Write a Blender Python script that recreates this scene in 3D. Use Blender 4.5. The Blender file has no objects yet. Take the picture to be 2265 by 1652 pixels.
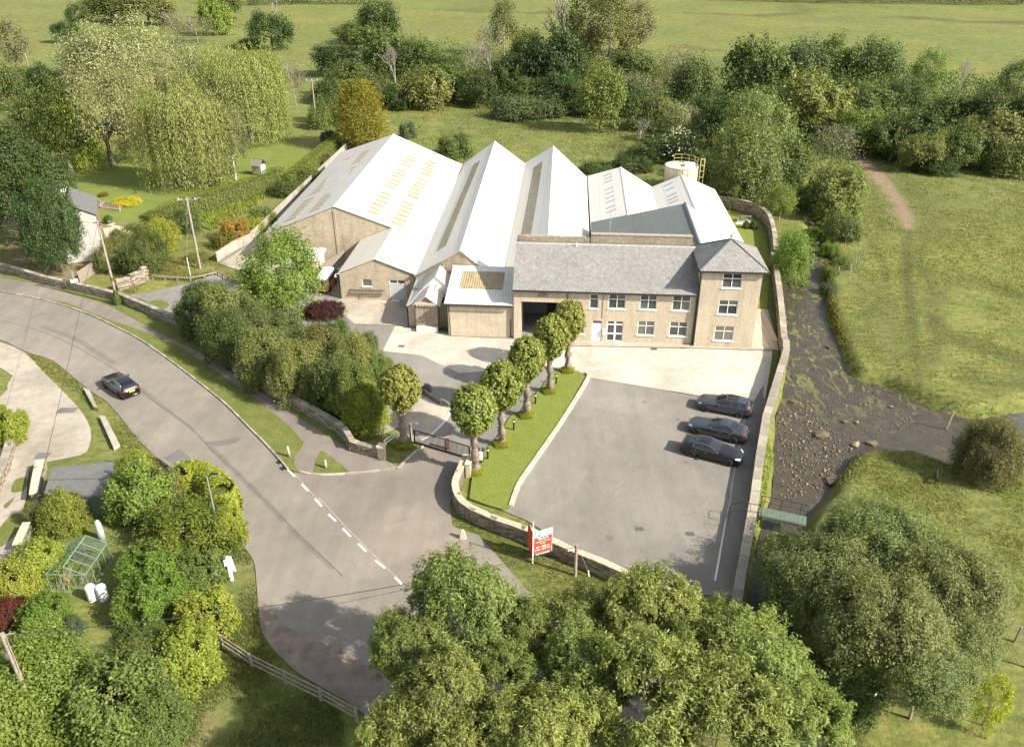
import bpy, bmesh, math, random
import numpy as np
from mathutils import Vector, Matrix
R=math.radians
rnd=random.Random(7)
SC=bpy.context.scene
COL=SC.collection

# ------------------------------------------------ camera, sky, sun, exposure
TH=math.atan(.554); CAMH=38.0
FPX=1816.0/2265.0            # focal length in picture widths
cam=bpy.data.cameras.new('camera'); camo=bpy.data.objects.new('camera',cam); COL.objects.link(camo)
cam.sensor_width=36.0; cam.lens=36.0*FPX; cam.clip_start=.5; cam.clip_end=4000
camo.location=(0,0,CAMH); camo.rotation_euler=(math.pi/2-TH,0,0)
SC.camera=camo
SUN_EL=R(36.0); SUN_DIR=Vector((math.cos(SUN_EL)*.903,-math.cos(SUN_EL)*.43,math.sin(SUN_EL))).normalized()
w=bpy.data.worlds.new('World'); SC.world=w; w.use_nodes=True
nt=w.node_tree; bg=nt.nodes['Background']; sky=nt.nodes.new('ShaderNodeTexSky')
sky.sky_type='NISHITA'; sky.sun_disc=False; sky.sun_elevation=SUN_EL
sky.sun_rotation=math.atan2(SUN_DIR.x,SUN_DIR.y); sky.dust_density=2.0; sky.air_density=1.0
hs_=nt.nodes.new('ShaderNodeHueSaturation'); hs_.inputs['Saturation'].default_value=.42   # a milky, half-clouded sky
nt.links.new(sky.outputs[0],hs_.inputs['Color']); nt.links.new(hs_.outputs[0],bg.inputs[0]); bg.inputs[1].default_value=.115
sl=bpy.data.lights.new('sun','SUN'); sl.energy=4.6; sl.angle=R(.6); sl.color=(1,.93,.81)
so=bpy.data.objects.new('sun',sl); COL.objects.link(so)
so.rotation_euler=(-SUN_DIR).to_track_quat('-Z','Y').to_euler()
SC.view_settings.view_transform='Standard'; SC.view_settings.look='None'
SC.view_settings.exposure=1.10; SC.view_settings.gamma=1; SC.view_settings.use_curve_mapping=False

# ------------------------------------------------ survey helpers: sight lines of the survey photo met with the ground
def _ray(px,py):
    x=(px-1132.5)/1816.; y=-(py-826.)/1816.
    return (x, math.cos(TH)+y*math.sin(TH), -math.sin(TH)+y*math.cos(TH))
def G(px,py,z=0.):
    d=_ray(px,py); t=(z-CAMH)/d[2]; return Vector((d[0]*t,d[1]*t,z))
def proj(p):
    y=p[1]; z=p[2]-CAMH; f=y*math.cos(TH)-z*math.sin(TH); u=y*math.sin(TH)+z*math.cos(TH)
    return (1132.5+1816*p[0]/f, 826-1816*u/f, f)
def Hof(base,ty):
    lo,hi=0,37.
    for _ in range(40):
        m=(lo+hi)/2
        if proj((base[0],base[1],m))[1]>ty: lo=m
        else: hi=m
    return lo
def tl(x,y):return (x/2.99,y/2.99)
def tc(x,y):return (x/2.99+757.5,y/2.99)
def tr(x,y):return (x/2.99+1507.5,y/2.99)
def ml(x,y):return (x/2.99,y/2.99+549.2)
def mc(x,y):return (x/2.99+757.5,y/2.99+549.2)
def mr(x,y):return (x/2.99+1507.5,y/2.99+549.2)
def bl(x,y):return (x/2.99,y/2.99+1099.7)
def bc(x,y):return (x/2.99+757.5,y/2.99+1099.7)
def br(x,y):return (x/2.99+1507.5,y/2.99+1099.7)
def zz(ox,oy,s):
    return lambda x,y:((x/s+ox)/1.5841,(y/s+oy)/1.5841)
YAW=R(4.3); OB=G(*mc(1133,597))
def W(u,v,z=0.):
    c,s=math.cos(YAW),math.sin(YAW); return Vector((OB.x+u*c+v*s,OB.y-u*s+v*c,z))

# ------------------------------------------------ object helpers
def setp(o,label=None,cat=None,group=None,kind=None):
    if label:o['label']=label
    if cat:o['category']=cat
    if group:o['group']=group
    if kind:o['kind']=kind
    return o
def ob(name,data,parent=None,loc=(0,0,0),rot=(0,0,0),scale=None,**k):
    o=bpy.data.objects.new(name,data); COL.objects.link(o)
    if parent is not None:o.parent=parent
    o.location=loc; o.rotation_euler=rot
    if scale is not None:o.scale=scale
    return setp(o,**k)
def thing(name,loc=(0,0,0),rz=0,**k):
    o=ob(name,None,None,loc,(0,0,rz),**k); o.empty_display_size=.3; return o
def np_mesh(name,V,F,mat,smooth=False,tint=None,tintname='tint'):
    V=np.asarray(V,dtype=np.float32); F=np.asarray(F,dtype=np.int32); k=F.shape[1]
    me=bpy.data.meshes.new(name)
    me.vertices.add(len(V)); me.vertices.foreach_set('co',V.ravel())
    me.loops.add(F.size); me.loops.foreach_set('vertex_index',F.ravel())
    me.polygons.add(len(F)); me.polygons.foreach_set('loop_start',np.arange(0,F.size,k,dtype=np.int32))
    me.polygons.foreach_set('loop_total',np.full(len(F),k,dtype=np.int32))
    if smooth: me.polygons.foreach_set('use_smooth',np.ones(len(F),dtype=bool))
    me.update(calc_edges=True)
    if tint is not None:
        a=me.attributes.new(tintname,'FLOAT','FACE'); a.data.foreach_set('value',np.asarray(tint,dtype=np.float32))
    if mat is not None: me.materials.append(mat)
    return me
class MB:
    "collects shapes and links them as ONE mesh object"
    def __init__(s): s.v=[];s.f=[];s.m=[];s.t=[]
    def add(s,V,F,mi=0,t=.5):
        o=len(s.v); s.v+= [tuple(p) for p in V]; s.f+=[tuple(i+o for i in f) for f in F]; s.m+=[mi]*len(F); s.t+=[t]*len(F); return s
    def box(s,c,d,rz=0,mi=0,t=.5,M=None):
        x,y,z=d[0]/2,d[1]/2,d[2]/2
        P=[Vector(p) for p in ((-x,-y,-z),(x,-y,-z),(x,y,-z),(-x,y,-z),(-x,-y,z),(x,-y,z),(x,y,z),(-x,y,z))]
        m=M if M is not None else Matrix.Rotation(rz,3,'Z')
        return s.add([m@p+Vector(c) for p in P],[(0,3,2,1),(4,5,6,7),(0,1,5,4),(1,2,6,5),(2,3,7,6),(3,0,4,7)],mi,t)
    def bb(s,a,b,mi=0,t=.5):
        return s.box([(a[i]+b[i])/2 for i in range(3)],[abs(b[i]-a[i]) for i in range(3)],0,mi,t)
    def tube(s,a,b,r0,r1=None,n=6,mi=0,cap=True):
        a=Vector(a);b=Vector(b); r1=r0 if r1 is None else r1; d=(b-a)
        if d.length<1e-6:return s
        d.normalize(); q=d.orthogonal().normalized(); p=d.cross(q); V=[]
        for c,r in ((a,r0),(b,r1)):
            for i in range(n):
                t=2*math.pi*i/n; V.append(c+q*math.cos(t)*r+p*math.sin(t)*r)
        F=[(i,(i+1)%n,n+(i+1)%n,n+i) for i in range(n)]
        if cap:F+=[tuple(range(n))[::-1],tuple(range(n,2*n))]
        return s.add(V,F,mi)
    def path(s,P,r,n=5,mi=0):
        for a,b in zip(P[:-1],P[1:]): s.tube(a,b,r,r,n,mi)
        return s
    def lathe(s,prof,n=12,c=(0,0,0),mi=0):
        V=[];F=[]
        for r,z in prof:
            for i in range(n):
                t=2*math.pi*i/n; V.append((c[0]+r*math.cos(t),c[1]+r*math.sin(t),c[2]+z))
        for j in range(len(prof)-1):
            for i in range(n): F.append((j*n+i,j*n+(i+1)%n,(j+1)*n+(i+1)%n,(j+1)*n+i))
        F.append(tuple(range(n))[::-1]); F.append(tuple(range((len(prof)-1)*n,len(prof)*n)))
        return s.add(V,F,mi)
    def slab(s,P,z0,z1,mi=0,mside=None):
        "vertical prism over polygon P"
        n=len(P); V=[(p[0],p[1],z1) for p in P]+[(p[0],p[1],z0) for p in P]
        s.add(V,[tuple(range(n))],mi); 
        s.add(V,[(i,n+i,n+(i+1)%n,(i+1)%n) for i in range(n)],mi if mside is None else mside); return s
    def quad(s,*P,mi=0,t=.5): return s.add(P,[tuple(range(len(P)))],mi,t)
    def mesh(s,name,mats,smooth=False):
        me=bpy.data.meshes.new(name); me.from_pydata([tuple(v) for v in s.v],[],s.f)
        me.polygons.foreach_set('material_index',s.m)
        if smooth: me.polygons.foreach_set('use_smooth',[True]*len(s.f))
        a=me.attributes.new('tint','FLOAT','FACE'); a.data.foreach_set('value',s.t)
        for m in (mats if isinstance(mats,(list,tuple)) else [mats]): me.materials.append(m)
        me.update(); return me
    def build(s,name,mats,parent=None,smooth=False,**k):
        return ob(name,s.mesh(name,mats,smooth),parent,**k)
def ccw(P):
    a=sum(P[i][0]*P[(i+1)%len(P)][1]-P[(i+1)%len(P)][0]*P[i][1] for i in range(len(P)))
    return list(P) if a>0 else list(P)[::-1]
def smooth_line(P,k=5,closed=False):
    P=[Vector((p[0],p[1])) for p in P]; n=len(P); out=[]
    rng=range(n if closed else n-1)
    for i in rng:
        p0=P[(i-1)%n] if closed or i>0 else P[i]; p1=P[i]; p2=P[(i+1)%n]; p3=P[(i+2)%n] if closed or i+2<n else P[(i+1)%n]
        for j in range(k):
            t=j/k; out.append(.5*((2*p1)+(p2-p0)*t+(2*p0-5*p1+4*p2-p3)*t*t+(3*p1-p0-3*p2+p3)*t**3))
    if not closed: out.append(P[-1])
    return out
def GP(L,z=0): return [G(p[0],p[1],z) for p in L]

# ------------------------------------------------ materials
MATS={}
def nodes(name):
    m=bpy.data.materials.new(name); m.use_nodes=True; t=m.node_tree; b=t.nodes['Principled BSDF']; MATS[name]=m
    return m,t,b
def nn(t,kind,**k):
    n=t.nodes.new(kind)
    for a,v in k.items(): setattr(n,a,v)
    return n
def noise(t,vec,scale,detail=4,rough=.6,dist=0):
    n=nn(t,'ShaderNodeTexNoise'); n.inputs['Scale'].default_value=scale; n.inputs['Detail'].default_value=detail
    n.inputs['Roughness'].default_value=rough; n.inputs['Distortion'].default_value=dist
    if vec is not None:t.links.new(vec,n.inputs['Vector'])
    return n.outputs['Fac']
def ramp(t,fac,stops):
    n=nn(t,'ShaderNodeValToRGB'); e=n.color_ramp.elements
    while len(e)<len(stops): e.new(.5)
    for i,(p,c) in enumerate(stops): e[i].position=p; e[i].color=(c[0],c[1],c[2],1) if len(c)==3 else c
    t.links.new(fac,n.inputs[0]); return n.outputs[0]
def mix(t,fac,a,b,mode='MIX'):
    n=nn(t,'ShaderNodeMix',data_type='RGBA',blend_type=mode)
    for i,v in ((0,fac),(6,a),(7,b)):
        if isinstance(v,(int,float)): n.inputs[i].default_value=v
        elif isinstance(v,tuple): n.inputs[i].default_value=(v[0],v[1],v[2],1)
        else: t.links.new(v,n.inputs[i])
    return n.outputs[2]
def mth(t,op,a,b=None,clamp=False):
    n=nn(t,'ShaderNodeMath',operation=op,use_clamp=clamp)
    for i,v in ((0,a),(1,b)):
        if v is None: continue
        if isinstance(v,(int,float)): n.inputs[i].default_value=v
        else: t.links.new(v,n.inputs[i])
    return n.outputs[0]
def bump(t,b,h,strength=.4,dist=.02):
    n=nn(t,'ShaderNodeBump'); n.inputs['Strength'].default_value=strength; n.inputs['Distance'].default_value=dist
    t.links.new(h,n.inputs['Height']); t.links.new(n.outputs[0],b.inputs['Normal'])
def gpos(t,obj=False):
    return nn(t,'ShaderNodeTexCoord').outputs['Object'] if obj else nn(t,'ShaderNodeNewGeometry').outputs['Position']
def mapping(t,vec,scale=(1,1,1),rot=(0,0,0)):
    n=nn(t,'ShaderNodeMapping'); n.inputs['Scale'].default_value=scale; n.inputs['Rotation'].default_value=rot
    t.links.new(vec,n.inputs['Vector']); return n.outputs[0]
def mat(name,c,rough=.8,metal=0,var=.25,scale=3,bs=.2,obj=True,fine=30,c2=None,spec=.5):
    "colour broken up by two octaves of wear, with fine relief"
    if name in MATS: return MATS[name]
    m,t,b=nodes(name); v=gpos(t,obj); c=tuple(c)
    lo=tuple(x*(1-var) for x in c); hi=tuple(min(1,x*(1+var*.8)) for x in c) if c2 is None else c2
    n1=noise(t,v,scale); n2=noise(t,v,fine,3)
    col=ramp(t,n1,[(.3,lo),(.55,c),(.75,hi)])
    col=mix(t,.35*min(1,var*2),col,ramp(t,n2,[(.3,(.55,.55,.55)),(.7,(1.25,1.25,1.25))]),'MULTIPLY')
    t.links.new(col,b.inputs['Base Color']); b.inputs['Roughness'].default_value=rough; b.inputs['Metallic'].default_value=metal
    b.inputs['Specular IOR Level'].default_value=spec
    if bs: bump(t,b,n2,bs,.02)
    return m
def mat_tinted(name,cols,rough=.85,bs=.35,scale=6,objtint=False):
    "each piece takes its own shade through its tint attribute"
    m,t,b=nodes(name); v=gpos(t,True); a=nn(t,'ShaderNodeAttribute',attribute_name='tint')
    n=len(cols); col=ramp(t,a.outputs['Fac'],[(i/(n-1),c) for i,c in enumerate(cols)])
    n1=noise(t,v,scale,5); col=mix(t,.55,col,ramp(t,n1,[(.3,(.62,.62,.6)),(.7,(1.3,1.28,1.22))]),'MULTIPLY')
    t.links.new(col,b.inputs['Base Color']); b.inputs['Roughness'].default_value=rough
    b.inputs['Specular IOR Level'].default_value=.3
    bump(t,b,noise(t,v,scale*4,3),bs,.03); return m
def mat_asphalt(name,c,patch,crack=True,track=None):
    m,t,b=nodes(name); v=gpos(t)
    big=noise(t,v,.09,5,.55,.4); mid=noise(t,v,.7,5,.6); fine=noise(t,v,14,3,.7)
    col=ramp(t,big,[(.32,tuple(x*.84 for x in c)),(.5,c),(.68,patch)])
    col=mix(t,.5,col,ramp(t,mid,[(.3,(.8,.8,.8)),(.55,(1,1,1)),(.72,(1.2,1.18,1.13))]),'MULTIPLY')
    col=mix(t,.55,col,ramp(t,fine,[(.3,(.7,.7,.7)),(.7,(1.25,1.25,1.25))]),'MULTIPLY')
    st=noise(t,mapping(t,v,(.9,.10,1),(0,0,R(-28))),1.0,4,.6); col=mix(t,.30,col,ramp(t,st,[(.4,(.82,.82,.82)),(.6,(1.12,1.12,1.1))]),'MULTIPLY')
    if crack:
        vo=nn(t,'ShaderNodeTexVoronoi',feature='DISTANCE_TO_EDGE'); vo.inputs['Scale'].default_value=.16; nz=nn(t,'ShaderNodeTexNoise'); nz.inputs['Scale'].default_value=.6; nz.inputs['Detail'].default_value=5; t.links.new(v,nz.inputs['Vector'])
        wv=mix(t,1.0,v,mix(t,1.0,nz.outputs['Color'],(3,3,3),'MULTIPLY'),'ADD'); t.links.new(wv,vo.inputs['Vector'])
        k=mth(t,'MULTIPLY',mth(t,'LESS_THAN',vo.outputs['Distance'],.005),mth(t,'GREATER_THAN',noise(t,v,.21,2),.60))
        col=mix(t,mth(t,'MULTIPLY',k,.22),col,(.06,.055,.05))
    t.links.new(col,b.inputs['Base Color']); b.inputs['Roughness'].default_value=.88; b.inputs['Specular IOR Level'].default_value=.25
    bump(t,b,fine,.35,.02); return m
M_road=mat_asphalt('road_asphalt',(.208,.189,.158),(.248,.223,.184))
M_path=mat_asphalt('footpath_asphalt',(.20,.175,.15),(.26,.22,.17))
M_park=mat_asphalt('car_park_tarmac',(.20,.186,.162),(.248,.23,.20))
M_yard=mat_asphalt('yard_tarmac',(.215,.202,.182),(.28,.263,.235))
M_streak=mat_asphalt('worn_streak',(.168,.154,.131),(.19,.172,.145),False)
M_patch=mat_asphalt('patched_asphalt',(.15,.142,.13),(.17,.16,.145),False)
def mat_concrete(name,c,c2,stain=.5,joint=0):
    m,t,b=nodes(name); v=gpos(t); big=noise(t,v,.22,6,.62,.6); mid=noise(t,v,1.6,5,.6); fine=noise(t,v,22,3)
    col=ramp(t,big,[(.34,c2),(.55,c),(.72,tuple(min(.85,x*1.12) for x in c))])
    col=mix(t,stain,col,ramp(t,mid,[(.3,(.74,.72,.68)),(.55,(1,1,1))]),'MULTIPLY')
    col=mix(t,.3,col,ramp(t,fine,[(.3,(.75,.75,.75)),(.7,(1.15,1.15,1.15))]),'MULTIPLY')
    if joint:
        s=nn(t,'ShaderNodeSeparateXYZ'); t.links.new(mapping(t,v,(1,1,1),(0,0,R(4.3))),s.inputs[0]); k=None
        for o in (0,1):
            f=mth(t,'FRACT',mth(t,'DIVIDE',s.outputs[o],joint)); e=mth(t,'LESS_THAN',f,.02/joint*1.6); k=e if k is None else mth(t,'MAXIMUM',k,e)
        col=mix(t,mth(t,'MULTIPLY',k,.4),col,(.18,.16,.13))
    t.links.new(col,b.inputs['Base Color']); b.inputs['Roughness'].default_value=.8; b.inputs['Specular IOR Level'].default_value=.3
    bump(t,b,fine,.25,.015); return m
M_conc=mat_concrete('pale_concrete',(.47,.44,.375),(.36,.33,.27),.5,6.0)
M_conc2=mat_concrete('worn_concrete',(.40,.36,.29),(.29,.255,.20),.6,5.0)
M_concw=mat_concrete('white_concrete',(.66,.64,.58),(.52,.49,.42),.4)
M_kerb=mat_concrete('kerb_concrete',(.36,.33,.27),(.27,.24,.19),.6)
M_gravel=mat_concrete('gravel_drive',(.36,.325,.265),(.27,.24,.19),.7)
M_slab=mat('paving_slab',(.36,.31,.25),var=.2,scale=1.5)
M_dirt=mat('bare_earth',(.17,.125,.08),var=.4,scale=1.5,obj=False)
def mat_brick(name,c1,c2,mor,scale=1,bw=.44,rh=.2,rough=.9,stain=.4,rub=False,off=.5):
    m,t,b=nodes(name); v=gpos(t,True)
    s=nn(t,'ShaderNodeSeparateXYZ'); t.links.new(v,s.inputs[0]); cb=nn(t,'ShaderNodeCombineXYZ')
    t.links.new(mth(t,'ADD',s.outputs[0],s.outputs[1]),cb.inputs[0]); t.links.new(s.outputs[2],cb.inputs[1])
    if rub:
        vo=nn(t,'ShaderNodeTexVoronoi'); vo.inputs['Scale'].default_value=scale; t.links.new(mapping(t,v,(1,1,1.7)),vo.inputs['Vector'])
        vd=nn(t,'ShaderNodeTexVoronoi',feature='DISTANCE_TO_EDGE'); vd.inputs['Scale'].default_value=scale; t.links.new(mapping(t,v,(1,1,1.7)),vd.inputs['Vector'])
        sx=nn(t,'ShaderNodeSeparateColor'); t.links.new(vo.outputs['Color'],sx.inputs[0])
        col=ramp(t,sx.outputs[0],[(0,c1),(1,c2)]); e=mth(t,'MULTIPLY',vd.outputs['Distance'],9,True); col=mix(t,e,mor,col); h=e
    else:
        br_=nn(t,'ShaderNodeTexBrick'); br_.offset=off
        for k,val in (('Color1',c1),('Color2',c2),('Mortar',mor)): br_.inputs[k].default_value=(*val,1)
        br_.inputs['Scale'].default_value=1; br_.inputs['Brick Width'].default_value=bw; br_.inputs['Row Height'].default_value=rh
        br_.inputs['Mortar Size'].default_value=.012; br_.inputs['Mortar Smooth'].default_value=.4
        t.links.new(cb.outputs[0],br_.inputs['Vector']); col=br_.outputs['Color']; h=mth(t,'SUBTRACT',1,br_.outputs['Fac'])
    n1=noise(t,v,.35,5,.6,.3); n2=noise(t,v,5,4)
    col=mix(t,stain,col,ramp(t,n1,[(.32,(.66,.62,.56)),(.6,(1.08,1.06,1.03))]),'MULTIPLY')
    sk=noise(t,mapping(t,v,(1.7,1.7,.16)),1.0,4,.65); col=mix(t,.55,col,ramp(t,sk,[(.34,(.74,.71,.66)),(.5,(1,1,1)),(.75,(1.08,1.07,1.05))]),'MULTIPLY')
    col=mix(t,.4,col,ramp(t,n2,[(.3,(.72,.72,.72)),(.7,(1.22,1.22,1.2))]),'MULTIPLY')
    t.links.new(col,b.inputs['Base Color']); b.inputs['Roughness'].default_value=rough; b.inputs['Specular IOR Level'].default_value=.2
    bump(t,b,mth(t,'ADD',mth(t,'MULTIPLY',h,.7),mth(t,'MULTIPLY',n2,.6)),.6,.03); return m
M_blocks=mat_brick('recon_stone_block_wall',(.50,.43,.32),(.42,.355,.265),(.34,.285,.21))
M_render=mat_brick('rough_stone_facade',(.56,.49,.375),(.49,.42,.32),(.42,.355,.265),scale=7,rub=True,stain=.25)
M_smooth=mat_brick('smooth_block_wall',(.57,.49,.38),(.53,.455,.35),(.46,.39,.29),bw=.9,rh=.3,stain=.3)
M_oldstone=mat_brick('old_stone_wall',(.40,.35,.275),(.29,.25,.195),(.24,.21,.16),scale=4,rub=True,stain=.7)
M_stones=mat_tinted('rubble_stone',[(.13,.11,.082),(.20,.17,.125),(.27,.232,.172),(.35,.30,.225)])
M_coping=mat_tinted('coping_stone',[(.22,.20,.165),(.30,.27,.22),(.38,.34,.27)],scale=3)
M_palestone=mat_tinted('pale_stone',[(.42,.36,.27),(.52,.45,.34),(.6,.53,.42)],scale=3)
M_mortar=mat('wall_mortar',(.15,.13,.10),var=.4,scale=4,obj=False)
M_slate=mat_tinted('roof_slate',[(.195,.194,.19),(.22,.217,.21),(.24,.234,.225),(.237,.222,.216),(.275,.267,.255)],rough=.5,bs=.12,scale=3)
M_slatebase=mat('slate_underlay',(.045,.045,.045))
M_ridge=mat('ridge_tile',(.34,.31,.27),var=.3,scale=5)
M_lead=mat('lead_grey',(.09,.095,.10),rough=.5,var=.2)
def mat_sheet(name,c,dirt,pitch,axis,amt=.5,streak=1.0,rough=.45,algae=None):
    "profiled roof sheeting: ribs run down the slope (along local x), dirt streaks follow them"
    m,t,b=nodes(name); v=gpos(t,True); s=nn(t,'ShaderNodeSeparateXYZ'); t.links.new(v,s.inputs[0])
    wv=mth(t,'SINE',mth(t,'MULTIPLY',s.outputs[axis],2*math.pi/pitch))
    sc=(.12,2.2,.12) if axis==1 else (2.2,.12,.12)
    n1=noise(t,mapping(t,v,sc),1.0,5,.65); n2=noise(t,v,.35,5,.6); n3=noise(t,v,9,3)
    f=mth(t,'MULTIPLY',ramp(t,n1,[(.42,(0,0,0)),(.75,(1,1,1))]),ramp(t,n2,[(.35,(.15,.15,.15)),(.7,(1,1,1))]))
    col=mix(t,mth(t,'MULTIPLY',f,amt*streak),c,dirt)
    fr=mth(t,'FRACT',mth(t,'DIVIDE',s.outputs[axis],1.02)); col=mix(t,mth(t,'MULTIPLY',mth(t,'LESS_THAN',fr,.05),.35),col,tuple(x*.5 for x in c)); fl_=mth(t,'FRACT',mth(t,'DIVIDE',s.outputs[1-axis],1.85)); col=mix(t,mth(t,'MULTIPLY',mth(t,'LESS_THAN',fl_,.035),.45),col,tuple(x*.5 for x in c))
    if algae: col=mix(t,ramp(t,n2,[(.4,(0,0,0)),(.7,(.6,.6,.6))]),col,algae)
    col=mix(t,.12,col,ramp(t,wv,[(0,(.7,.7,.7)),(1,(1.1,1.1,1.1))]),'MULTIPLY')
    col=mix(t,.2,col,ramp(t,n3,[(.3,(.8,.8,.8)),(.7,(1.1,1.1,1.1))]),'MULTIPLY')
    t.links.new(col,b.inputs['Base Color']); b.inputs['Roughness'].default_value=rough; b.inputs['Specular IOR Level'].default_value=.35
    bump(t,b,wv,.25,.02); return m
M_sheetW=mat_sheet('white_roof_sheet',(.66,.625,.545),(.44,.365,.245),.17,1,.6)
M_sheetG=mat_sheet('grey_weathered_sheet',(.52,.50,.455),(.30,.28,.24),.17,1,.85)
M_sheetB=mat_sheet('bright_roof_sheet',(.68,.655,.59),(.52,.475,.39),.33,1,.3)
M_sheetN=mat_sheet('annex_roof_sheet',(.66,.64,.59),(.5,.47,.41),.25,0,.2)
M_greenshade=mat_sheet('green_grey_shaded_roof',(.125,.14,.13),(.17,.175,.16),.3,1,.6,algae=(.075,.095,.085))  # dark slate with algae, plus the shade of a slope turned from the sun
M_rl=mat('aged_rooflight',(.33,.27,.15),var=.3,scale=2,rough=.5)
M_rlb=mat('brown_rooflight',(.26,.215,.125),var=.4,scale=1.2,rough=.5)
M_rlg=mat('grey_rooflight',(.36,.37,.39),var=.12,scale=2,rough=.4)
M_white=mat('white_upvc',(.80,.80,.79),var=.05,rough=.35,bs=.03)
M_trim=mat('white_trim',(.72,.70,.66),var=.12,scale=2)
M_black=mat('black_metal',(.018,.018,.02),var=.2,rough=.4)
M_pipe=mat('dark_gutter',(.035,.033,.032),var=.2,rough=.5)
M_brownpipe=mat('brown_gutter',(.09,.05,.035),var=.2,rough=.5)
M_wood=mat('weathered_wood',(.27,.235,.19),var=.35,scale=4)
M_woodp=mat('pale_clapboard',(.40,.375,.34),var=.18,scale=2)
M_woodb=mat('brown_cladding',(.22,.15,.09),var=.3,scale=2)
M_pole=mat('pole_timber',(.30,.255,.20),var=.3,scale=3)
M_grey=mat('galvanised_grey',(.42,.43,.43),var=.15,rough=.45,metal=.6)
M_doorg=mat('grey_shutter_door',(.50,.51,.52),var=.06,scale=1)
M_yellow=mat('yellow_steel',(.60,.52,.22),var=.15)
M_tank=mat('cream_tank',(.52,.455,.32),var=.12,scale=1)
M_felt=mat('grey_roof_felt',(.12,.121,.115),var=.15,scale=2)
M_greenp=mat('green_paint',(.10,.135,.10),var=.15)
M_teal=mat('teal_aluminium',(.15,.25,.21),var=.1,rough=.4)
M_red=mat('sign_red',(.60,.06,.035),var=.03,bs=0,rough=.4)
M_navy=mat('sign_navy',(.02,.02,.07),var=.03,bs=0,rough=.4)
M_signw=mat('sign_white',(.82,.82,.80),var=.02,bs=0,rough=.4)
M_wtext=mat('letter_white',(.85,.83,.76),var=.02,bs=0)
M_gtext=mat('letter_grey',(.55,.56,.62),var=.02,bs=0)
M_rock=mat_tinted('river_rock',[(.07,.058,.038),(.12,.10,.064),(.18,.15,.10),(.29,.25,.18)],scale=5)
M_bark=mat('bark',(.14,.115,.085),var=.4,scale=5,bs=.5)
M_barkp=mat('pale_bark',(.30,.265,.215),var=.45,scale=5,bs=.5)
M_barkw=mat('birch_bark',(.62,.60,.55),var=.35,scale=4)
M_ins=mat('porcelain',(.5,.5,.48),var=.1)
M_inner=mat('indoor_wall',(.22,.23,.22),var=.1)
M_innerd=mat('indoor_dark',(.06,.055,.05),var=.2)
M_blind=mat('window_blind',(.32,.26,.2),var=.15)
M_orange=mat('orange_paint',(.70,.25,.03),var=.05,rough=.35,bs=0)
M_wire=mat('cable',(.03,.03,.03),bs=0)
def mat_glass(name,c,rough=.08):
    m,t,b=nodes(name); b.inputs['Base Color'].default_value=(*c,1); b.inputs['Roughness'].default_value=rough
    b.inputs['Specular IOR Level'].default_value=.9; b.inputs['IOR'].default_value=1.5
    bump(t,b,noise(t,gpos(t,True),1.3,2),.03,.02); return m
M_glass=mat_glass('window_glass',(.045,.047,.046)); M_glassv=[M_glass,mat_glass('window_glass_grey',(.085,.088,.08)),mat_glass('window_glass_olive',(.12,.125,.10),.12)]; M_tanktop=mat('tank_top_sheet',(.30,.33,.35),var=.2,scale=1); M_glasst=mat_glass('tinted_car_glass',(.012,.014,.017),.04)
def mat_clear():
    m,t,b=nodes('clear_glazing'); tr_=nn(t,'ShaderNodeBsdfTransparent'); tr_.inputs[0].default_value=(.86,.9,.88,1)
    gl=nn(t,'ShaderNodeBsdfGlossy'); gl.inputs['Roughness'].default_value=.08; mx=nn(t,'ShaderNodeMixShader'); mx.inputs[0].default_value=.12
    t.links.new(tr_.outputs[0],mx.inputs[1]); t.links.new(gl.outputs[0],mx.inputs[2]); t.links.new(mx.outputs[0],t.nodes['Material Output'].inputs[0]); return m
M_clear=mat_clear()
def mat_paint(name,c):
    m,t,b=nodes(name); b.inputs['Base Color'].default_value=(*c,1); b.inputs['Metallic'].default_value=.35; b.inputs['Roughness'].default_value=.32
    b.inputs['Coat Weight'].default_value=.8; b.inputs['Coat Roughness'].default_value=.06
    n=noise(t,gpos(t,True),3,3); t.links.new(ramp(t,n,[(.3,tuple(x*.9 for x in c)),(.7,tuple(x*1.15 for x in c))]),b.inputs['Base Color']); return m
M_cgrey=mat_paint('graphite_car_paint',(.055,.062,.072)); M_cblue=mat_paint('slate_grey_car_paint',(.042,.048,.062))
M_cblk=mat_paint('black_car_paint',(.008,.009,.013)); M_cblk2=mat_paint('deep_black_car_paint',(.006,.006,.007))
M_cwhite=mat_paint('white_car_paint',(.75,.76,.76))
M_tyre=mat('tyre_rubber',(.018,.018,.018),bs=.1); M_rim=mat('alloy_rim',(.42,.42,.42),metal=.2,rough=.4,bs=0)
M_chrome=mat('chrome',(.7,.7,.7),metal=1,rough=.15,bs=0,var=.02)
M_lampr=mat('red_lens',(.45,.015,.02),rough=.2,bs=0,var=.1); M_lampw=mat('clear_lens',(.6,.62,.65),rough=.1,bs=0,var=.1)
M_plate=mat('yellow_plate',(.75,.55,.04),bs=0,var=.05)
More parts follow.
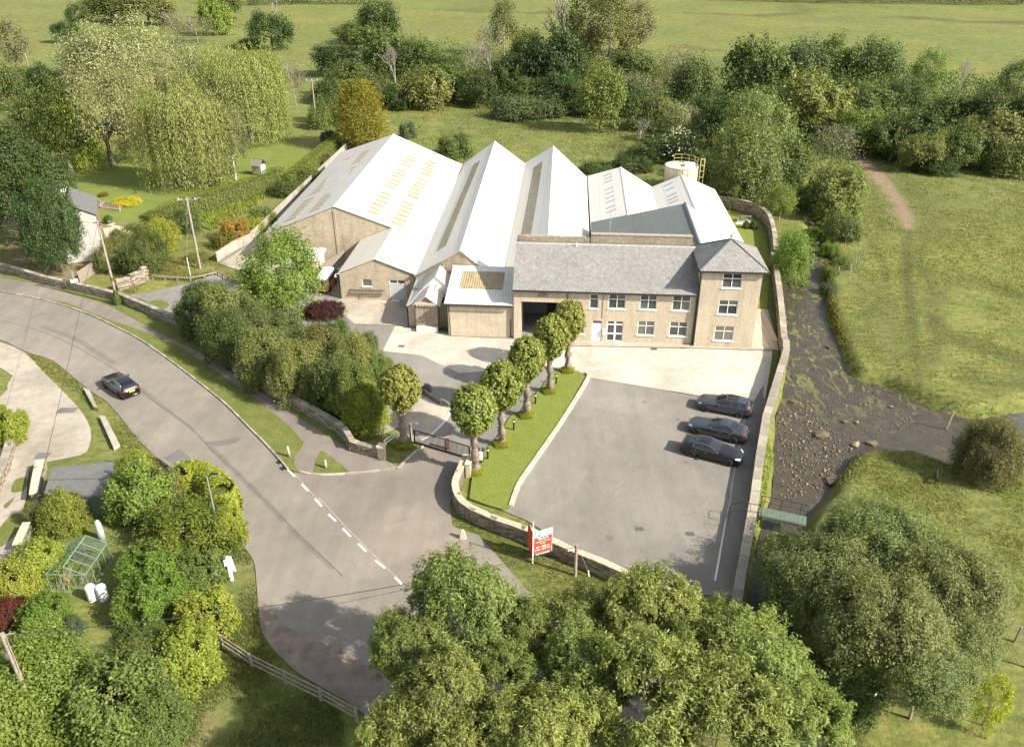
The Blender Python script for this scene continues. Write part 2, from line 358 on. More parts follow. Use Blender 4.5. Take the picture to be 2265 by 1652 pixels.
# foliage: hue comes from the object's colour, each leaf varies a little through its tint
def mat_leaf():
    m,t,b=nodes('foliage'); oi=nn(t,'ShaderNodeObjectInfo'); a=nn(t,'ShaderNodeAttribute',attribute_name='tint')
    c=oi.outputs['Color']
    lo=mix(t,1.0,c,(.85,.95,.8),'MULTIPLY'); hi=mix(t,1.0,c,(2.0,1.75,1.5),'MULTIPLY')
    col=mix(t,a.outputs['Fac'],lo,hi)
    n=noise(t,gpos(t),.55,3); col=mix(t,.5,col,ramp(t,n,[(.3,(.78,.85,.82)),(.7,(1.25,1.15,1.0))]),'MULTIPLY')
    t.links.new(col,b.inputs['Base Color']); b.inputs['Roughness'].default_value=.55; b.inputs['Specular IOR Level'].default_value=.35
    tr_=nn(t,'ShaderNodeBsdfTranslucent'); t.links.new(mix(t,1.0,col,(1.25,1.35,.6),'MULTIPLY'),tr_.inputs[0])
    mx=nn(t,'ShaderNodeMixShader'); mx.inputs[0].default_value=.33
    t.links.new(b.outputs[0],mx.inputs[1]); t.links.new(tr_.outputs[0],mx.inputs[2]); t.links.new(mx.outputs[0],t.nodes['Material Output'].inputs[0])
    return m
M_leaf=mat_leaf()
# ------------------------------------------------ lines surveyed on the ground
z6=zz(500,700,4.526); z7=zz(1000,1500,5.6575); z1=zz(0,580,3.7717); z3=zz(100,1800,5.6575); zc=zz(2300,1350,4.526); z5=zz(2250,530,4.526); zs=zz(1800,1780,5.6575); zk=zz(0,1550,4.526); zr=zz(2500,1730,4.347)
RIV=[tr(835,1440),mr(860,-20),mr(720,120),mr(676,200),mr(676,400),mr(676,600),mr(700,720),mr(690,850),mr(660,1000),mr(626,1100),mr(612,1300),mr(612,1450),mr(592,1652),br(540,150),br(500,330),br(460,600),br(430,900),br(500,1300),br(760,1900),
     br(1000,1850),br(980,1500),br(800,1100),br(720,700),br(760,350),br(850,120),mr(960,1652),mr(1000,1560),mr(1090,1430),mr(1180,1350),mr(1500,1335),mr(1700,1400),mr(1800,1420),mr(2150,1330),mr(2400,1300),mr(2900,1290),
     mr(2900,1000),mr(2400,1040),mr(2265,1060),mr(2100,1095),mr(1900,1110),mr(1700,1050),mr(1500,970),mr(1330,890),mr(1150,850),mr(1080,750),mr(1040,620),mr(980,480),mr(955,400),mr(960,310),mr(935,230),mr(905,150),mr(995,90),mr(960,0),tr(940,1540),tr(905,1500),tr(880,1440)]
RIVW=np.array([(p.x,p.y) for p in smooth_line(GP(RIV,-.7),3,True)])
def sdist(X,Y,P):
    "signed distance to polygon P, negative inside"
    X=np.asarray(X,float);Y=np.asarray(Y,float); d=np.full(X.shape,1e9); ins=np.zeros(X.shape,bool); n=len(P)
    for i in range(n):
        ax,ay=P[i];bx,by=P[(i+1)%n]; dx,dy=bx-ax,by-ay; L=dx*dx+dy*dy+1e-12
        t=np.clip(((X-ax)*dx+(Y-ay)*dy)/L,0,1); d=np.minimum(d,(X-ax-t*dx)**2+(Y-ay-t*dy)**2)
        c=((ay>Y)!=(by>Y)); 
        with np.errstate(divide='ignore',invalid='ignore'): xi=dx*(Y-ay)/(dy if dy!=0 else 1e-9)+ax
        ins^=c&(X<xi)
    d=np.sqrt(d); return np.where(ins,-d,d)
def arr(L,z=0): return np.array([(p.x,p.y) for p in GP(L,z)])
def sst(a,b,x): t=np.clip((x-a)/(b-a),0,1); return t*t*(3-2*t)
def vnoise(X,Y,s,seed=0):
    X=np.asarray(X,float)*s+seed*17.3; Y=np.asarray(Y,float)*s+seed*9.1; xi=np.floor(X).astype(int); yi=np.floor(Y).astype(int); fx=X-xi; fy=Y-yi
    fx=fx*fx*(3-2*fx); fy=fy*fy*(3-2*fy)
    def h(a,b): 
        n=(a*374761393+b*668265263+seed*1442695)&0x7fffffff; n=((n^(n>>13))*1274126177)&0x7fffffff; return (n^(n>>16))%10007/10007.
    return (h(xi,yi)*(1-fx)+h(xi+1,yi)*fx)*(1-fy)+(h(xi,yi+1)*(1-fx)+h(xi+1,yi+1)*fx)*fy
PAVED=arr([ml(-900,100),ml(0,60),ml(480,230),ml(760,300),ml(1260,500),z6(1150,980),tl(2265,1010),(760,325),(880,290),(1100,305),(1300,380),(1600,430),(1700,450),(1722,500),(1733,770),(1655,1330),bc(2000,480),bc(1500,420),bc(1000,330),bc(760,450),bc(900,700),bc(2265,1500),bc(2265,2300),bc(0,1500),bl(1740,1000),bl(1500,80),ml(1000,1390),ml(540,930),ml(160,720),ml(-900,400)])
DRIVEP=arr([ml(-900,300),ml(0,560),ml(200,680),ml(620,1180),ml(620,1330),ml(300,1480),bl(200,150),bl(120,500),bl(-200,1000),bl(-900,900)])
def hgt(X,Y):
    X=np.asarray(X,float);Y=np.asarray(Y,float)
    d=sdist(X,Y,RIVW); bank=1-sst(-.5,1.1,d)
    pv=sst(-.5,4,np.minimum(sdist(X,Y,PAVED),sdist(X,Y,DRIVEP)))
    n=(vnoise(X,Y,.045,3)-.5)*1.1*sst(0,40,np.hypot(X-8,Y-75)-45)+(vnoise(X,Y,.25,1)-.5)*.16+(vnoise(X,Y,.8,2)-.5)*.07
    hill=sst(560,1600,Y)*25.0
    return n*pv-.04*(1-pv)+hill-bank*(1.35+(vnoise(X,Y,.6,5)-.5)*.35)
def gz(x,y): return float(hgt(np.array([x]),np.array([y]))[0])
# ------------------------------------------------ the ground sheet
def axis(segs):
    out=[]
    for a,b,s in segs: out+=list(np.arange(a,b,s))
    return np.array(out+[segs[-1][1]])
gx=axis([(-900,-300,60),(-300,-110,9),(-110,-62,2.2),(-62,100,.6),(100,130,2.2),(130,300,9),(300,900,60)])
gy=axis([(-60,14,6),(14,112,.55),(112,196,1.05),(196,200,2),(200,420,5),(420,2200,70)])
XX,YY=np.meshgrid(gx,gy); ZZ=hgt(XX,YY); ny,nx=XX.shape
V=np.stack([XX,YY,ZZ],-1).reshape(-1,3); idx=np.arange(nx*ny).reshape(ny,nx)
F=np.stack([idx[:-1,:-1],idx[:-1,1:],idx[1:,1:],idx[1:,:-1]],-1).reshape(-1,4)
LAWN=arr([tl(330,960),tl(800,900),tl(1100,860),tl(1700,900),tl(2230,960),tl(1900,1200),tl(1750,1290),tl(1010,1420),tl(930,1500),tl(820,1510),tl(690,1490),tl(690,1400),tl(560,1310),tl(440,1180)])
PADDOCK=arr([bl(1480,880),bl(2100,1290),bc(100,1500),bc(100,1800),bl(1150,1800),bl(1300,1300),bl(1400,1100)])
BARE=[(arr([tl(60,1600),ml(60,110),ml(500,235),ml(640,190),ml(740,100),ml(600,60),tl(760,1480),tl(820,1480),tl(690,1480),tl(500,1450),tl(60,1450)]),.9,1.5),
      (arr([tl(1290,1470),tl(1380,1360),tl(1700,1290),tl(1760,1290),tl(1640,1400),tl(1400,1530),tl(1330,1550)]),.8,1.0),
      (arr([tr(1120,950),tr(1220,1010),tr(1330,1150),tr(1440,1290),tr(1505,1420),tr(1500,1500),tr(1470,1490),tr(1380,1330),tr(1290,1200),tr(1180,1070),tr(1090,990)]),1.25,1.1),
      (arr([mr(1480,1000),mr(1600,1010),mr(1700,1050),mr(1640,1080),mr(1450,1000)]),.9,.6),
      (arr([mr(1800,1500),mr(1870,1530),mr(1880,1640),mr(1840,1650),mr(1790,1520)]),.7,.8),
      (arr([bl(1480,1300),bl(1300,1380),bl(1130,1620),bl(1200,1800),bl(1500,1700),bl(1560,1500)]),.55,2),
      (arr([bl(1560,120),bl(1600,330),bl(1690,600),bl(1720,900),bl(1640,900),bl(1560,500)]),.35,1),
      
      (arr([tl(2000,920),tl(2100,930),tl(2060,970),tl(1980,960)]),.8,1.0)]
gxf=XX.ravel(); gyf=YY.ravel()
lawn=np.maximum(1-sst(-.3,.8,sdist(gxf,gyf,LAWN)),.35*(1-sst(-2,3,sdist(gxf,gyf,PADDOCK))))
bare=np.zeros(len(gxf))
for P,a,f in BARE: bare=np.maximum(bare,a*(1-sst(-f,f,sdist(gxf,gyf,P)+(vnoise(gxf,gyf,.7,9)-.5)*f*2)))
TRK=arr([tr(1125,960),tr(1230,1060),tr(1330,1170),tr(1420,1300),tr(1490,1420),tr(1500,1500)])
dd=np.full(len(gxf),1e9)
for (ax,ay),(bx,by) in zip(TRK[:-1],TRK[1:]):
    dx,dy=bx-ax,by-ay; t_=np.clip(((gxf-ax)*dx+(gyf-ay)*dy)/(dx*dx+dy*dy),0,1); dd=np.minimum(dd,np.hypot(gxf-ax-t_*dx,gyf-ay-t_*dy))
bare=np.maximum(bare,1.3*(1-sst(.25,1.15,dd+(vnoise(gxf,gyf,.9,8)-.5)*.5)))
dr=sdist(gxf,gyf,RIVW); bed=1-sst(-1.2,.1,dr); dry=sst(.25,.75,vnoise(gxf,gyf,.035,11))
WN=arr([tr(1480,1500),tr(1540,1490),mr(1640,120),mr(1740,280),mr(1780,500),mr(1740,700),mr(1620,900),mr(1590,860),mr(1610,620),mr(1590,400),mr(1540,150)])
worn_shade=.95*(1-sst(-2.5,1.2,sdist(gxf,gyf,WN)+(vnoise(gxf,gyf,.5,4)-.5)*2))
worn_shade=np.maximum(worn_shade,.5*(1-sst(0,4,np.abs(dd-3.2))))
for L_,wd_,am in (([tr(1490,1420),tr(1505,1560),mr(1500,60),mr(1490,260),mr(1510,500)],.55,.66),([tr(1500,1500),tr(1470,1600),mr(1480,60),mr(1500,300),mr(1540,600),mr(1570,900)],.7,.55),([tr(1700,1130),tr(2000,1200),tr(2265,1290)],.8,.4),([mr(1150,-120),mr(1250,-60),mr(1330,100),mr(1420,500)],.6,.3),([mr(1900,200),mr(2265,330)],1.6,.4),([mr(1750,560),mr(2265,760)],2.2,.45),([tr(1480,120),tr(1900,150),tr(2265,150)],7,.6),([tr(60,90),tr(500,105),tr(900,70)],7,.45),([tr(200,330),tr(0,300)],6,.35),([tc(500,60),tc(1300,90),tc(2200,60)],6,.4),([mr(1950,850),mr(2265,900)],2.5,.35),([mr(1250,250),mr(1400,700),mr(1500,850)],3,.3)):  # worn grass lines; the top right band paints in hedgerow shade
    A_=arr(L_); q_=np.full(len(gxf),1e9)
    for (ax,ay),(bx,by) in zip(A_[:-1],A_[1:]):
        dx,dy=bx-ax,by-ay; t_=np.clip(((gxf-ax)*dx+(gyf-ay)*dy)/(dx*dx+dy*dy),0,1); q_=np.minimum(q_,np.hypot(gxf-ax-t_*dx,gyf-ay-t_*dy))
    worn_shade=np.maximum(worn_shade,min(1,am*1.5)*(1-sst(wd_*.4,wd_*1.2,q_+(vnoise(gxf,gyf,.3,6)-.5)*wd_*.8)))
me=np_mesh('ground',V,F,None,True)
for nm,val in (('lawn',lawn),('bare',bare),('bed',bed),('dry',dry),('worn_shade',worn_shade)):
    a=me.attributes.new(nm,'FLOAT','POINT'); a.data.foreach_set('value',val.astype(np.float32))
def mat_ground():
    m,t,b=nodes('grassland'); v=gpos(t)
    A=lambda n:nn(t,'ShaderNodeAttribute',attribute_name=n).outputs['Fac']
    big=noise(t,v,.03,5,.6,.5); mid=noise(t,v,.28,6,.65,.6); fine=noise(t,v,2.6,5,.7); vf=noise(t,v,11,3,.7)
    strk=noise(t,mapping(t,v,(.5,1.5,1),(0,0,R(18))),1.1,5,.7)
    col=ramp(t,mid,[(.3,(.105,.134,.038)),(.5,(.143,.158,.048)),(.7,(.178,.180,.064))])
    col=mix(t,mth(t,'MULTIPLY',A('dry'),.35),col,ramp(t,strk,[(.3,(.135,.14,.034)),(.7,(.215,.195,.062))]))
    col=mix(t,.8,col,ramp(t,big,[(.3,(.80,.86,.9)),(.5,(1,1,1)),(.68,(1.18,1.10,1.12))]),'MULTIPLY')
    col=mix(t,.75,col,ramp(t,fine,[(.28,(.66,.7,.64)),(.5,(1,1,1)),(.72,(1.26,1.22,1.15))]),'MULTIPLY')
    col=mix(t,.75,col,ramp(t,strk,[(.36,(.66,.73,.64)),(.6,(1.14,1.12,1.1))]),'MULTIPLY')
    md2=noise(t,v,.75,4,.7,1.2); col=mix(t,.6,col,ramp(t,md2,[(.38,(.70,.78,.68)),(.52,(1,1,1)),(.66,(1.16,1.12,1.15))]),'MULTIPLY')
    col=mix(t,mth(t,'MULTIPLY',A('worn_shade'),ramp(t,fine,[(.42,(1,1,1)),(.62,(.45,.45,.45))])),col,(.058,.064,.024))
    lw=ramp(t,mid,[(.3,(.12,.16,.034)),(.7,(.165,.19,.045))]); lw=mix(t,.35,lw,ramp(t,fine,[(.3,(.8,.8,.8)),(.7,(1.15,1.15,1.1))]),'MULTIPLY')
    st=nn(t,'ShaderNodeSeparateXYZ'); t.links.new(mapping(t,v,(1,1,1),(0,0,R(20))),st.inputs[0])
    lw=mix(t,.12,lw,ramp(t,mth(t,'SINE',mth(t,'MULTIPLY',st.outputs[1],2.4)),[(.3,(.8,.85,.8)),(.7,(1.15,1.12,1.1))]),'MULTIPLY')
    col=mix(t,A('lawn'),col,lw)
    bc_=ramp(t,fine,[(.3,(.15,.108,.062)),(.55,(.22,.165,.105)),(.75,(.30,.24,.16))]); col=mix(t,mth(t,'MULTIPLY',A('bare'),ramp(t,fine,[(.2,(1,1,1)),(.8,(.72,.72,.72))])),col,bc_)
    bd=ramp(t,noise(t,v,1.4,5,.7),[(.3,(.035,.032,.026)),(.5,(.075,.062,.042)),(.7,(.14,.12,.075))]); bd=mix(t,ramp(t,noise(t,v,.4,5,.7),[(.5,(0,0,0)),(.62,(.8,.8,.8))]),bd,(.10,.105,.035))
    col=mix(t,A('bed'),col,bd)
    t.links.new(col,b.inputs['Base Color']); b.inputs['Roughness'].default_value=.95; b.inputs['Specular IOR Level'].default_value=.15
    bump(t,b,mth(t,'ADD',fine,mth(t,'MULTIPLY',vf,.6)),.7,.10); return m
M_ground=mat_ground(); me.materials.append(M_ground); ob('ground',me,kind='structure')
# water
def mat_water():
    m,t,b=nodes('river_water'); v=gpos(t); px_=nn(t,'ShaderNodeSeparateXYZ'); t.links.new(v,px_.inputs[0]); sky_tint=mth(t,'MULTIPLY',mth(t,'SUBTRACT',px_.outputs[0],43),.12,True); t.links.new(mth(t,'SUBTRACT',.34,mth(t,'MULTIPLY',sky_tint,.26)),b.inputs['Roughness'])
    n=noise(t,mapping(t,v,(1,.5,1),(0,0,R(25))),1.6,5,.65,.8)
    weed=noise(t,mapping(t,v,(1,.45,1),(0,0,R(10))),.75,6,.7,1.6)
    col=ramp(t,noise(t,v,1.3,6,.75,.8),[(.3,(.035,.032,.024)),(.55,(.062,.052,.037)),(.7,(.10,.08,.052))])
    wz=nn(t,'ShaderNodeSeparateXYZ'); t.links.new(v,wz.inputs[0]); up=mth(t,'ADD',.12,mth(t,'MULTIPLY',mth(t,'SUBTRACT',wz.outputs[1],60),.09),True)
    col=mix(t,mth(t,'MULTIPLY',ramp(t,weed,[(.53,(0,0,0)),(.57,(1,1,1))]),up),col,(.135,.13,.045)); col=mix(t,mth(t,'MULTIPLY',ramp(t,weed,[(.47,(0,0,0)),(.50,(.6,.6,.6)),(.53,(0,0,0))]),up),col,(.012,.012,.01)); col=mix(t,sky_tint,col,(.115,.135,.14))  # bluish sky reflection painted into the water colour at far right
    t.links.new(col,b.inputs['Base Color']); b.inputs['Specular IOR Level'].default_value=.3; bump(t,b,n,.35,.05); return m
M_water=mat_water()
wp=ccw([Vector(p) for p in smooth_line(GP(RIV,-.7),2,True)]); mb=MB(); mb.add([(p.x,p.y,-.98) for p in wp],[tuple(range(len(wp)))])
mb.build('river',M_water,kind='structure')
# ------------------------------------------------ paved sheets
def sheet(name,pts,z,m,sm=0,thick=0,world=False,**k):
    P=[Vector((p[0],p[1])) for p in (pts if world else GP(pts))]
    if sm: P=smooth_line(P,sm,True)
    P=ccw(P); mb=MB()
    if thick: mb.slab(P,z-thick,z)
    else: mb.add([(p.x,p.y,z) for p in P],[tuple(range(len(P)))])
    k.setdefault('kind','structure'); return mb.build(name,m,**k)
def curve(L,k=4): return [ (p.x,p.y) for p in smooth_line(GP(L),k)]
KERB=curve([ml(-900,60),ml(-300,205),ml(0,285),ml(300,348),ml(570,432),ml(780,530),ml(900,592),ml(1010,662),ml(1200,800),ml(1380,940),ml(1500,1040),ml(1640,1180),ml(1760,1300),ml(1850,1400),z7(40,810)])
KERB2=curve([z7(300,878),z7(450,915),z7(700,937),z7(1000,928),z7(1300,907),z7(1700,870),z7(2100,817),z7(2220,790)])
LOW=curve([ml(-900,380),ml(-300,540),ml(0,605),ml(160,680),ml(350,745),ml(480,850),ml(620,960),ml(700,1010),ml(800,1120),ml(900,1250),ml(1000,1350),ml(1100,1440),ml(1230,1540),bl(1390,-20),bl(1545,100),bl(1600,300),bl(1680,430),bl(1700,620),bl(1720,830),bl(1760,940),bl(1860,1060),bl(2000,1180),bl(2265,1330),bc(200,1480),bc(500,1750),bc(900,2200)])
road=sheet('road',KERB+[tuple(G(*z7(170,900)))[:2]]+[tuple(G(*p))[:2] for p in (bc(900,250),bc(1300,700),bc(1800,1000),bc(2265,1300),bc(2500,2000),bc(1500,2300))]+LOW[::-1],.02,M_road,world=True)
apron=sheet('entrance_apron',[bc(410,580),bc(0,195),bl(2100,20),ml(1905,1470)]+[z7(300,885),z7(450,922),z7(700,944),z7(1000,935),z7(1300,914),z7(1700,877),z7(2100,824),mc(375,1452),mc(480,1352),mc(530,1311),mc(840,1400),mc(800,1445),mc(755,1560),bc(712,40),bc(725,180),bc(795,290),bc(880,450),bc(800,620)],.026,M_path)
MS=mat('muddy_gravel',(.21,.17,.13),var=.35,scale=1.2,obj=False,fine=9,bs=.6,rough=.95)
sheet('gravel_shoulder',[bl(1712,690),bl(1735,860),bl(1775,950),bl(1895,1080),bl(2100,1215),bl(2265,1320),bc(100,1390),bc(240,1300),bc(270,1200),bc(150,1110),bc(0,1010),bl(2200,950),bl(2040,900),bl(1900,860),bl(1800,740)],.032,MS,3)
sheet('road_patch',[ml(1085,1385),ml(1190,1325),ml(1270,1395),ml(1175,1455)],.030,M_patch)
sheet('road_patch',[ml(1340,1285),ml(1480,1270),ml(1590,1250),ml(1560,1285),ml(1440,1310)],.030,M_patch,2)
# seal joint and give-way dashes
M_line=mat('road_paint',(.62,.60,.54),var=.25,scale=6,obj=False,bs=.1)
M_seam=mat('bitumen_seam',(.085,.08,.07),var=.3,obj=False)
def strip(L,wd,z,m,name,cl=False,world=False,**k):
    P=[Vector((p[0],p[1])) for p in (L if world else GP(L))]; mb=MB(); A=[];Bq=[]
    for i,p in enumerate(P):
        d=(P[min(i+1,len(P)-1)]-P[max(i-1,0)]).normalized(); n=Vector((-d.y,d.x))*wd/2; A.append((p+n).to_3d()+Vector((0,0,z)));Bq.append((p-n).to_3d()+Vector((0,0,z)))
    for i in range(len(P)-1): mb.quad(Bq[i],Bq[i+1],A[i+1],A[i])
    k.setdefault('kind','structure'); return mb.build(name,m,**k)
strip([z7(190,912),z7(450,1210),z7(700,1490),bl(2105,0),bl(2265,172),bc(0,176),bc(200,376),bc(400,572)],.06,.034,mat('worn_edge_line',(.36,.33,.27),obj=False),'edge_line')
strip(smooth_line(GP([ml(-200,430),ml(300,560),ml(760,800),ml(1000,1000),ml(1250,1180),ml(1400,1330),ml(1560,1480),bl(1740,10),bl(1960,230),bl(2265,520)]),5),.05,.031,M_seam,'road_seam',world=True)
for L_,w_ in (([ml(1390,1310),ml(1480,1400),ml(1600,1520),bl(1760,30),bl(1880,160)],.45),([bl(1900,190),bl(2050,330),bl(2200,470)],.35),([ml(280,520),ml(500,600),ml(640,690),ml(760,760)],.6),([ml(900,900),ml(1100,1060),ml(1280,1200)],.3)): strip(smooth_line(GP(L_),4),w_,.0285,M_streak,'worn_streak',world=True)
dash=None
for a,b_ in ((ml(1902,1462),ml(1950,1512)),(ml(1995,1562),ml(2040,1608)),(bl(2082,12),bl(2130,62)),(bl(2172,112),bl(2222,160)),(bc(2,207),bc(55,262)),(bc(105,308),bc(158,360)),(bc(218,418),bc(282,472)),(bc(345,530),bc(395,578))):
    strip([a,b_],.16,.036,M_line,'road_dash')
for a in (ml(1850,1414),ml(1873,1455)):
    p=G(*a); mb=MB().box((p.x,p.y,.035),(.48,.48,.02),R(-40),0)
    for i in range(5): mb.box((p.x+(i-2)*.075,p.y-(i-2)*.06,.048),(.4,.03,.01),R(50),0)
    mb.build('drain_cover',M_black,kind='structure')
for a,dx in ((ml(445,1072),1.6),(ml(282,1372),1.1)):
    p=G(*a); sheet('drive_patch',[(p.x-dx/2,p.y-.5),(p.x+dx/2,p.y-.4),(p.x+dx/2,p.y+.45),(p.x-dx/2,p.y+.4)],.032,M_patch,world=True)
# verge, footpath, strip under the wall
VU=curve([ml(300,342),ml(450,368),ml(650,450),ml(960,560),ml(1180,650),ml(1400,800),ml(1700,1010),ml(1900,1170),ml(2010,1290)])
PU=curve([ml(-900,0),ml(-300,130),ml(0,200),ml(300,250),ml(480,312),ml(720,385),ml(980,525),ml(1200,640),ml(1330,700),ml(1600,870),ml(1900,1075),ml(2265,1310)])
WB=curve([ml(-900,-60),ml(-200,80),ml(30,160),ml(300,240),ml(520,290),ml(760,348),ml(900,400),ml(1260,562),ml(1500,770),ml(1800,970),ml(2100,1140),ml(2265,1240),z7(1330,455)])
def mat_turf(name,c,c2):
    m,t,b=nodes(name); v=gpos(t); n1=noise(t,v,.9,5,.65); n2=noise(t,v,7,4,.7)
    col=mix(t,.8,ramp(t,n1,[(.3,c),(.7,c2)]),ramp(t,n2,[(.28,(.5,.55,.5)),(.5,(1,1,1)),(.72,(1.4,1.35,1.2))]),'MULTIPLY')
    t.links.new(col,b.inputs['Base Color']); b.inputs['Roughness'].default_value=.95; b.inputs['Specular IOR Level'].default_value=.15
    bump(t,b,n2,.8,.08); return m
M_turf=mat_turf('verge_turf',(.095,.125,.028),(.16,.162,.05)); M_mown=mat_turf('mown_lawn',(.13,.168,.03),(.175,.195,.045))
xy=lambda L:[tuple(G(*p))[:2] for p in L]
nk=[i for i,p in enumerate(KERB) if p[0]>G(*ml(300,348)).x][0]
verge=sheet('grass_verge',KERB[nk:]+xy([z7(180,880),z7(260,885),z7(180,700),z7(200,550),z7(330,400)])+VU[::-1],.12,M_turf,thick=.3,world=True)
pave=sheet('pavement',KERB[:nk]+VU+xy([z7(330,400),z7(200,550),z7(180,700),z7(262,884)])+KERB2+xy([z7(1960,640)])+WB[::-1],.116,M_path,thick=.3,world=True)
sheet('grass_strip',PU[8:]+WB[::-1][:-8],.135,M_turf,thick=.02,world=True)
sheet('grass_triangle',[z7(700,480),z7(770,480),z7(900,590),z7(1100,730),z7(1275,895),z7(1000,912),z7(560,903),z7(600,660)],.135,M_turf,thick=.02)
# kerb stones, one object each, sharing meshes
M_kst=mat_tinted('kerb_stone',[(.24,.22,.18),(.34,.31,.25),(.44,.41,.34)],scale=4)
KM=[MB().box((0,0,0),(.88,.125,.2),0,0,t).mesh('kerb_stone',M_kst) for t in (.1,.3,.5,.7,.95)]
def along(P,step,start=0):
    P=[Vector((p[0],p[1])) for p in P]; out=[]; need=start
    for a,b_ in zip(P[:-1],P[1:]):
        L=(b_-a).length
        if L<1e-6: continue
        while need<=L: out.append((a+(b_-a)*(need/L),math.atan2((b_-a).y,(b_-a).x))); need+=step
        need-=L
    return out
def kerbs(P,parent,step=.9,z=.06,lim=300,name='kerb_stone'):
    for i,(p,a) in enumerate(along(P,step,step/2)):
        if i>=lim: break
        ob(name,rnd.choice(KM),parent,(p.x,p.y,z+rnd.uniform(-.006,.006)),(rnd.uniform(-.02,.02),0,a+rnd.uniform(-.01,.01)))
kerbs([p for p in KERB if p[0]>-62],pave); kerbs(KERB2,pave)
kerbs(curve([z7(2220,790),mc(375,1448),mc(480,1350),mc(545,1310)]),pave)
# yard
yard=sheet('yard',[mc(475,1292),mc(840,1400),mc(870,1470),bc(830,0),bc(1000,60),bc(1300,190),bc(1700,340),bc(2000,500),bc(2265,640),(1640,1320),(1707,780),(1600,760),mc(2265,640),mc(1190,560),mc(690,560),mc(440,480),mc(400,300),mc(0,300),(700,640),(690,560),tl(2265,1080),tl(2265,1012),z6(1900,450),z6(1600,720),z6(1340,900),z6(1200,1015),z6(1480,1110),z6(1700,1300),(640,800),(760,900),mc(200,1150),mc(330,1120)],.02,M_yard)
sheet('concrete_apron',[mc(350,512),mc(440,522),mc(690,578),mc(1190,603),mc(1510,646),mc(2265,665),mr(0,662),mr(600,680),mr(590,780),mr(550,1000),mr(520,940),zc(1500,320),zc(700,172),zc(0,62),mc(2265,960),mc(1620,852),mc(1560,812),mc(1340,790),mc(770,825),mc(520,708),mc(265,680)],.026,M_conc)
sheet('worn_concrete_yard',[r for r in (mc(-15,330),mc(430,345),mc(430,520),mc(350,510),mc(80,500),mc(0,430),mc(-60,380))],.026,M_conc2)
sheet('concrete_lane',[(712,640),(745,655),(757,662),(757,640),(752,600),(700,600),(690,560),z6(1900,560),z6(1480,860),z6(1240,1010),z6(1480,1105),(700,640)],.025,M_conc2)
carpark=sheet('car_park',[mc(1620,852),mc(2265,960),mr(0,962),zc(0,62),zc(700,172),zc(1500,320),mr(545,900),(1655,1290),bc(2265,640),bc(1930,490),bc(1400,270),bc(1120,92),mc(1260,1420),mc(1440,1160)],.03,M_park)
sheet('building_path',[mc(1190,575),mc(1510,600),mc(2265,612),mr(0,640),mr(600,655),mr(600,676),mr(0,658),mc(2265,660),mc(1510,645)],.06,M_conc2,thick=.05)
strip([mc(80,505),mc(350,512),mc(440,522),mc(560,545),mc(690,580),mc(940,592),mc(1190,603)],.12,.034,mat('drain_channel',(.16,.12,.10)),'drain_channel')
strip([mc(1510,648),mc(2265,663),mr(0,661),mr(598,679)],.08,.064,MATS['drain_channel'],'drain_channel')
# left paved court inside the gate with its white kerb
sheet('stone_court',[mc(480,1270),mc(380,1180),mc(250,1240),mc(200,1150),mc(330,1080),mc(420,1020),mc(500,985),mc(560,985),mc(650,1040),mc(708,1055),mc(690,1130),mc(600,1222),mc(540,1262)],.032,M_conc2)
strip(smooth_line(GP([mc(520,1275),mc(600,1225),mc(690,1130),mc(712,1060),mc(695,1022),mc(650,1000)]),6),.22,.075,M_concw,'white_kerb',world=True)
strip([mc(300,1020),mc(520,935)],.1,.036,M_line,'edge_line')
# lawn with the six limes
LAWNY=[mc(862,1490),mc(905,1420),mc(930,1350),mc(1000,1285),mc(1060,1200),mc(1110,1118),mc(1180,1080),mc(1240,1000),mc(1310,935),mc(1345,885),mc(1400,825),mc(1480,815),mc(1560,822),mc(1604,852),mc(1440,1150),mc(1255,1410),bc(1108,78),bc(1060,88),bc(960,60),bc(840,15)]
lawn_o=sheet('tree_lawn',LAWNY,.14,M_mown,thick=.14)
EM=[MB().box((0,0,0),(.6,.32,.26),0,0,t).mesh('edging_stone',M_palestone) for t in (.0,.3,.6,.9)]
kp=curve([mc(1604,842),mc(1622,870),mc(1440,1168),mc(1260,1428),mc(1165,1570),bc(1110,80)],4)
for i,(p,a) in enumerate(along(kp,.62,.3)):
    ob('edging_stone',EM[i%4],lawn_o,(p.x,p.y,.1),(0,0,a+rnd.uniform(-.03,.03)))
M_scr=mat('pale_scuff',(.235,.225,.205),var=.4,scale=2,obj=False)
# pale scrapes, oil drips and patches on the tarmac
sc_=MB(); oil=MB(); rq=random.Random(12); CPP=arr([mc(1640,900),mc(2200,1000),(1600,930),(1560,1270),bc(1900,440),bc(1250,130),mc(1350,1400)])
k_=0
while k_<46:
    x,y=rq.uniform(-3,22),rq.uniform(38,72)
    if sdist(np.array([x]),np.array([y]),CPP)[0]>-.8: continue
    a=R(62)+rq.gauss(0,.16); l=rq.uniform(.6,4.5); w_=rq.uniform(.012,.03); d_=Vector((math.cos(a),math.sin(a))); n_=Vector((-d_.y,d_.x))*w_; p=Vector((x,y)); q=p+d_*l; m_=(p+q)/2+n_*rq.uniform(-4,4)
    for u_,v_ in ((p,m_),(m_,q)): sc_.quad((*(u_-n_),.0338),(*(v_-n_),.0338),(*(v_+n_),.0338),(*(u_+n_),.0338))
    k_+=1
sc_.build('tarmac_scrapes',M_scr,kind='structure')
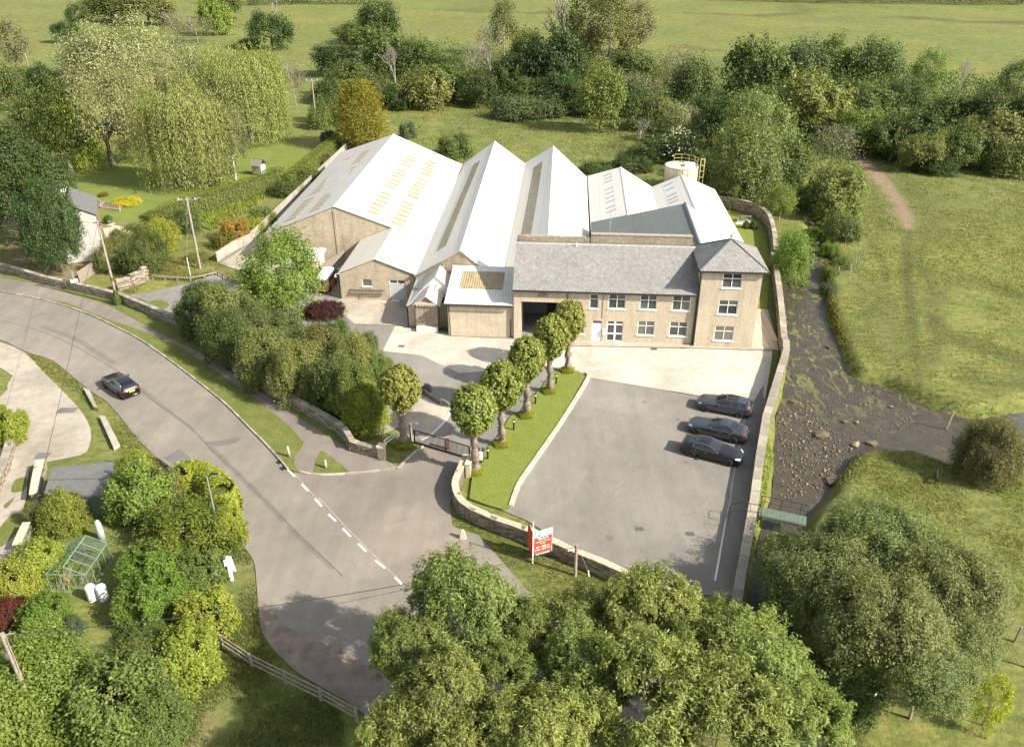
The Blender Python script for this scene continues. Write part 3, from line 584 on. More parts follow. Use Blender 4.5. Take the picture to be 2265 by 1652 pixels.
for k_ in range(26):
    x,y=rq.uniform(-3,22),rq.uniform(38,72)
    if sdist(np.array([x]),np.array([y]),CPP)[0]>-.8: continue
    r_=rq.uniform(.08,.32); oil.add([(x+r_*rq.uniform(.6,1.2)*math.cos(2*math.pi*i/9),y+r_*rq.uniform(.6,1.2)*math.sin(2*math.pi*i/9),.0332+.0001*k_) for i in range(9)],[tuple(range(9))])
oil.build('oil_stains',M_patch,kind='structure')
# left drive
sheet('gravel_drive',[ml(-900,400),ml(-200,590),ml(0,620),ml(165,690),ml(270,800),ml(420,950),ml(540,1080),ml(600,1200),ml(590,1310),ml(530,1370),ml(250,1425),ml(190,1480),ml(175,1652),bl(150,100),bl(190,230),bl(60,420),bl(-100,700),bl(-400,700),ml(-400,1300),ml(0,985),ml(48,900),ml(0,790),ml(-900,700)],.022,M_gravel,2)
for L in ([ml(105,1530),ml(180,1520),ml(160,1600),ml(75,1610)],[bl(60,130),bl(140,110),bl(160,180),bl(60,290),bl(0,330),bl(-60,300)],[zk(60,1000),zk(190,900),zk(240,860),zk(180,960),zk(100,1050)]): sheet('grass_patch',L,.035,M_turf,3)
for L,nm in (([ml(555,940),ml(600,960),ml(652,1078),ml(625,1070)],1),([ml(662,1128),ml(700,1130),ml(795,1310),ml(755,1335)],2)): sheet('low_concrete_wall',L,.35,M_kerb,thick=.5,kind=None,label='low concrete wall stub in the verge between drive and road, '+('upper short piece' if nm==1 else 'lower longer piece'),cat='wall')
# old parking area left of the hedge, garden path and slabs beside tower
sheet('old_parking_area',[z6(-200,1500),z6(0,1500),z6(300,1420),z6(700,1330),z6(1000,1230),z6(1200,1190),z6(1460,1330),z6(1700,1500),ml(1300,520),ml(1180,480),ml(960,350),ml(880,325)],.03,M_yard,3)
sheet('grass_mound',[ml(975,365),ml(1060,345),ml(1120,378),ml(1060,410),ml(1000,395)],.06,M_turf,3)
sheet('garden_patio',[z1(1330,740),z1(1530,750),z1(1500,790),z1(1660,820),z1(1640,940),z1(1400,960)],.03,M_palestone)
sheet('garden_path',[z1(880,190),z1(950,270),z1(1140,455),z1(950,475)],.035,M_slab)
sheet('side_lawn',[W(24.2,9.6),W(27.5,9.2),W(29.6,18.5),W(31.0,26),W(32.4,35),W(32.2,40.2),W(30.6,43.6),W(27.4,45.2),W(27.0,24),W(24.2,12)],.05,M_mown,world=True)
slabs=sheet('slab_path',[W(24.1,-.4),W(26.8,-.7),W(27.6,9.2),W(24.2,9.6)],.045,M_kerb,world=True)
SM=[MB().box((0,0,0),(.56,.56,.03),0,0,t).mesh('paving_slab',M_palestone) for t in (.1,.4,.7)]
for i in range(5):
    for j in range(16):
        if 24.45+i*.6>26.7+j*.05: continue
        p=W(24.45+i*.6,-.05+j*.6); ob('paving_slab',SM[(i*7+j*3)%3],slabs,(p.x,p.y,.062),(0,0,-YAW))
# right-hand drain kerb in the car park
strip([zc(1400,520),zc(1250,1290),zc(1185,1652),mr(325,1652),br(292,150)],.1,.036,M_conc2,'drain_channel')
sheet('white_strip',[zr(175,395),zr(200,395),zr(40,1330),zr(5,1330)],.06,M_concw,thick=.05)
# tyre arcs and scrapes on the tarmac
for L in ([mc(1365,1370),mc(1450,1430),mc(1560,1475),mc(1630,1485)],[mc(1620,1170),mc(1700,1205),mc(1800,1245)],[mc(1835,900),mc(1765,1035)],[mc(1960,925),mc(1915,1060)],[mc(1490,1490),mc(1430,1600)],[bc(1420,10),bc(1350,110)],[mc(1660,930),mc(1560,1100)]):
    strip(smooth_line(GP(L),5),.05,.0345,M_scr,'tyre_scuff',world=True)
for a in (mc(390,648),mc(2060,668),br(55,243),bc(1962,210)):
    p=G(*a); sheet('manhole_cover',[(p.x-.3,p.y-.22),(p.x+.3,p.y-.24),(p.x+.3,p.y+.2),(p.x-.3,p.y+.22)],.075 if a==mc(2060,668) else .036,M_lead,world=True)
# ------------------------------------------------ stone walls: every stone proud of a mortar core
SMESH=[]
for q in range(7):
    r_=random.Random(q); m_=MB(); 
    m_.box((0,0,0),(1,1,1),0,0,(.05,.2,.35,.5,.65,.8,.95)[q]); m_.v=[(x*(1+r_.uniform(-.06,.06)),y,z*(1+r_.uniform(-.09,.09))) for x,y,z in m_.v]
    SMESH.append(m_.mesh('stone',M_stones))
CMESH=[MB().box((0,0,0),(1,1,1),0,0,t).mesh('coping_stone',M_coping) for t in (.1,.35,.6,.9)]
def stone_wall(name,line,h,th,side,label,hs=.15,ls=.42,lim=280,cop=.12,smth=4,z0=0,group=None,prof=None,core=None,copobj=True,copm=None,cl=.55):
    P=[Vector((p[0],p[1])) for p in line]; P=smooth_line(P,smth) if smth else P
    L=[0]
    for a,b_ in zip(P[:-1],P[1:]): L.append(L[-1]+(b_-a).length)
    T=L[-1]; c0=P[len(P)//2]; root=thing(name,(c0.x,c0.y,z0),label=label,cat='wall',group=group)
    def at(s):
        s=min(max(s,0),T-1e-6)
        for i in range(len(P)-1):
            if L[i+1]>=s: break
        d=(P[i+1]-P[i]).normalized(); p=P[i]+d*(s-L[i]); return p-c0,d,Vector((-d.y,d.x))
    H=(lambda s:h) if prof is None else prof
    mb=MB(); n=max(2,int(T/1.0)); prev=None
    for i in range(n+1):
        s=T*i/n; p,d,nv=at(s); a=p+nv*th/2;b_=p-nv*th/2; r=[(a.x,a.y,-.4),(a.x,a.y,H(s)),(b_.x,b_.y,H(s)),(b_.x,b_.y,-.4)]
        if prev:
            for j in range(3): mb.quad(prev[j],r[j],r[j+1],prev[j+1])
        else: mb.quad(*r[::-1])
        prev=r
    mb.quad(*prev); mb.build('wall_core',core or M_mortar,root)
    rr=random.Random(len(label)); items=[]
    for sd in side:
        z=0.02
        while z<H(0)*1.0+.6:
            hh=hs*rr.uniform(.8,1.25); s=rr.uniform(-.2,0)
            while s<T:
                ll=ls*rr.uniform(.55,1.35); sm=s+ll/2
                if sm<T and z+hh<=H(sm)-cop+.02 and sm>0: items.append((sm,z+hh/2,ll-.025,hh-.022,sd))
                s+=ll
            z+=hh
    items.sort(key=lambda it:proj((at(it[0])[0]+c0).to_3d())[2])
    big=MB()
    for k,(s,z,ll,hh,sd) in enumerate(items):
        p,d,nv=at(s); q=p+nv*sd*(th/2+rr.uniform(-.02,.02)); a=math.atan2(d.y,d.x)
        if k<lim: ob('stone',SMESH[k%7],root,(q.x,q.y,z),(0,rr.uniform(-.03,.03),a),scale=(ll,.12,hh))
        else: big.box((q.x,q.y,z),(ll,.12,hh),a,0,rr.random())
    if big.v: big.build('stones',M_stones,root,kind='stuff')
    cb=MB(); k=0; s=0
    while s<T:
        ll=cl*rr.uniform(.8,1.25); sm=min(s+ll/2,T); p,d,nv=at(sm); a=math.atan2(d.y,d.x); zz_=H(sm)-cop/2+.01
        if copobj and k<260: ob('coping_stone',CMESH[rr.randrange(4)] if copm is None else copm[rr.randrange(len(copm))],root,(p.x,p.y,zz_+rr.uniform(-.012,.012)),(rr.uniform(-.03,.03),rr.uniform(-.02,.02),a),scale=(ll-.02,th+.08,cop))
        else: cb.box((p.x,p.y,zz_),(ll-.02,th+.08,cop),a,0,rr.random())
        k+=1; s+=ll
    if cb.v: cb.build('coping_stones',M_coping,root,kind='stuff')
    return root
def L2(L): return [tuple(G(*p))[:2] for p in L]
wl=L2([ml(-300,90),ml(30,160),ml(300,240),ml(520,290),ml(760,348),ml(900,400),ml(1260,562),ml(1500,770),ml(1800,970),ml(2100,1140),ml(2265,1240),z7(1330,440)])
stone_wall('stone_wall',wl,1.15,.4,(-1,),'long low rubble stone wall beside the pavement, curving under the overhanging hedge trees',smth=3,ls=.5,cl=.6)
stone_wall('stone_wall',L2([z7(1335,440),z7(1500,500),z7(1900,600)]),1.0,.4,(-1,),'short sunlit rubble wall linking the long roadside wall to the square gate pillar',smth=0,ls=.34,hs=.13)
p=G(*z7(1925,610)); r=thing('gate_pillar',(p.x,p.y,0),R(-12),label='square pale stone gate pillar with flat cap at the end of the roadside wall',cat='pillar')
MB().box((0,0,.6),(.52,.52,1.2)).build('pillar_shaft',M_blocks,r); MB().box((0,0,1.28),(.66,.66,.16)).build('pillar_cap',M_palestone,r)
fl=L2([mc(822,1440),mc(770,1560),bc(748,0),bc(800,110),bc(980,205),bc(1240,300),bc(1500,420),bc(1740,520),bc(2000,640),bc(2300,760)])
stone_wall('stone_wall',fl,1.15,.42,(-1,),'curved rubble stone wall with rough cream coping in front of the car park and tree lawn',smth=3,ls=.4,hs=.13,copm=[MB().box((0,0,0),(1,1,1),0,0,t).mesh('coping_stone',M_palestone) for t in (.0,.15,.3)],cl=.42)
# square bright end of that wall by the nearest lime
p=G(*mc(845,1475)); r=thing('wall_pier',(p.x,p.y,0),R(-8),label='bright cream rendered end pier of the curved wall beside the gate-side lime trunk',cat='pier'); MB().bb((-.18,-.9,0),(.18,.35,1.25)).build('pier_body',M_palestone,r); MB().bb((-.24,-.95,1.25),(.24,.4,1.33)).build('pier_cap',M_palestone,r)
# river wall beside the car park, with its flat cement top in long lengths
rl_=[W(31.0,24.1),W(30.6,21),W(28.95,10),W(27.3,.2),W(26.7,-3.4),(G(*(1690,950)).x,G(*(1690,950)).y),(G(*(1664,1130)).x,G(*(1664,1130)).y),(G(*(1632,1310)).x,G(*(1632,1310)).y),(G(*(1610,1450)).x,G(*(1610,1450)).y)]
stone_wall('stone_wall',[(p[0],p[1]) for p in rl_],1.3,.55,(1,-1),'long straight flat-topped river wall along the right side of the car park and tower',smth=2,ls=.5,hs=.16,lim=200,cop=.1,cl=1.6,core=M_oldstone)
def hr(s): return 1.55
stone_wall('stone_wall',[(p.x,p.y) for p in (W(27.2,46.6),W(29.5,45.8),W(31.4,44.2),W(32.9,41.2),W(33.2,38),W(32.6,32),W(31.35,24.4))],1.6,.5,(-1,1),'curved tall rubble garden wall behind the white sheds and picnic lawn',smth=4,ls=.5,hs=.17,lim=260,cop=.1,cl=.8)
# ------------------------------------------------ building helpers (building frame: u along the facade, v away from the camera)
def bthing(name,**k): return thing(name,(OB.x,OB.y,0),-YAW,**k)
def prism_walls(mb,P,z0,z1s,mi=0,skip=()):
    n=len(P)
    for i in range(n):
        if i in skip: continue
        a,b_=P[i],P[(i+1)%n]; mb.quad((a[0],a[1],z0),(b_[0],b_[1],z0),(b_[0],b_[1],z1s[(i+1)%n]),(a[0],a[1],z1s[i]),mi=mi)
def wall_holes(mb,u0,u1,z0,z1,v,holes,th=.3,mi=0):
    "wall in the plane v (facing -v) with rectangular openings and reveals"
    us=sorted({u0,u1,*[h[0] for h in holes],*[h[1] for h in holes]}); zs=sorted({z0,z1,*[h[2] for h in holes],*[h[3] for h in holes]})
    for i in range(len(us)-1):
        for j in range(len(zs)-1):
            a,b_,c,d=us[i],us[i+1],zs[j],zs[j+1]; cu,cz=(a+b_)/2,(c+d)/2
            if any(h[0]<cu<h[1] and h[2]<cz<h[3] for h in holes): continue
            mb.quad((a,v,c),(b_,v,c),(b_,v,d),(a,v,d),mi=mi)
    for a,b_,c,d in holes:
        mb.quad((a,v,c),(a,v+th,c),(b_,v+th,c),(b_,v,c),mi=mi); mb.quad((a,v,d),(b_,v,d),(b_,v+th,d),(a,v+th,d),mi=mi)
        mb.quad((a,v,c),(a,v,d),(a,v+th,d),(a,v+th,c),mi=mi); mb.quad((b_,v,c),(b_,v+th,c),(b_,v+th,d),(b_,v,d),mi=mi)
def window(root,a,b_,c,d,v,cols=2,rows=(.36,),sill=True,blind=None,lab=None):
    f=MB(); w=.07; y0,y1=v+.05,v+.13
    for x0,x1,za,zb in ((a,b_,c,c+w),(a,b_,d-w,d),(a,a+w,c+w,d-w),(b_-w,b_,c+w,d-w)): f.bb((x0,y0,za),(x1,y1,zb))
    xs=[a+w]+[a+(b_-a)*i/cols for i in range(1,cols)]+[b_-w]; zs=[c+w]+[d-(d-c)*r for r in rows][::-1]+[d-w]
    for x in xs[1:-1]: f.bb((x-.035,y0-.01,c+w),(x+.035,y1,d-w))
    for z in zs[1:-1]:
        for i in range(len(xs)-1): f.bb((xs[i]+(.036 if i else 0),y0-.005,z-.03),(xs[i+1]-(.036 if i<len(xs)-2 else 0),y1,z+.03))
    fo=f.build('window',M_white,root)
    if lab: fo['label']=lab
    for i in range(len(xs)-1):
        for j in range(len(zs)-1):
            MB().bb((xs[i]-.005,v+.09,zs[j]-.005),(xs[i+1]+.005,v+.105,zs[j+1]+.005)).build('pane',M_glassv[rnd.choice((0,0,1,1,2))],fo)
    if sill: MB().bb((a-.08,v-.07,c-.09),(b_+.08,v+.06,c-.002)).build('sill',M_white,fo)
    if blind:
        q=MB()
        for i in range(int((b_-a)/.1)): q.bb((a+.05+i*.1,v+.075,c+.08),(a+.09+i*.1,v+.085,d-.08))
        q.build('blind',blind,fo)
    return fo
def roof_quad(root,name,P,m,th=.06,**k):
    "P: eave_a, eave_b, ridge_b, ridge_a; thick sheet"
    mb=MB(); n=(Vector(P[1])-Vector(P[0])).cross(Vector(P[-1])-Vector(P[0])).normalized(); n=n if n.z>0 else -n
    Q=[Vector(p)-n*th for p in P]; N=len(P); mb.add([*P,*Q],[tuple(range(N)),tuple(range(N,2*N))[::-1]]+[(i,N+i,N+(i+1)%N,(i+1)%N) for i in range(N)])
    return mb.build(name,m,root,**k)
SLM=[MB().box((0,0,0),(.308,.30,.02),0,0,t).mesh('slate',M_slate) for t in (.02,.18,.32,.46,.6,.74,.9)]
def slates(root,E0,E1,R1,R0,w=.33,ex=.275,lim=300,name='slate'):
    "courses of slates over the plane eave E0-E1 / ridge R0-R1 (quad or triangle)"
    E0,E1,R0,R1=map(Vector,(E0,E1,R0,R1)); ux=(E1-E0).normalized(); up=((R0+R1)/2-(E0+E1)/2); up=(up-ux*up.dot(ux)).normalized(); n=ux.cross(up)
    if n.z<0:n=-n
    h=(R0-E0).dot(up); rows=int(h/ex); rr=random.Random(3); items=[]
    for j in range(rows+1):
        t=min(1,(j*ex+ex/2)/h); a=(R0-E0).dot(ux)*t; b_=(E1-E0).length+(R1-E1).dot(ux)*t; k=0; x=math.floor(a/w)*w-(w/2 if j%2 else 0)
        while x<b_-.04:
            x0,x1=max(x,a),min(x+w,b_)
            if x1-x0>.06 and (j*ex+ex)<=h+ex*.6: items.append((j,(x0+x1)/2,x1-x0))
            x+=w
    M0=Matrix((ux,up,n)).transposed(); big=MB(); tl_=math.atan2(.02,.3)
    for i,(j,x,ww) in enumerate(items):
        c=E0+ux*x+up*(j*ex+ex*.5)+n*(.022+rr.uniform(-.002,.004)); Mx=M0@Matrix.Rotation(tl_+rr.uniform(-.01,.01),3,'X')@Matrix.Rotation(rr.uniform(-.012,.012),3,'Z')
        if i<lim:
            o=ob(name,SLM[rr.randrange(7)] if True else None,root,c); o.rotation_euler=Mx.to_euler(); o.scale=(ww/.33,1,1)
        else: big.box(c,(ww-.022,.30,.02),0,0,min(1,max(0,rr.gauss(.5,.26)+(.18*math.sin(c.x*.9)*math.sin(c.y*.7)))),Mx)
    if big.v: big.build(name+'s',M_slate,root,kind='stuff')
# ------------------------------------------------ the mill: two-storey range, three-storey tower
mill=bthing('mill_building',label='two-storey pale stone mill range with slate roof and three-storey hipped tower at its right end',cat='building')
UE=18.32; EZ=5.6
wins=[(7.62,8.5,3.66,5.26),(9.5,11.2,3.72,5.30),(12.62,14.3,3.74,5.30),(15.82,17.6,3.74,5.30),(6.1,7.2,.8,2.46),(12.58,14.27,.88,2.48),(15.78,17.6,.9,2.5)]
doors=[(7.98,8.98,.02,2.36),(9.48,11.15,.02,2.36)]
gar=(.75,5.2,.0,4.2)
mb=MB(); wall_holes(mb,0,UE,0,EZ,0,wins+doors+[gar])
mb.quad((0,6.6,0),(0,0,0),(0,0,EZ),(0,5.15,8.45),(0,6.6,8.45)); mb.quad((0,6.6,0),(UE,6.6,0),(UE,6.6,8.4),(0,6.6,8.4))
mb.build('front_wall',M_render,mill)
mb=MB().bb((0,-.012,4.2),(5.28,-.002,4.72)).bb((0,-.012,0),(.75,-.002,4.2)); mb.build('smooth_band',M_smooth,mill)
for a,b_,c,d in wins: window(mill,a,b_,c,d,0,1 if b_-a<1.2 else 2)
mb=MB().bb((5.2,.1,0),(5.5,6.3,4.3)).bb((.55,.25,-.0),(.75,6.3,4.3)); mb.quad((.7,6.3,0),(5.3,6.3,0),(5.3,6.3,4.3),(.7,6.3,4.3)); mb.quad((.7,.3,4.3),(5.3,.3,4.3),(5.3,6.3,4.3),(.7,6.3,4.3)); mb.build('loading_bay',M_inner,mill)
MB().quad((.75,0,.05),(5.2,0,.05),(5.2,6.3,.05),(.75,6.3,.05)).build('bay_floor',M_yard,mill)
MB().bb((4.2,3.2,.05),(4.8,3.6,3.5)).build('bay_post',M_innerd,mill); MB().bb((3.2,6.0,.1),(4.2,6.25,2.6)).build('inner_door',M_innerd,mill)
MB().bb((2.42,-.04,4.78),(3.4,.0,5.42)).build('stone_plaque',M_oldstone,mill)
# rooms behind the glass
MB().bb((5.6,.45,.05),(UE-.3,4.5,2.9)).bb((5.6,.45,3.1),(UE-.3,4.5,5.4)).build('rooms',M_inner,mill)
# doors
a,b_,c,d=doors[0]; do=MB().bb((a+.05,.06,c),(b_-.05,.12,d-.32)).bb((a,.04,c),(a+.05,.14,d)).bb((b_-.05,.04,c),(b_,.14,d)).bb((a+.05,.04,d-.05),(b_-.05,.14,d)).bb((a+.05,.04,d-.34),(b_-.05,.14,d-.32)).build('door',M_white,mill,label='plain white door with a slim toplight'); MB().bb((a+.05,.09,d-.31),(b_-.05,.1,d-.05)).build('toplight',M_glass,do)
a,b_,c,d=doors[1]; f=MB(); mid=(a+b_)/2
for x0,x1 in ((a,a+.09),(mid-.09,mid+.09),(b_-.09,b_)): f.bb((x0,.04,c),(x1,.14,d))
for ya_,yb_ in ((c,c+.14),(.85,1.0),(1.9,2.02),(d-.06,d)):
    f.bb((a+.09,.05,ya_),(mid-.09,.13,yb_)); f.bb((mid+.09,.05,ya_),(b_-.09,.13,yb_))
dd=f.build('double_door',M_white,mill,label='white glazed double door')
for x0,x1 in ((a+.09,mid-.09),(mid+.09,b_-.09)):
    for ya_,yb_ in ((c+.14,.85),(1.0,1.9),(2.02,d-.06)): MB().bb((x0,.085,ya_),(x1,.095,yb_)).build('pane',M_glass,dd)
MB().bb((9.08,-.16,.82),(9.4,0,1.42)).build('meter_box',M_white,mill)
# tower
TU0,TU1,TV0,TV1,TZ=18.34,24.1,-.42,5.9,8.3
tw=[(20.35,22.2,6.48,8.02),(20.28,22.15,3.66,5.2),(20.22,22.12,.76,2.4)]
mb=MB(); wall_holes(mb,TU0,TU1,0,TZ,TV0,tw); mb.quad((TU1,TV0,0),(TU1,TV1,0),(TU1,TV1,TZ),(TU1,TV0,TZ)); mb.quad((TU0,TV1,0),(TU0,TV0,0),(TU0,TV0,TZ),(TU0,TV1,TZ)); mb.quad((TU1,TV1,0),(TU0,TV1,0),(TU0,TV1,TZ),(TU1,TV1,TZ)); mb.build('tower_wall',M_render,mill,label='three-storey tower wall')
for i,(a,b_,c,d) in enumerate(tw): window(mill,a,b_,c,d,TV0,2,blind=M_blind if i==2 else None,lab='ground-floor tower window with brown vertical blinds' if i==2 else None)
MB().bb((18.6,.05,.05),(23.9,5.6,2.8)).bb((18.6,.05,3.1),(23.9,5.6,5.6)).bb((18.6,.05,5.9),(23.9,5.6,8.1)).build('tower_rooms',M_inner,mill)
ro=roof_quad(mill,'roof',[(-.12,-.28,5.55),(UE,-.28,5.55),(UE,5.15,8.5),(-.12,5.15,8.5)],M_slatebase)
slates(ro,(-.12,-.3,5.58),(UE-.02,-.3,5.58),(UE-.02,5.12,8.53),(-.12,5.12,8.53))
RT=MB().add(*[(lambda w_:([(-.5,-.13,-.05),(-.5,0,.05),(-.5,.13,-.05),(.5,-.13,-.05),(.5,0,.05),(.5,.13,-.05)],[(0,3,4,1),(1,4,5,2),(0,1,2),(3,5,4)]))(0)][0]).mesh('ridge_tile',M_ridge)
for i in range(22): ob('ridge_tile',RT,ro,(-.1+.42+i*.835,5.15,8.56),(rnd.uniform(-.02,.02),0,0),scale=(.82,1.15,1.1))
mb=MB().bb((0,6.2,8.2),(7.6,6.6,8.95)).bb((7.6,6.15,8.2),(18.0,6.7,9.25)); mb.build('parapet',M_oldstone,mill)
MB().bb((-.05,5.25,8.0),(.1,6.6,8.9)).build('parapet_end',M_lead,mill)
MB().bb((0,5.2,8.30),(18.2,6.2,8.36)).build('parapet_gutter',M_lead,mill)
MB().bb((7.6,6.1,9.25),(18.05,6.75,9.33)).build('parapet_cap',M_coping,mill)
MB().tube((6.1,4.85,8.4),(6.1,4.85,8.85),.05).build('vent_pipe',M_white,mill)
A=(21.3,2.75,10.35); ec=[(18.0,-.75,TZ),(24.62,-.75,TZ),(24.62,6.15,TZ),(18.0,6.15,TZ)]
tr_=MB(); tr_.add(ec+[A],[(0,1,4),(1,2,4),(2,3,4),(3,0,4),(3,2,1,0)]); tro=tr_.build('tower_roof',M_slatebase,mill)
for i,lim in ((0,190),(1,60),(3,50)):
    a,b_=Vector(ec[i]),Vector(ec[(i+1)%4]); apx=Vector(A); slates(tro,a+Vector((0,0,.02)),b_+Vector((0,0,.02)),apx,apx,lim=lim,w=.36,ex=.3)
for c_ in ec: 
    d=Vector(A)-Vector(c_); MB().tube(Vector(c_)+Vector((0,0,.05)),Vector(A)+Vector((0,0,.05)),.07,n=6).build('hip_tile',M_lead,tro)
MB().lathe([(.03,0),(.1,.06),(.06,.16),(.17,.24),(.2,.38),(.14,.52),(.02,.6)],10,A).build('ball_finial',M_palestone,tro)
mb=MB().bb((-.12,-.40,5.42),(UE-.02,-.28,5.53)); mb.build('gutter',M_pipe,mill)
mb=MB().bb((17.95,-.86,8.16),(24.66,-.75,8.28)).bb((24.6,-.75,8.16),(24.7,6.2,8.28)).bb((17.9,-.75,8.16),(18.0,6.2,8.28)); mb.build('gutter',M_pipe,mill)
MB().tube((5.42,-.1,0.06),(5.42,-.1,5.45),.05).build('downpipe',M_pipe,mill); MB().tube((18.16,-.12,.06),(18.16,-.12,5.45),.06).build('downpipe',M_pipe,mill)
mb=MB(); mb.tube((18.0,-.5,.06),(18.0,-.5,.1),.06).path([(18.22,-.3,.05),(18.22,-.3,8.2)],.06); mb.build('downpipe',M_pipe,mill)
MB().path([(8.95,-.03,2.6),(8.95,-.03,5.4)],.018).build('cable_run',M_wire,mill)
MB().bb((5.44,-.12,8.0),(5.5,0,8.02)).bb((2.75,-.25,5.30),(3.0,-.02,5.42)).build('floodlight',M_black,mill)
# ------------------------------------------------ annex with corrugated roof left of the bay
an=bthing('lean_to_annex',label='cream block annex with ribbed white lean-to roof left of the loading bay',cat='building')
mb=MB(); mb.quad((-6.85,.3,0),(-.02,.3,0),(-.02,.3,3.7),(-6.85,.3,3.7)); mb.quad((-6.85,7,0),(-6.85,.3,0),(-6.85,.3,3.7),(-6.85,7,4.95)); mb.build('front_wall',M_smooth,an)
def ribbed(u0,u1,e,r_,pitch=.25,amp=.045):
    "corrugated slope from eave e=(v,z) to ridge r_=(v,z)"
    mb=MB(); n=int((u1-u0)/pitch*4); pts=[]
    for i in range(n+1): pts.append((u0+(u1-u0)*i/n,amp if i%4==1 else (0 if i%4 else 0)))
    for (a,ha),(b_,hb) in zip(pts[:-1],pts[1:]): mb.quad((a,e[0],e[1]+ha),(b_,e[0],e[1]+hb),(b_,r_[0],r_[1]+hb),(a,r_[0],r_[1]+ha))
    return mb
ribbed(-7.15,-.04,(-.05,3.72),(7.1,5.0)).build('roof',M_sheetN,an); 
k=(5.0-3.72)/7.15; ribbed(-5.9,-1.4,(2.75,3.755+2.8*k),(6.1,3.755+6.15*k),.25,.045).build('rooflight',M_rl,an)
MB().bb((-7.2,7.0,4.85),(-.04,7.2,5.05)).build('ridge_flashing',M_trim,an)
MB().bb((-7.2,-.17,3.56),(-.06,-.05,3.68)).build('gutter',M_pipe,an); MB().tube((-6.6,.2,.05),(-6.72,.2,3.6),.055).build('downpipe',M_pipe,an); MB().tube((-.35,.24,.05),(-.35,.24,2.0),.04).build('downpipe',M_pipe,an)
# ------------------------------------------------ sheds
def gable_shed(name,label,L,Rg,R_,mL,mR,zb=0,near=True,wallm=None,far=True,drop=0.0,ridge=M_trim):
    """L,Rg,R_: ((u,v,z) near, (u,v,z) far) of left eave, ridge and right eave"""
    s=bthing(name,label=label,cat='warehouse')
    wm=wallm or M_blocks
    roof_quad(s,'roof_slope',[L[1],L[0],Rg[0],Rg[1]],mL); roof_quad(s,'roof_slope',[R_[0],R_[1],Rg[1],Rg[0]],mR)
    i=.12; mb=MB()
    for q,on in ((0,near),(1,far)):
        if on:
            dv=i if q==0 else -i; mb.quad((L[q][0]+.15,L[q][1]+dv,0),(R_[q][0]-.15,R_[q][1]+dv,0),(R_[q][0]-.15,R_[q][1]+dv,R_[q][2]-.1),(Rg[q][0],Rg[q][1]+dv,Rg[q][2]-.1),(L[q][0]+.15,L[q][1]+dv,L[q][2]-.1))
    mb.quad((L[0][0]+.15,L[0][1]+i,0),(L[1][0]+.15,L[1][1]-i,0),(L[1][0]+.15,L[1][1]-i,L[1][2]-.1),(L[0][0]+.15,L[0][1]+i,L[0][2]-.1))
    mb.quad((R_[0][0]-.15,R_[0][1]+i,0),(R_[1][0]-.15,R_[1][1]-i,0),(R_[1][0]-.15,R_[1][1]-i,R_[1][2]-.1),(R_[0][0]-.15,R_[0][1]+i,R_[0][2]-.1))
    mb.build('wall',wm,s)
    a,b_=Vector(Rg[0]),Vector(Rg[1]); MB().tube(a+Vector((0,-.02,-.02)),b_+Vector((0,0,-.02)),.09,n=6).build('ridge_cap',ridge,s)
    return s
def on_plane(E0,R0,u): return E0[2]+(u-E0[0])*(R0[2]-E0[2])/(R0[0]-E0[0])
def on_skew(E,Rg,u,v):
    a=(v-E[0][1])/(E[1][1]-E[0][1]); b_=(v-Rg[0][1])/(Rg[1][1]-Rg[0][1]); e=E[0][0]+(E[1][0]-E[0][0])*a; q=Rg[0][0]+(Rg[1][0]-Rg[0][0])*b_
    return E[0][2]+(u-e)*(Rg[0][2]-E[0][2])/(q-e)
def lights(s,E,Rg,items,m,name='rooflight',lift=.035):
    for u0,u1,v0,v1 in items:
        f=(lambda u,v:on_skew(E,Rg,u,v)+lift) if isinstance(E[0],tuple) else (lambda u,v:on_plane(E,Rg,u)+lift)
        roof_quad(s,name,[(u0,v0,f(u0,v0)),(u1,v0,f(u1,v0)),(u1,v1,f(u1,v1)),(u0,v1,f(u0,v1))],m,.06)
S1L=((-32.7,19.4,3.55),(-33.7,60.5,3.55)); S1R=((-23.35,19.4,7.4),(-23.75,57.6,7.4)); S1E=((-11.75,19.4,3.25),(-12.25,55.3,3.25))
s1=gable_shed('warehouse','widest white-roofed warehouse at the far left with rows of yellowed rooflights',S1L,S1R,S1E,M_sheetG,M_sheetW)
ve=[21.3+i*1.62 for i in range(19)]
for i,v0 in enumerate(ve):
    if i in (6,13): continue
    if v0<50: lights(s1,S1E,S1R,[(-19.9-.012*(v0-20),-18.35-.012*(v0-20),v0,v0+.95)],M_rl)
    if v0-.8<50.5: lights(s1,S1E,S1R,[(-16.85-.012*(v0-20),-15.3-.012*(v0-20),v0-.6,v0+.35)],M_rl)
    if v0<52: lights(s1,S1L,S1R,[(-30.6-.014*(v0-20),-29.1-.014*(v0-20),v0+.3,v0+1.25),(-27.3-.014*(v0-20),-25.8-.014*(v0-20),v0,v0+.95)],M_rl)
MB().tube((-23.3,19.38,7.1),(-23.3,19.38,.0),.03).build('downpipe',M_palestone,s1)
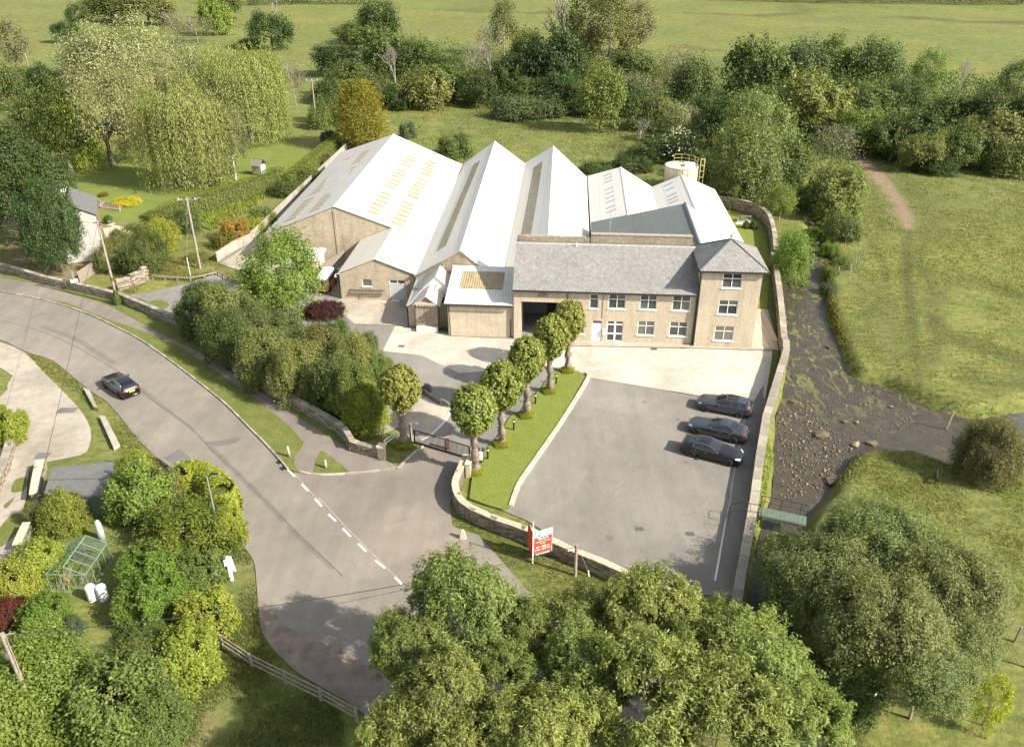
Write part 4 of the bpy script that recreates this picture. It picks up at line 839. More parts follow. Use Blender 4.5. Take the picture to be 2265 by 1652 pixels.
# extension: its right slope carries on from the big roof
ex=bthing('warehouse_extension',label='low gabled block extension with small square window and grey door, front of the widest warehouse',cat='building')
mb=MB(); H1=[(-17.78,-16.68,1.62,2.52),(-14.66,-12.84,.1,2.5)]
wall_holes(mb,-20.3,-11.8,0,3.1,8.6,H1,.2); mb.quad((-20.3,8.6,3.1),(-11.8,8.6,3.1),(-16.1,8.6,4.95)); mb.quad((-20.3,19.4,0),(-20.3,8.6,0),(-20.3,8.6,3.1),(-20.3,19.4,3.1)); mb.quad((-11.8,8.6,0),(-11.8,19.4,0),(-11.8,19.4,3.1),(-11.8,8.6,3.1)); mb.build('front_wall',M_blocks,ex)
roof_quad(ex,'roof_slope',[(-20.45,19.4,3.2),(-20.45,8.45,3.2),(-16.1,8.45,5.05),(-16.1,19.4,5.05)],M_sheetW); roof_quad(ex,'roof_slope',[(-11.55,8.45,3.28),(-11.75,19.5,3.28),(-16.1,19.5,5.05),(-16.1,8.45,5.05)],M_sheetW)
window(ex,-17.78,-16.68,1.62,2.52,8.6,1,())
f=MB().bb((-14.66,8.66,2.05),(-12.84,8.75,2.1)).bb((-14.66,8.66,2.44),(-12.84,8.75,2.5)).bb((-14.66,8.66,2.1),(-14.58,8.75,2.44)).bb((-12.92,8.66,2.1),(-12.84,8.75,2.44)).bb((-13.79,8.66,2.1),(-13.71,8.75,2.44)).build('toplight_frame',M_white,ex)
MB().bb((-14.58,8.7,2.1),(-12.92,8.71,2.44)).build('pane',M_glass,f)
dr_=MB()
for i in range(8): dr_.bb((-14.66,8.68-.01*(i%2),.1+i*.243),(-12.84,8.72,.335+i*.243))
dr_.build('door',M_doorg,ex,label='wide grey sectional door'); MB().bb((-14.5,8.1,0),(-13.6,8.5,.16)).build('door_step',M_concw,ex)
rk=MB().bb((-19.1,8.42,1.32),(-15.2,8.58,1.38)).bb((-19.1,8.3,.9),(-15.2,8.36,.96))
for i in range(20): rk.bb((-19.05+i*.2,8.36,.96),(-19.0+i*.2,8.42,1.32))
rk.tube((-18.1,8.5,.9),(-18.1,8.5,.05),.03).build('wall_rack',M_wood,ex)
MB().path([(-20.5,8.35,3.15),(-20.48,8.4,0)],.05).build('downpipe',M_pipe,ex)
MB().bb((-20.75,8.2,2.8),(-20.6,8.35,3.05)).bb((-20.7,8.4,3.1),(-20.2,8.45,3.15)).build('security_camera',M_white,ex)
MB().bb((-16.08,14.9,4.98),(-14.6,15.05,5.02)).build('roof_vent',M_rlg,ex)
# shed 2 and 3: steep saw-tooth pair
S2L=((-11.75,8.2,3.2),(-12.25,56.3,3.2)); S2R=((-6.3,7.1,6.8),(-7.15,56.6,6.8)); S2E=((-1.9,7.1,3.2),(-2.45,57.2,3.2))
s2=gable_shed('warehouse','white saw-tooth warehouse between the widest warehouse and the third shed, one long brown rooflight',S2L,S2R,S2E,M_sheetB,M_sheetB)
lights(s2,S2L,S2R,[(-9.85,-8.75,12.6+i*3.06,12.6+i*3.06+3.0) for i in range(12)],M_rlb)
S3L=((-1.85,6.9,3.2),(-2.45,57.2,3.2)); S3R=((3.05,6.9,6.8),(2.28,54.2,6.8)); S3E=((8.0,6.9,2.9),(7.72,50.6,2.9))
s3=gable_shed('warehouse','white saw-tooth warehouse directly behind the left end of the slate-roofed mill, brown rooflight strip',S3L,S3R,S3E,M_sheetB,M_sheetB)
lights(s3,S3L,S3R,[(-.6,.72,14.2+i*2.95,14.2+i*2.95+2.9) for i in range(12)],M_rlb)
MB().bb((-1.9,7.0,3.0),(-1.75,57,3.06)).build('valley_gutter',M_brownpipe,s3)
MB().path([(-11.95,8.1,3.2),(-12.3,56,3.2)],.1).build('valley_gutter',M_pipe,s2)
S4L=((8.02,24.3,3.15),(7.75,50.6,3.15)); S4R=((12.6,24.3,5.25),(12.62,48.3,5.25)); S4E=((17.3,24.3,3.2),(17.15,45.4,3.2))
s4=gable_shed('warehouse','small white gabled shed with a column of grey rooflights, fourth roof from the left',S4L,S4R,S4E,M_sheetB,M_sheetB)
lights(s4,S4L,S4R,[(10.05,11.25,v,v+.62) for v in (29.2,30.9,33.4,35.3,37.3,39.3,43.0,44.8,46.6)],M_rlg)
S5L=((17.35,20,3.2),(17.2,45.2,3.2)); S5R=((21.45,20,5.25),(21.3,44.6,5.25)); S5E=((26.9,21.4,3.0),(26.45,45.3,3.0))
s5=gable_shed('warehouse','rightmost white gabled shed in front of the round tank',S5L,S5R,((26.9,20,3.0),S5E[1]),M_sheetB,M_sheetB)
lights(s5,S5L,S5R,[(18.75,19.95,v,v+.62) for v in (34.4,35.9,37.5,40.3,42.6)],M_rlg)
MB().bb((24.3,19.6,0),(27.2,20.0,3.7)).build('parapet',M_oldstone,s5)
dk=gable_shed('slate_building','dark green-grey slated building behind the mill with a pale right-hand slope',((7.95,8.6,4.5),(7.95,24.4,4.5)),((19.4,8.6,7.2),(19.4,24.4,7.2)),((24.3,8.6,4.9),(24.3,23.0,4.9)),M_greenshade,mat('pale_grey_sunlit_roof',(.42,.42,.41),var=.12,scale=1.5),wallm=M_oldstone,ridge=M_lead)  # left slope colour includes its shade, right slope colour its sunlight
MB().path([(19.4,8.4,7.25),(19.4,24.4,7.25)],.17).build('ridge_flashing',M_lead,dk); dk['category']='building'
MB().path([(9.6,8.0,6),(9.6,8.0,11.2)],.03).build('mast',M_grey,dk)
# porches left of the annex
pr=bthing('porch_block',label='low pale porch with little gabled roofs and stained lintel between annex and warehouse extension',cat='building')
mb=MB(); mb.quad((-11.3,2.0,0),(-7.0,2.0,0),(-7.0,2.0,2.9),(-11.3,2.0,2.4)); mb.quad((-11.3,8.6,0),(-11.3,2.0,0),(-11.3,2.0,2.4),(-11.3,8.6,3.0)); mb.build('side_wall',M_smooth,pr)
roof_quad(pr,'roof_slope',[(-11.5,8.3,2.9),(-11.45,1.8,2.5),(-8.6,1.8,3.5),(-8.2,8.3,4.9)],M_sheetG)
mb=MB(); mb.quad((-10.35,1.2,0),(-8.05,1.2,0),(-8.05,1.2,3.0),(-9.2,1.2,3.85),(-10.35,1.2,3.0)); mb.quad((-10.35,2.2,0),(-10.35,1.2,0),(-10.35,1.2,3.0),(-10.35,2.2,3.0)); mb.quad((-8.05,1.2,0),(-8.05,2.2,0),(-8.05,2.2,3.0),(-8.05,1.2,3.0)); mb.build('porch_front',M_oldstone,pr)
MB().bb((-10.3,1.02,3.0),(-8.1,1.18,3.22)).build('lintel',M_palestone,pr); MB().bb((-10.3,.75,0),(-8.05,1.18,.55)).build('plinth',M_concw,pr)
for i in range(7): MB().bb((-10.2+i*.3,1.0,2.86),(-10.05+i*.3,1.18,2.99)).build('dentil_block',M_palestone,pr)
for sx in (-1,1): roof_quad(pr,'porch_roof_slope',[(-9.2+sx*1.45,1.0,2.9),(-9.2+sx*1.45,4.6,2.9),(-9.2,4.6,4.0),(-9.2,1.0,4.0)],M_sheetW)
for sx in (-1,1): roof_quad(pr,'dormer_slope',[(-8.6+sx*1.5,4.2,3.5),(-8.6+sx*1.5,7.4,3.5),(-8.6,7.4,4.9),(-8.6,4.2,4.9)],M_sheetW)
mb=MB(); mb.quad((-10.1,4.3,2.5),(-7.1,4.3,2.5),(-7.1,4.3,3.5),(-8.6,4.3,4.85),(-10.1,4.3,3.5)); mb.build('dormer_front',M_trim,pr)
for i in range(2): MB().box((-10.6+i*.35,4.6+i*1.2,3.05),(.12,3.2,.12),R(24)).build('roof_hip_strip',M_wood,pr)
MB().path([(-11.5,1.75,2.45),(-11.35,1.85,1.8),(-11.35,1.85,0)],.06).build('downpipe',M_pipe,pr); MB().path([(-7.9,1.15,2.9),(-7.9,1.15,0)],.06).build('downpipe',M_pipe,pr)
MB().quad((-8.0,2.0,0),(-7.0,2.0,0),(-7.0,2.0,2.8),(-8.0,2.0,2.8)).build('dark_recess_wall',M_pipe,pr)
# canopy by the tree, fenced bin yard and stacked things
cn=bthing('white_canopy',label='small flat white corrugated canopy on the gable wall behind the bright green tree',cat='canopy')
roof_quad(cn,'canopy_roof',[(-27.3,13.6,2.55),(-23.95,13.6,2.55),(-24.25,17.4,2.75),(-27.3,17.4,2.75)],M_sheetN); MB().bb((-27.2,13.8,0),(-24.6,17.3,2.45)).build('shed_wall',M_smooth,cn)
MB().tube((-24.2,13.75,0),(-24.2,13.75,2.5),.07).build('post',M_black,cn)
def slat_fence(name,label,A_,B_,h,n,m,z0=0):
    A_=Vector(A_);B_=Vector(B_); d=B_-A_; a=math.atan2(d.y,d.x); r=thing(name,(A_.x,A_.y,z0),a,label=label,cat='fence'); L=d.length
    pm=MB().box((0,0,h/2),(L/n*.86,.025,h)).mesh('fence_board',m)
    for i in range(n): ob('fence_board',pm,r,((i+.5)*L/n,0,rnd.uniform(-.02,.02)))
    MB().box((L/2,.04,h*.85),(L,.05,.09)).build('rail',m,r); MB().box((L/2,.04,h*.25),(L,.05,.09)).build('rail',m,r); return r
slat_fence('board_fence','dark vertical-board fence closing the gap left of the warehouse extension',W(-24.3,13.6),W(-20.6,12.6),1.7,26,M_wood)
slat_fence('board_fence','sunlit sloping board fence running back to the gable wall behind the bins',W(-24.1,13.8),W(-22.6,19.2),1.9,16,M_wood)
for i in range(4):
    p=W(-22.5+.2*i,14.6+.9*i); r=thing('metal_cage',(p.x,p.y,0),-YAW,label=('nearest','second','third','furthest')[i]+' grey metal cage trolley behind the dark board fence',cat='trolley',group='cage trolleys behind the board fence'); mb=MB()
    for x in (-.35,.35):
        for y in (-.3,.3): mb.tube((x,y,0),(x,y,1.4),.02)
    for z in (.15,.7,1.38):
        mb.tube((-.35,-.3,z),(.35,-.3,z),.018).tube((-.35,.3,z),(.35,.3,z),.018).tube((-.35,-.3,z),(-.35,.3,z),.018).tube((.35,-.3,z),(.35,.3,z),.018)
    mb.build('cage_frame',M_grey,r); MB().bb((-.3,-.25,.16),(.3,.25,.9)).build('folded_sheeting',M_doorg,r)
# concrete boundary panels beside the long roof
bp=[z6(1185,990),z6(1450,810),z6(1700,690),z6(1950,450),z6(2150,250),tl(2265,1022),tl(2330,955),(771,331)]
bpw=along([tuple(G(*p))[:2] for p in bp],2.0,1.0); rt=thing('boundary_panel_wall',(bpw[0][0].x,bpw[0][0].y,0),label='pale cream concrete panel wall running along the left side of the widest warehouse',cat='wall'); c0=bpw[0][0]
pm=MB().box((0,0,.6),(1.96,.14,1.2)).mesh('wall_panel',M_kerb); cm=MB().box((0,0,1.23),(2.02,.24,.07)).mesh('wall_cap',M_kerb)
for p,a in bpw: ob('wall_panel',pm,rt,(p.x-c0.x,p.y-c0.y,0),(0,0,a)); ob('wall_cap',cm,rt,(p.x-c0.x,p.y-c0.y,0),(0,0,a))
# tank
p=W(21.6,47.8); tk=thing('water_tank',(p.x,p.y,0),-YAW,label='round cream water tank with yellow ladder cage behind the rightmost white shed',cat='tank')
MB().lathe([(2.45,0),(2.45,5.7)],40).build('tank_shell',M_tank,tk,smooth=False)
rb=MB()
for i in range(20): rb.box((2.48*math.cos(i*math.pi/10),2.48*math.sin(i*math.pi/10),2.85),(.05,.08,5.7),i*math.pi/10)
rb.build('shell_ribs',M_tank,tk)
mb=MB(); V=[];n=40
for j,(r_,z) in enumerate(((2.5,5.7),(2.5,5.85),(2.3,5.85),(2.3,5.5),(.05,5.56))):
    for i in range(n): V.append((r_*math.cos(2*math.pi*i/n),r_*math.sin(2*math.pi*i/n),z))
mb.add(V,[(j*n+i,j*n+(i+1)%n,(j+1)*n+(i+1)%n,(j+1)*n+i) for j in range(4) for i in range(n)]); mb.build('tank_top',M_tanktop,tk)
MB().bb((.4,-.5,5.5),(1.9,.7,6.15)).build('hatch_box',M_trim,tk)
mb=MB()
for x,y in ((2.75,-.3),(2.75,.2),(3.3,-.3),(3.3,.2)): mb.tube((x,y,2.2),(x,y,6.9),.03)
for i in range(12): mb.tube((2.75,-.3,2.4+i*.38),(2.75,.2,2.4+i*.38),.02)
for i in range(5):
    z=3.2+i*.9; mb.tube((2.75,-.3,z),(3.3,-.3,z),.025).tube((3.3,-.3,z),(3.3,.2,z),.025).tube((3.3,.2,z),(2.75,.2,z),.025)
mb.build('ladder_cage',M_yellow,tk)
mb=MB()
pts=[(2.3*math.cos(a),2.3*math.sin(a)) for a in (.0,.5,1.0,1.5,2.0)]
for x,y in pts: mb.tube((x,y,5.8),(x,y,6.9),.025)
for z in (6.35,6.9):
    for a,b_ in zip(pts[:-1],pts[1:]): mb.tube((*a,z),(*b_,z),.025)
mb.build('guard_rail',M_yellow,tk)
# ------------------------------------------------ left-hand houses
N=G(*z1(900,1298)); Fc=G(*z1(1405,1230)); ang=math.atan2(Fc.y-N.y,Fc.x-N.x); Wd=(Fc-N).length
hs=thing('clapboard_barn',(N.x,N.y,0),ang,label='timber-clad barn with bright silvery weatherboarded gable, under the big dark tree',cat='building')
# local x along gable, y = into the building (to the left/back)
EH=Hof((Fc.x,Fc.y),473); q_=N.lerp(Fc,.38); AP=(Wd*.38,Hof((q_.x,q_.y),453)); DP=8.0
mb=MB(); mb.quad((0,0,0),(Wd,0,0),(Wd,0,EH),(AP[0],0,AP[1]),(0,0,EH*.86)); mb.quad((0,DP,0),(0,0,0),(0,0,EH*.86),(0,DP,EH*.86)); mb.quad((Wd,0,0),(Wd,DP,0),(Wd,DP,EH),(Wd,0,EH)); mb.build('barn_wall',M_woodb,hs)
nb=26
for i in range(nb):
    z=i*.27; zt=z+.26
    def span(z): 
        a=0 if z<EH*.86 else AP[0]*(z-EH*.86)/(AP[1]-EH*.86); b_=Wd if z<EH else Wd-(Wd-AP[0])*(z-EH)/(AP[1]-EH); return a,b_
    a,b_=span(zt)
    if b_-a>.3 and zt<AP[1]: mb=MB(); mb.add([(a,-.05,z),(b_,-.05,z),(b_,-.015,zt),(a,-.015,zt)],[(0,1,2,3)]); mb.quad((a,-.05,z),(a,0,z),(b_,0,z),(b_,-.05,z)); mb.build('weatherboard',M_woodp,hs)
    if zt<EH*.86: mb=MB(); mb.add([(-.05,0,z),(-.05,DP,z),(-.015,DP,zt),(-.015,0,zt)],[(3,2,1,0)]); mb.quad((-.05,0,z),(0,0,z),(0,DP,z),(-.05,DP,z)); mb.build('cladding_board',M_woodb,hs)
roof_quad(hs,'roof_slope',[(Wd+.25,-.25,EH-.1),(Wd+.25,DP,EH-.1),(AP[0],DP,AP[1]+.08),(AP[0],-.25,AP[1]+.08)],M_felt); roof_quad(hs,'roof_slope',[(-.3,DP,EH*.86-.1),(-.3,-.25,EH*.86-.1),(AP[0],-.25,AP[1]+.08),(AP[0],DP,AP[1]+.08)],M_lead)
MB().tube((-.06,-.06,0),(-.06,-.06,EH*.86),.07).build('corner_pipe',M_black,hs)
p=G(126,474); HH=Hof((p.x,p.y-2.3),424); wh=thing('white_round_house',(p.x,p.y,0),0,label='white rounded house end with a railed roof terrace behind the timber barn',cat='building')
MB().lathe([(2.3,0),(2.3,HH)],18).build('wall',M_white,wh); MB().lathe([(2.4,HH),(2.4,HH+.15)],18).build('roof_terrace',M_kerb,wh)
mb=MB(); n=36
for i in range(n): a=2*math.pi*i/n; mb.tube((2.3*math.cos(a),2.3*math.sin(a),HH+.1),(2.3*math.cos(a),2.3*math.sin(a),HH+1),.02,n=4)
for z in (HH+.25,HH+1): mb.path([(2.3*math.cos(2*math.pi*i/n),2.3*math.sin(2*math.pi*i/n),z) for i in range(n+1)],.03,4)
mb.build('railing',M_grey,wh); MB().bb((-1.3,-.3,HH+.15),(.9,1.2,HH+.9)).build('roof_lantern',M_grey,wh)
MB().box((.9,-2.15,HH-1.6),(.12,.3,1.3),.4).build('narrow_window',M_glass,wh)
# dark wood sleeper bed and terraces in that garden
def bed(L,h,label,m=M_kerb,nm='raised_bed'):
    P=GP(L); c=sum(P,Vector())/len(P); r=thing(nm,(c.x,c.y,0),label=label,cat='flower bed'); Q=ccw([p-c for p in P]); mb=MB()
    for a,b_ in zip(Q,Q[1:]+Q[:1]):
        d=b_-a; mb.box(((a+b_)/2+Vector((0,0,h/2))),(d.length,.16,h),math.atan2(d.y,d.x))
    mb.build('bed_edge',m,r); MB().slab(Q,0,h-.08).build('bed_soil',M_dirt,r)
bed([z1(950,480),z1(1210,460),z1(1340,500),z1(1330,560),z1(1200,540),z1(980,520)],.35,'long narrow stone-edged terrace bed behind the white round house')
bed([z1(1390,500),z1(1590,560),z1(1590,615),z1(1330,580)],.4,'angular stone-edged flower bed in front of the yellow shrub')
# garden shed bottom left
c4=[G(*zk(770,640)),]
SP=[G(*zk(830,395),2.3),G(*zk(1815,300),2.3),G(*zk(1660,850),2.0),G(*zk(700,800),2.0)]
c=(SP[0]+SP[1]+SP[2]+SP[3])/4; sh=thing('garden_shed',(c.x,c.y,0),label='green timber garden shed with a flat grey felt roof, bottom left',cat='shed')
Q=[p-Vector((c.x,c.y,0)) for p in SP]; roof_quad(sh,'felt_roof',[Q[3],Q[2],Q[1],Q[0]],M_felt,.08)
mb=MB(); I=[Vector((q.x*.94,q.y*.92,q.z)) for q in Q]
prism_walls(mb,I,0,[q.z-.1 for q in I]); mb.build('shed_wall',M_greenp,sh)
d=(Q[2]-Q[3]); MB().box(((Q[2]+Q[3])/2+Vector((0,0,-.1))),(d.length,.05,.2),math.atan2(d.y,d.x)).build('fascia',M_greenp,sh)
a=I[3]+(I[2]-I[3])*.62; MB().box((a.x,a.y-.06,.9),(.85,.05,1.8),math.atan2(d.y,d.x)).build('shed_door',MATS['green_paint'],sh,label='narrow green shed door')
m1=(Q[0]+Q[3])/2; m2=(Q[1]+Q[2])/2; dd_=m2-m1; MB().box((m1+m2)/2+Vector((0,0,.02)),(dd_.length,.04,.015),math.atan2(dd_.y,dd_.x)).build('felt_seam',M_lead,sh)
stone_wall('stone_wall',L2([zk(690,440),zk(640,640),zk(590,960)]),1.0,.5,(1,),'sunlit flat-topped stone wall between the drive and the grey-roofed shed',smth=2,ls=.4,copm=[MB().box((0,0,0),(1,1,1),0,0,t).mesh('coping_stone',M_palestone) for t in (.5,.7)],cl=.7)
stone_wall('stone_wall',L2([zk(480,1420),zk(400,1580),zk(330,1750)]),.9,.45,(1,),'short rough stone wall stub beside the drive below the conical bush',smth=2,ls=.35,copm=[MB().box((0,0,0),(1,1,1),0,0,t).mesh('coping_stone',M_palestone) for t in (.3,.5)],cl=.4)
stone_wall('stone_wall',L2([ml(95,1240),ml(60,1400),ml(0,1560),ml(-120,1800)]),.8,.5,(1,),'pale tumbled stone wall on the far left edge of the drive',smth=2,ls=.35,cl=.5)
stone_wall('stone_wall',L2([z1(1560,1650),z1(1760,1600),z1(1960,1520)]),1.5,.4,(-1,),'stepped leaning sunlit stone wall between barn garden and old parking area',smth=0,ls=.4,prof=lambda s:1.3+.25*int(s/1.7))
# ------------------------------------------------ foliage meshes: thousands of leaf-sized faces in clumps
def unit(a): return a/np.maximum(np.linalg.norm(a,axis=-1,keepdims=True),1e-9)
def leaf_mesh(name,C,N,D,L,Wd,rg,tint):
    "C centres, N normals, D leaf directions"
    D=unit(D-N*np.sum(D*N,-1,keepdims=True)); S=np.cross(N,D); L=np.asarray(L).reshape(-1,1); Wd=np.asarray(Wd).reshape(-1,1)
    k=N*L*.12
    V=np.stack([C-D*L/2,C+S*Wd/2+k,C+D*L/2,C-S*Wd/2+k],1).reshape(-1,3); F=np.arange(len(V)).reshape(-1,4)
    return np_mesh(name,V,F,M_leaf,False,tint)
def crown(seed,k=1.5,cb=.25,nl=26,nc=30,n=9000,L=.06,asp=.5,shape='round',lob=(.26,.42),droop=.2,clus=.10,rough=.12,core=.15,upb=.5,bare=0):
    rg=np.random.default_rng(seed); z0=cb*k; hz=(k-z0)/2; zc=z0+hz
    ph=rg.uniform(0,2*np.pi,nl); ct=rg.uniform(-.75 if shape!='dome' else -.35,1,nl); st_=np.sqrt(1-ct**2); rr=rg.uniform(.42,1,nl)**.6
    A=np.stack([np.cos(ph)*st_,np.sin(ph)*st_,ct],1)*rr[:,None]; lr=rg.uniform(*lob,nl)
    if shape=='cone': A[:,:2]*=(.5-.5*A[:,2:3]).clip(.05,1)+.12
    A*=np.array([1-.28,1-.28,hz*(1-.22/hz if hz>.4 else .7)]); A[:,2]+=zc
    if shape=='dome': A[:,2]=np.maximum(A[:,2]-hz*.15,z0+.1)
    # clusters on the lobes
    m=nl*nc; li=np.repeat(np.arange(nl),nc); d=unit(rg.normal(size=(m,3))); out=unit((A[li]-np.array([0,0,zc*.9]))*np.array([1,1,.8])); flip=np.sum(d*out,-1)<-.25; d[flip]*=-1
    d[:,2]=np.where(d[:,2]<-.5,-d[:,2],d[:,2]); d=unit(d)
    CC=A[li]+d*lr[li][:,None]*(1+rg.normal(0,rough,m))[:,None]*np.array([1,1,.85])
    ci=rg.integers(0,m,n); off=rg.normal(0,clus*.5,(n,3)); P=CC[ci]+off; o2=unit(d[ci]*.7+unit(P-np.array([0,0,zc]))*.6)
    nc_=int(n*core); P[:nc_]=A[li[ci[:nc_]]]+(P[:nc_]-A[li[ci[:nc_]]])*.62
    N=unit(o2*.55+np.array([0,0,upb])+rg.normal(0,.48,(n,3))); D=rg.normal(size=(n,3))+np.array([0,0,-droop*2])+o2*.5
    LL=L*rg.uniform(.7,1.35,n); LL[:nc_]*=1.5
    q=np.percentile(np.hypot(P[:,0],P[:,1]),98.5); P[:,:2]/=q; A[:,:2]/=q; zt=np.percentile(P[:,2],99.5); zl=np.percentile(P[:,2],1.5); zb_=max(0,cb*k); P[:,2]=zb_+(P[:,2]-zl)*(k*.985-zb_)/(zt-zl); A[:,2]=zb_+(A[:,2]-zl)*(k*.985-zb_)/(zt-zl)
    P[:,2]=np.maximum(P[:,2],.01)
    ct_=rg.uniform(0,1,m)**1.0
    tint=np.clip(.5*ct_[ci]+.5*rg.uniform(0,1,n),0,1)
    return leaf_mesh('crown',P,N,D,LL,LL*asp,rg,tint),A
def limbs(seed,k,A,r0=.05,zf=.2,mat_=None,twig=0,nb=9,lean=0,name='trunk'):
    rr=random.Random(seed); mb=MB(); top=Vector((rr.uniform(-.06,.06),rr.uniform(-.06,.06),k*.55)); segs=5; P=[Vector((0,0,-.03))]
    for i in range(1,segs+1): t=i/segs; P.append(Vector((top.x*t+rr.uniform(-.02,.02),top.y*t+rr.uniform(-.02,.02),top.z*t)))
    for i in range(segs): mb.tube(P[i],P[i+1],r0*(1.35 if i==0 else 1-.6*i/segs),r0*(1-.6*(i+1)/segs),7,cap=False)
    idx=sorted(range(len(A)),key=lambda i:rr.random())[:nb]
    for i in idx:
        e=Vector(A[i]); t=rr.uniform(.3,1); s=P[0].lerp(top,max(zf/ .55,t)); m=(s+e)/2+Vector((rr.uniform(-.06,.06),rr.uniform(-.06,.06),-.03)); q=r0*(1-.6*t)
        mb.tube(s,m,q*.7,q*.45,5,cap=False).tube(m,e,q*.45,q*.12,4,cap=False)
        for j in range(twig):
            f=m.lerp(e,rr.random()); g=f+Vector((rr.uniform(-1,1),rr.uniform(-1,1),rr.uniform(.0,1.0)))*.28; mb.tube(f,g,q*.16,q*.03,3,cap=False)
    return mb.mesh(name,mat_ or M_bark,True)
def bare_tree(seed,k,m,spread=.9,depth=5,r0=.035,twist=.5,up=.55,first=.22):
    rr=random.Random(seed); mb=MB()
    def grow(p,d,l,r,dep):
        e=p+d*l; mid=(p+e)/2+Vector((rr.uniform(-1,1),rr.uniform(-1,1),0))*l*.06; mb.tube(p,mid,r,r*.8,4 if dep<3 else 3,cap=False); mb.tube(mid,e,r*.8,r*.62,4 if dep<3 else 3,cap=False)
        if dep>=depth: return
        for i in range(3 if dep<2 else rr.choice((2,3,3))):
            nd=(d+Vector((rr.uniform(-1,1),rr.uniform(-1,1),rr.uniform(-.3,1)*up))*twist*(1.15 if dep else 1.3)).normalized(); grow(e if i else mid.lerp(e,.7),nd,l*rr.uniform(.66,.88),r*.58,dep+1)
    grow(Vector((0,0,-.02)),Vector((0,0,1)),k*first,r0,0)
    zs=max(v[2] for v in mb.v); xs=max(max(abs(v[0]),abs(v[1])) for v in mb.v); mb.v=[(x/xs*spread,y/xs*spread,z/zs*k) for x,y,z in mb.v]
    return mb.mesh('branches',m)
def weeping(seed,k=1.7,ns=1300,per=40,L=.036):
    rg=np.random.default_rng(seed); nl=16; ph=rg.uniform(0,2*np.pi,nl); r_=np.sqrt(rg.uniform(0,1,nl))*.66; A=np.stack([np.cos(ph)*r_,np.sin(ph)*r_,k*(.78-.3*r_**2)+rg.uniform(-.25,.14,nl)],1)
    li=rg.integers(0,nl,ns); d=unit(rg.normal(size=(ns,3))); d[:,2]=np.abs(d[:,2])*.75; S=A[li]+d*rg.uniform(.18,.34,(ns,1)); out=unit(np.stack([S[:,0],S[:,1],np.zeros(ns)],1)); rad=np.hypot(S[:,0],S[:,1])
    ln=np.minimum(S[:,2]-.08,rg.uniform(.25,1.0,ns)*k*.8+rad*.45); t=rg.uniform(0,1,(ns,per)); a=S[:,None,:]+out[:,None,:]*(np.sin(np.clip(t*3,0,1.57))*.13)[...,None]*1.0
    a=a.copy(); a[...,2]-=(t**1.2)*ln[:,None]; a+=rg.normal(0,.018,a.shape); P=a.reshape(-1,3); n=len(P); q=np.percentile(np.hypot(P[:,0],P[:,1]),98); P[:,:2]/=q; P[:,2]*=k/np.percentile(P[:,2],99.7)
    N=unit(np.repeat(out,per,0)*.7+rg.normal(0,.5,(n,3))+np.array([0,0,.25])); D=np.array([0,0,-1.0])+rg.normal(0,.35,(n,3)); LL=L*rg.uniform(.8,1.5,n)
    tint=np.clip(np.repeat(rg.uniform(0,1,ns),per)*.35+rg.uniform(0,.6,n),0,1); return leaf_mesh('crown',P,N,D,LL,LL*.34,rg,tint),A
def conifer(seed,k=2.2,levels=26,per=16,nn_=26,L=.07,cb=.18,droop=.25,wid=.85,upt=0,prof=None):
    rg=np.random.default_rng(seed); C=[];D=[];T=[]
    for i in range(levels):
        t=i/(levels-1); z=k*(cb+(1-cb)*t); R_=(prof(t) if prof else (1-t)**.75*(.85+.15*math.sin(t*20)))*wid+.03; pp=max(4,int(per*(.3+.7*(1-t))))
        for j in range(pp):
            a=2*np.pi*(j/pp)+rg.uniform(0,.5)+i*1.3; r1=R_*rg.uniform(.72,1.1); u=np.sqrt(rg.uniform(.05,1,nn_)); sd=rg.normal(0,.07,nn_)*(.4+u)
            x=np.cos(a)*u*r1-np.sin(a)*sd; y=np.sin(a)*u*r1+np.cos(a)*sd; zz_=z-droop*u**1.5*r1+upt*u**2*r1+rg.normal(0,.02,nn_)
            C.append(np.stack([x,y,zz_],1)); D.append(np.tile([np.cos(a),np.sin(a),-.25+upt*2],(nn_,1))); T.append(np.clip(u*.7+rg.uniform(-.2,.4,nn_),0,1))
    C=np.concatenate(C);D=np.concatenate(D)+rg.normal(0,.35,C.shape);T=np.concatenate(T);n=len(C); N=unit(np.array([0,0,1.])+rg.normal(0,.45,(n,3))+D*.2); LL=L*rg.uniform(.7,1.4,n)
    q=np.percentile(np.hypot(C[:,0],C[:,1]),98); C[:,:2]/=q; C[:,2]=np.maximum(C[:,2],.02); return leaf_mesh('crown',C,N,D,LL,LL*.3,rg,T),np.array([[0,0,k*.5]])
PR={}
def reg(key,k,c,tr_,name='broadleaf_tree'): PR[key]=(k,c,tr_,name)
def std(key,seed,k,name='broadleaf_tree',tm=None,r0=.05,twig=0,**kw):
    c,A=crown(seed,k,**kw); reg(key,k,c,limbs(seed,k,A,r0,mat_=tm,twig=twig),name)
# far and middle distance
std('roundA',1,1.7,cb=.12,nl=24,nc=26,n=7000,L=.085,clus=.14)
std('roundB',2,1.9,cb=.10,nl=30,nc=22,n=7000,L=.08,clus=.16,rough=.2)
std('roundC',3,1.5,cb=.08,nl=20,nc=30,n=7000,L=.085,lob=(.28,.5),rough=.16)
std('airy',4,2.3,cb=.2,nl=34,nc=14,n=5200,L=.075,lob=(.16,.30),clus=.16,rough=.3,twig=4,core=.05,tm=M_barkp)
std('bushA',5,1.4,'shrub',cb=.0,nl=24,nc=26,n=7000,L=.08,shape='dome',rough=.2)
std('bushB',6,1.15,'shrub',cb=.0,nl=30,nc=22,n=7000,L=.075,shape='dome',rough=.28,clus=.15,lob=(.2,.36))
std('thornA',7,1.7,'hawthorn_tree',cb=.06,nl=26,nc=24,n=7500,L=.07,rough=.22,twig=3,core=.1)
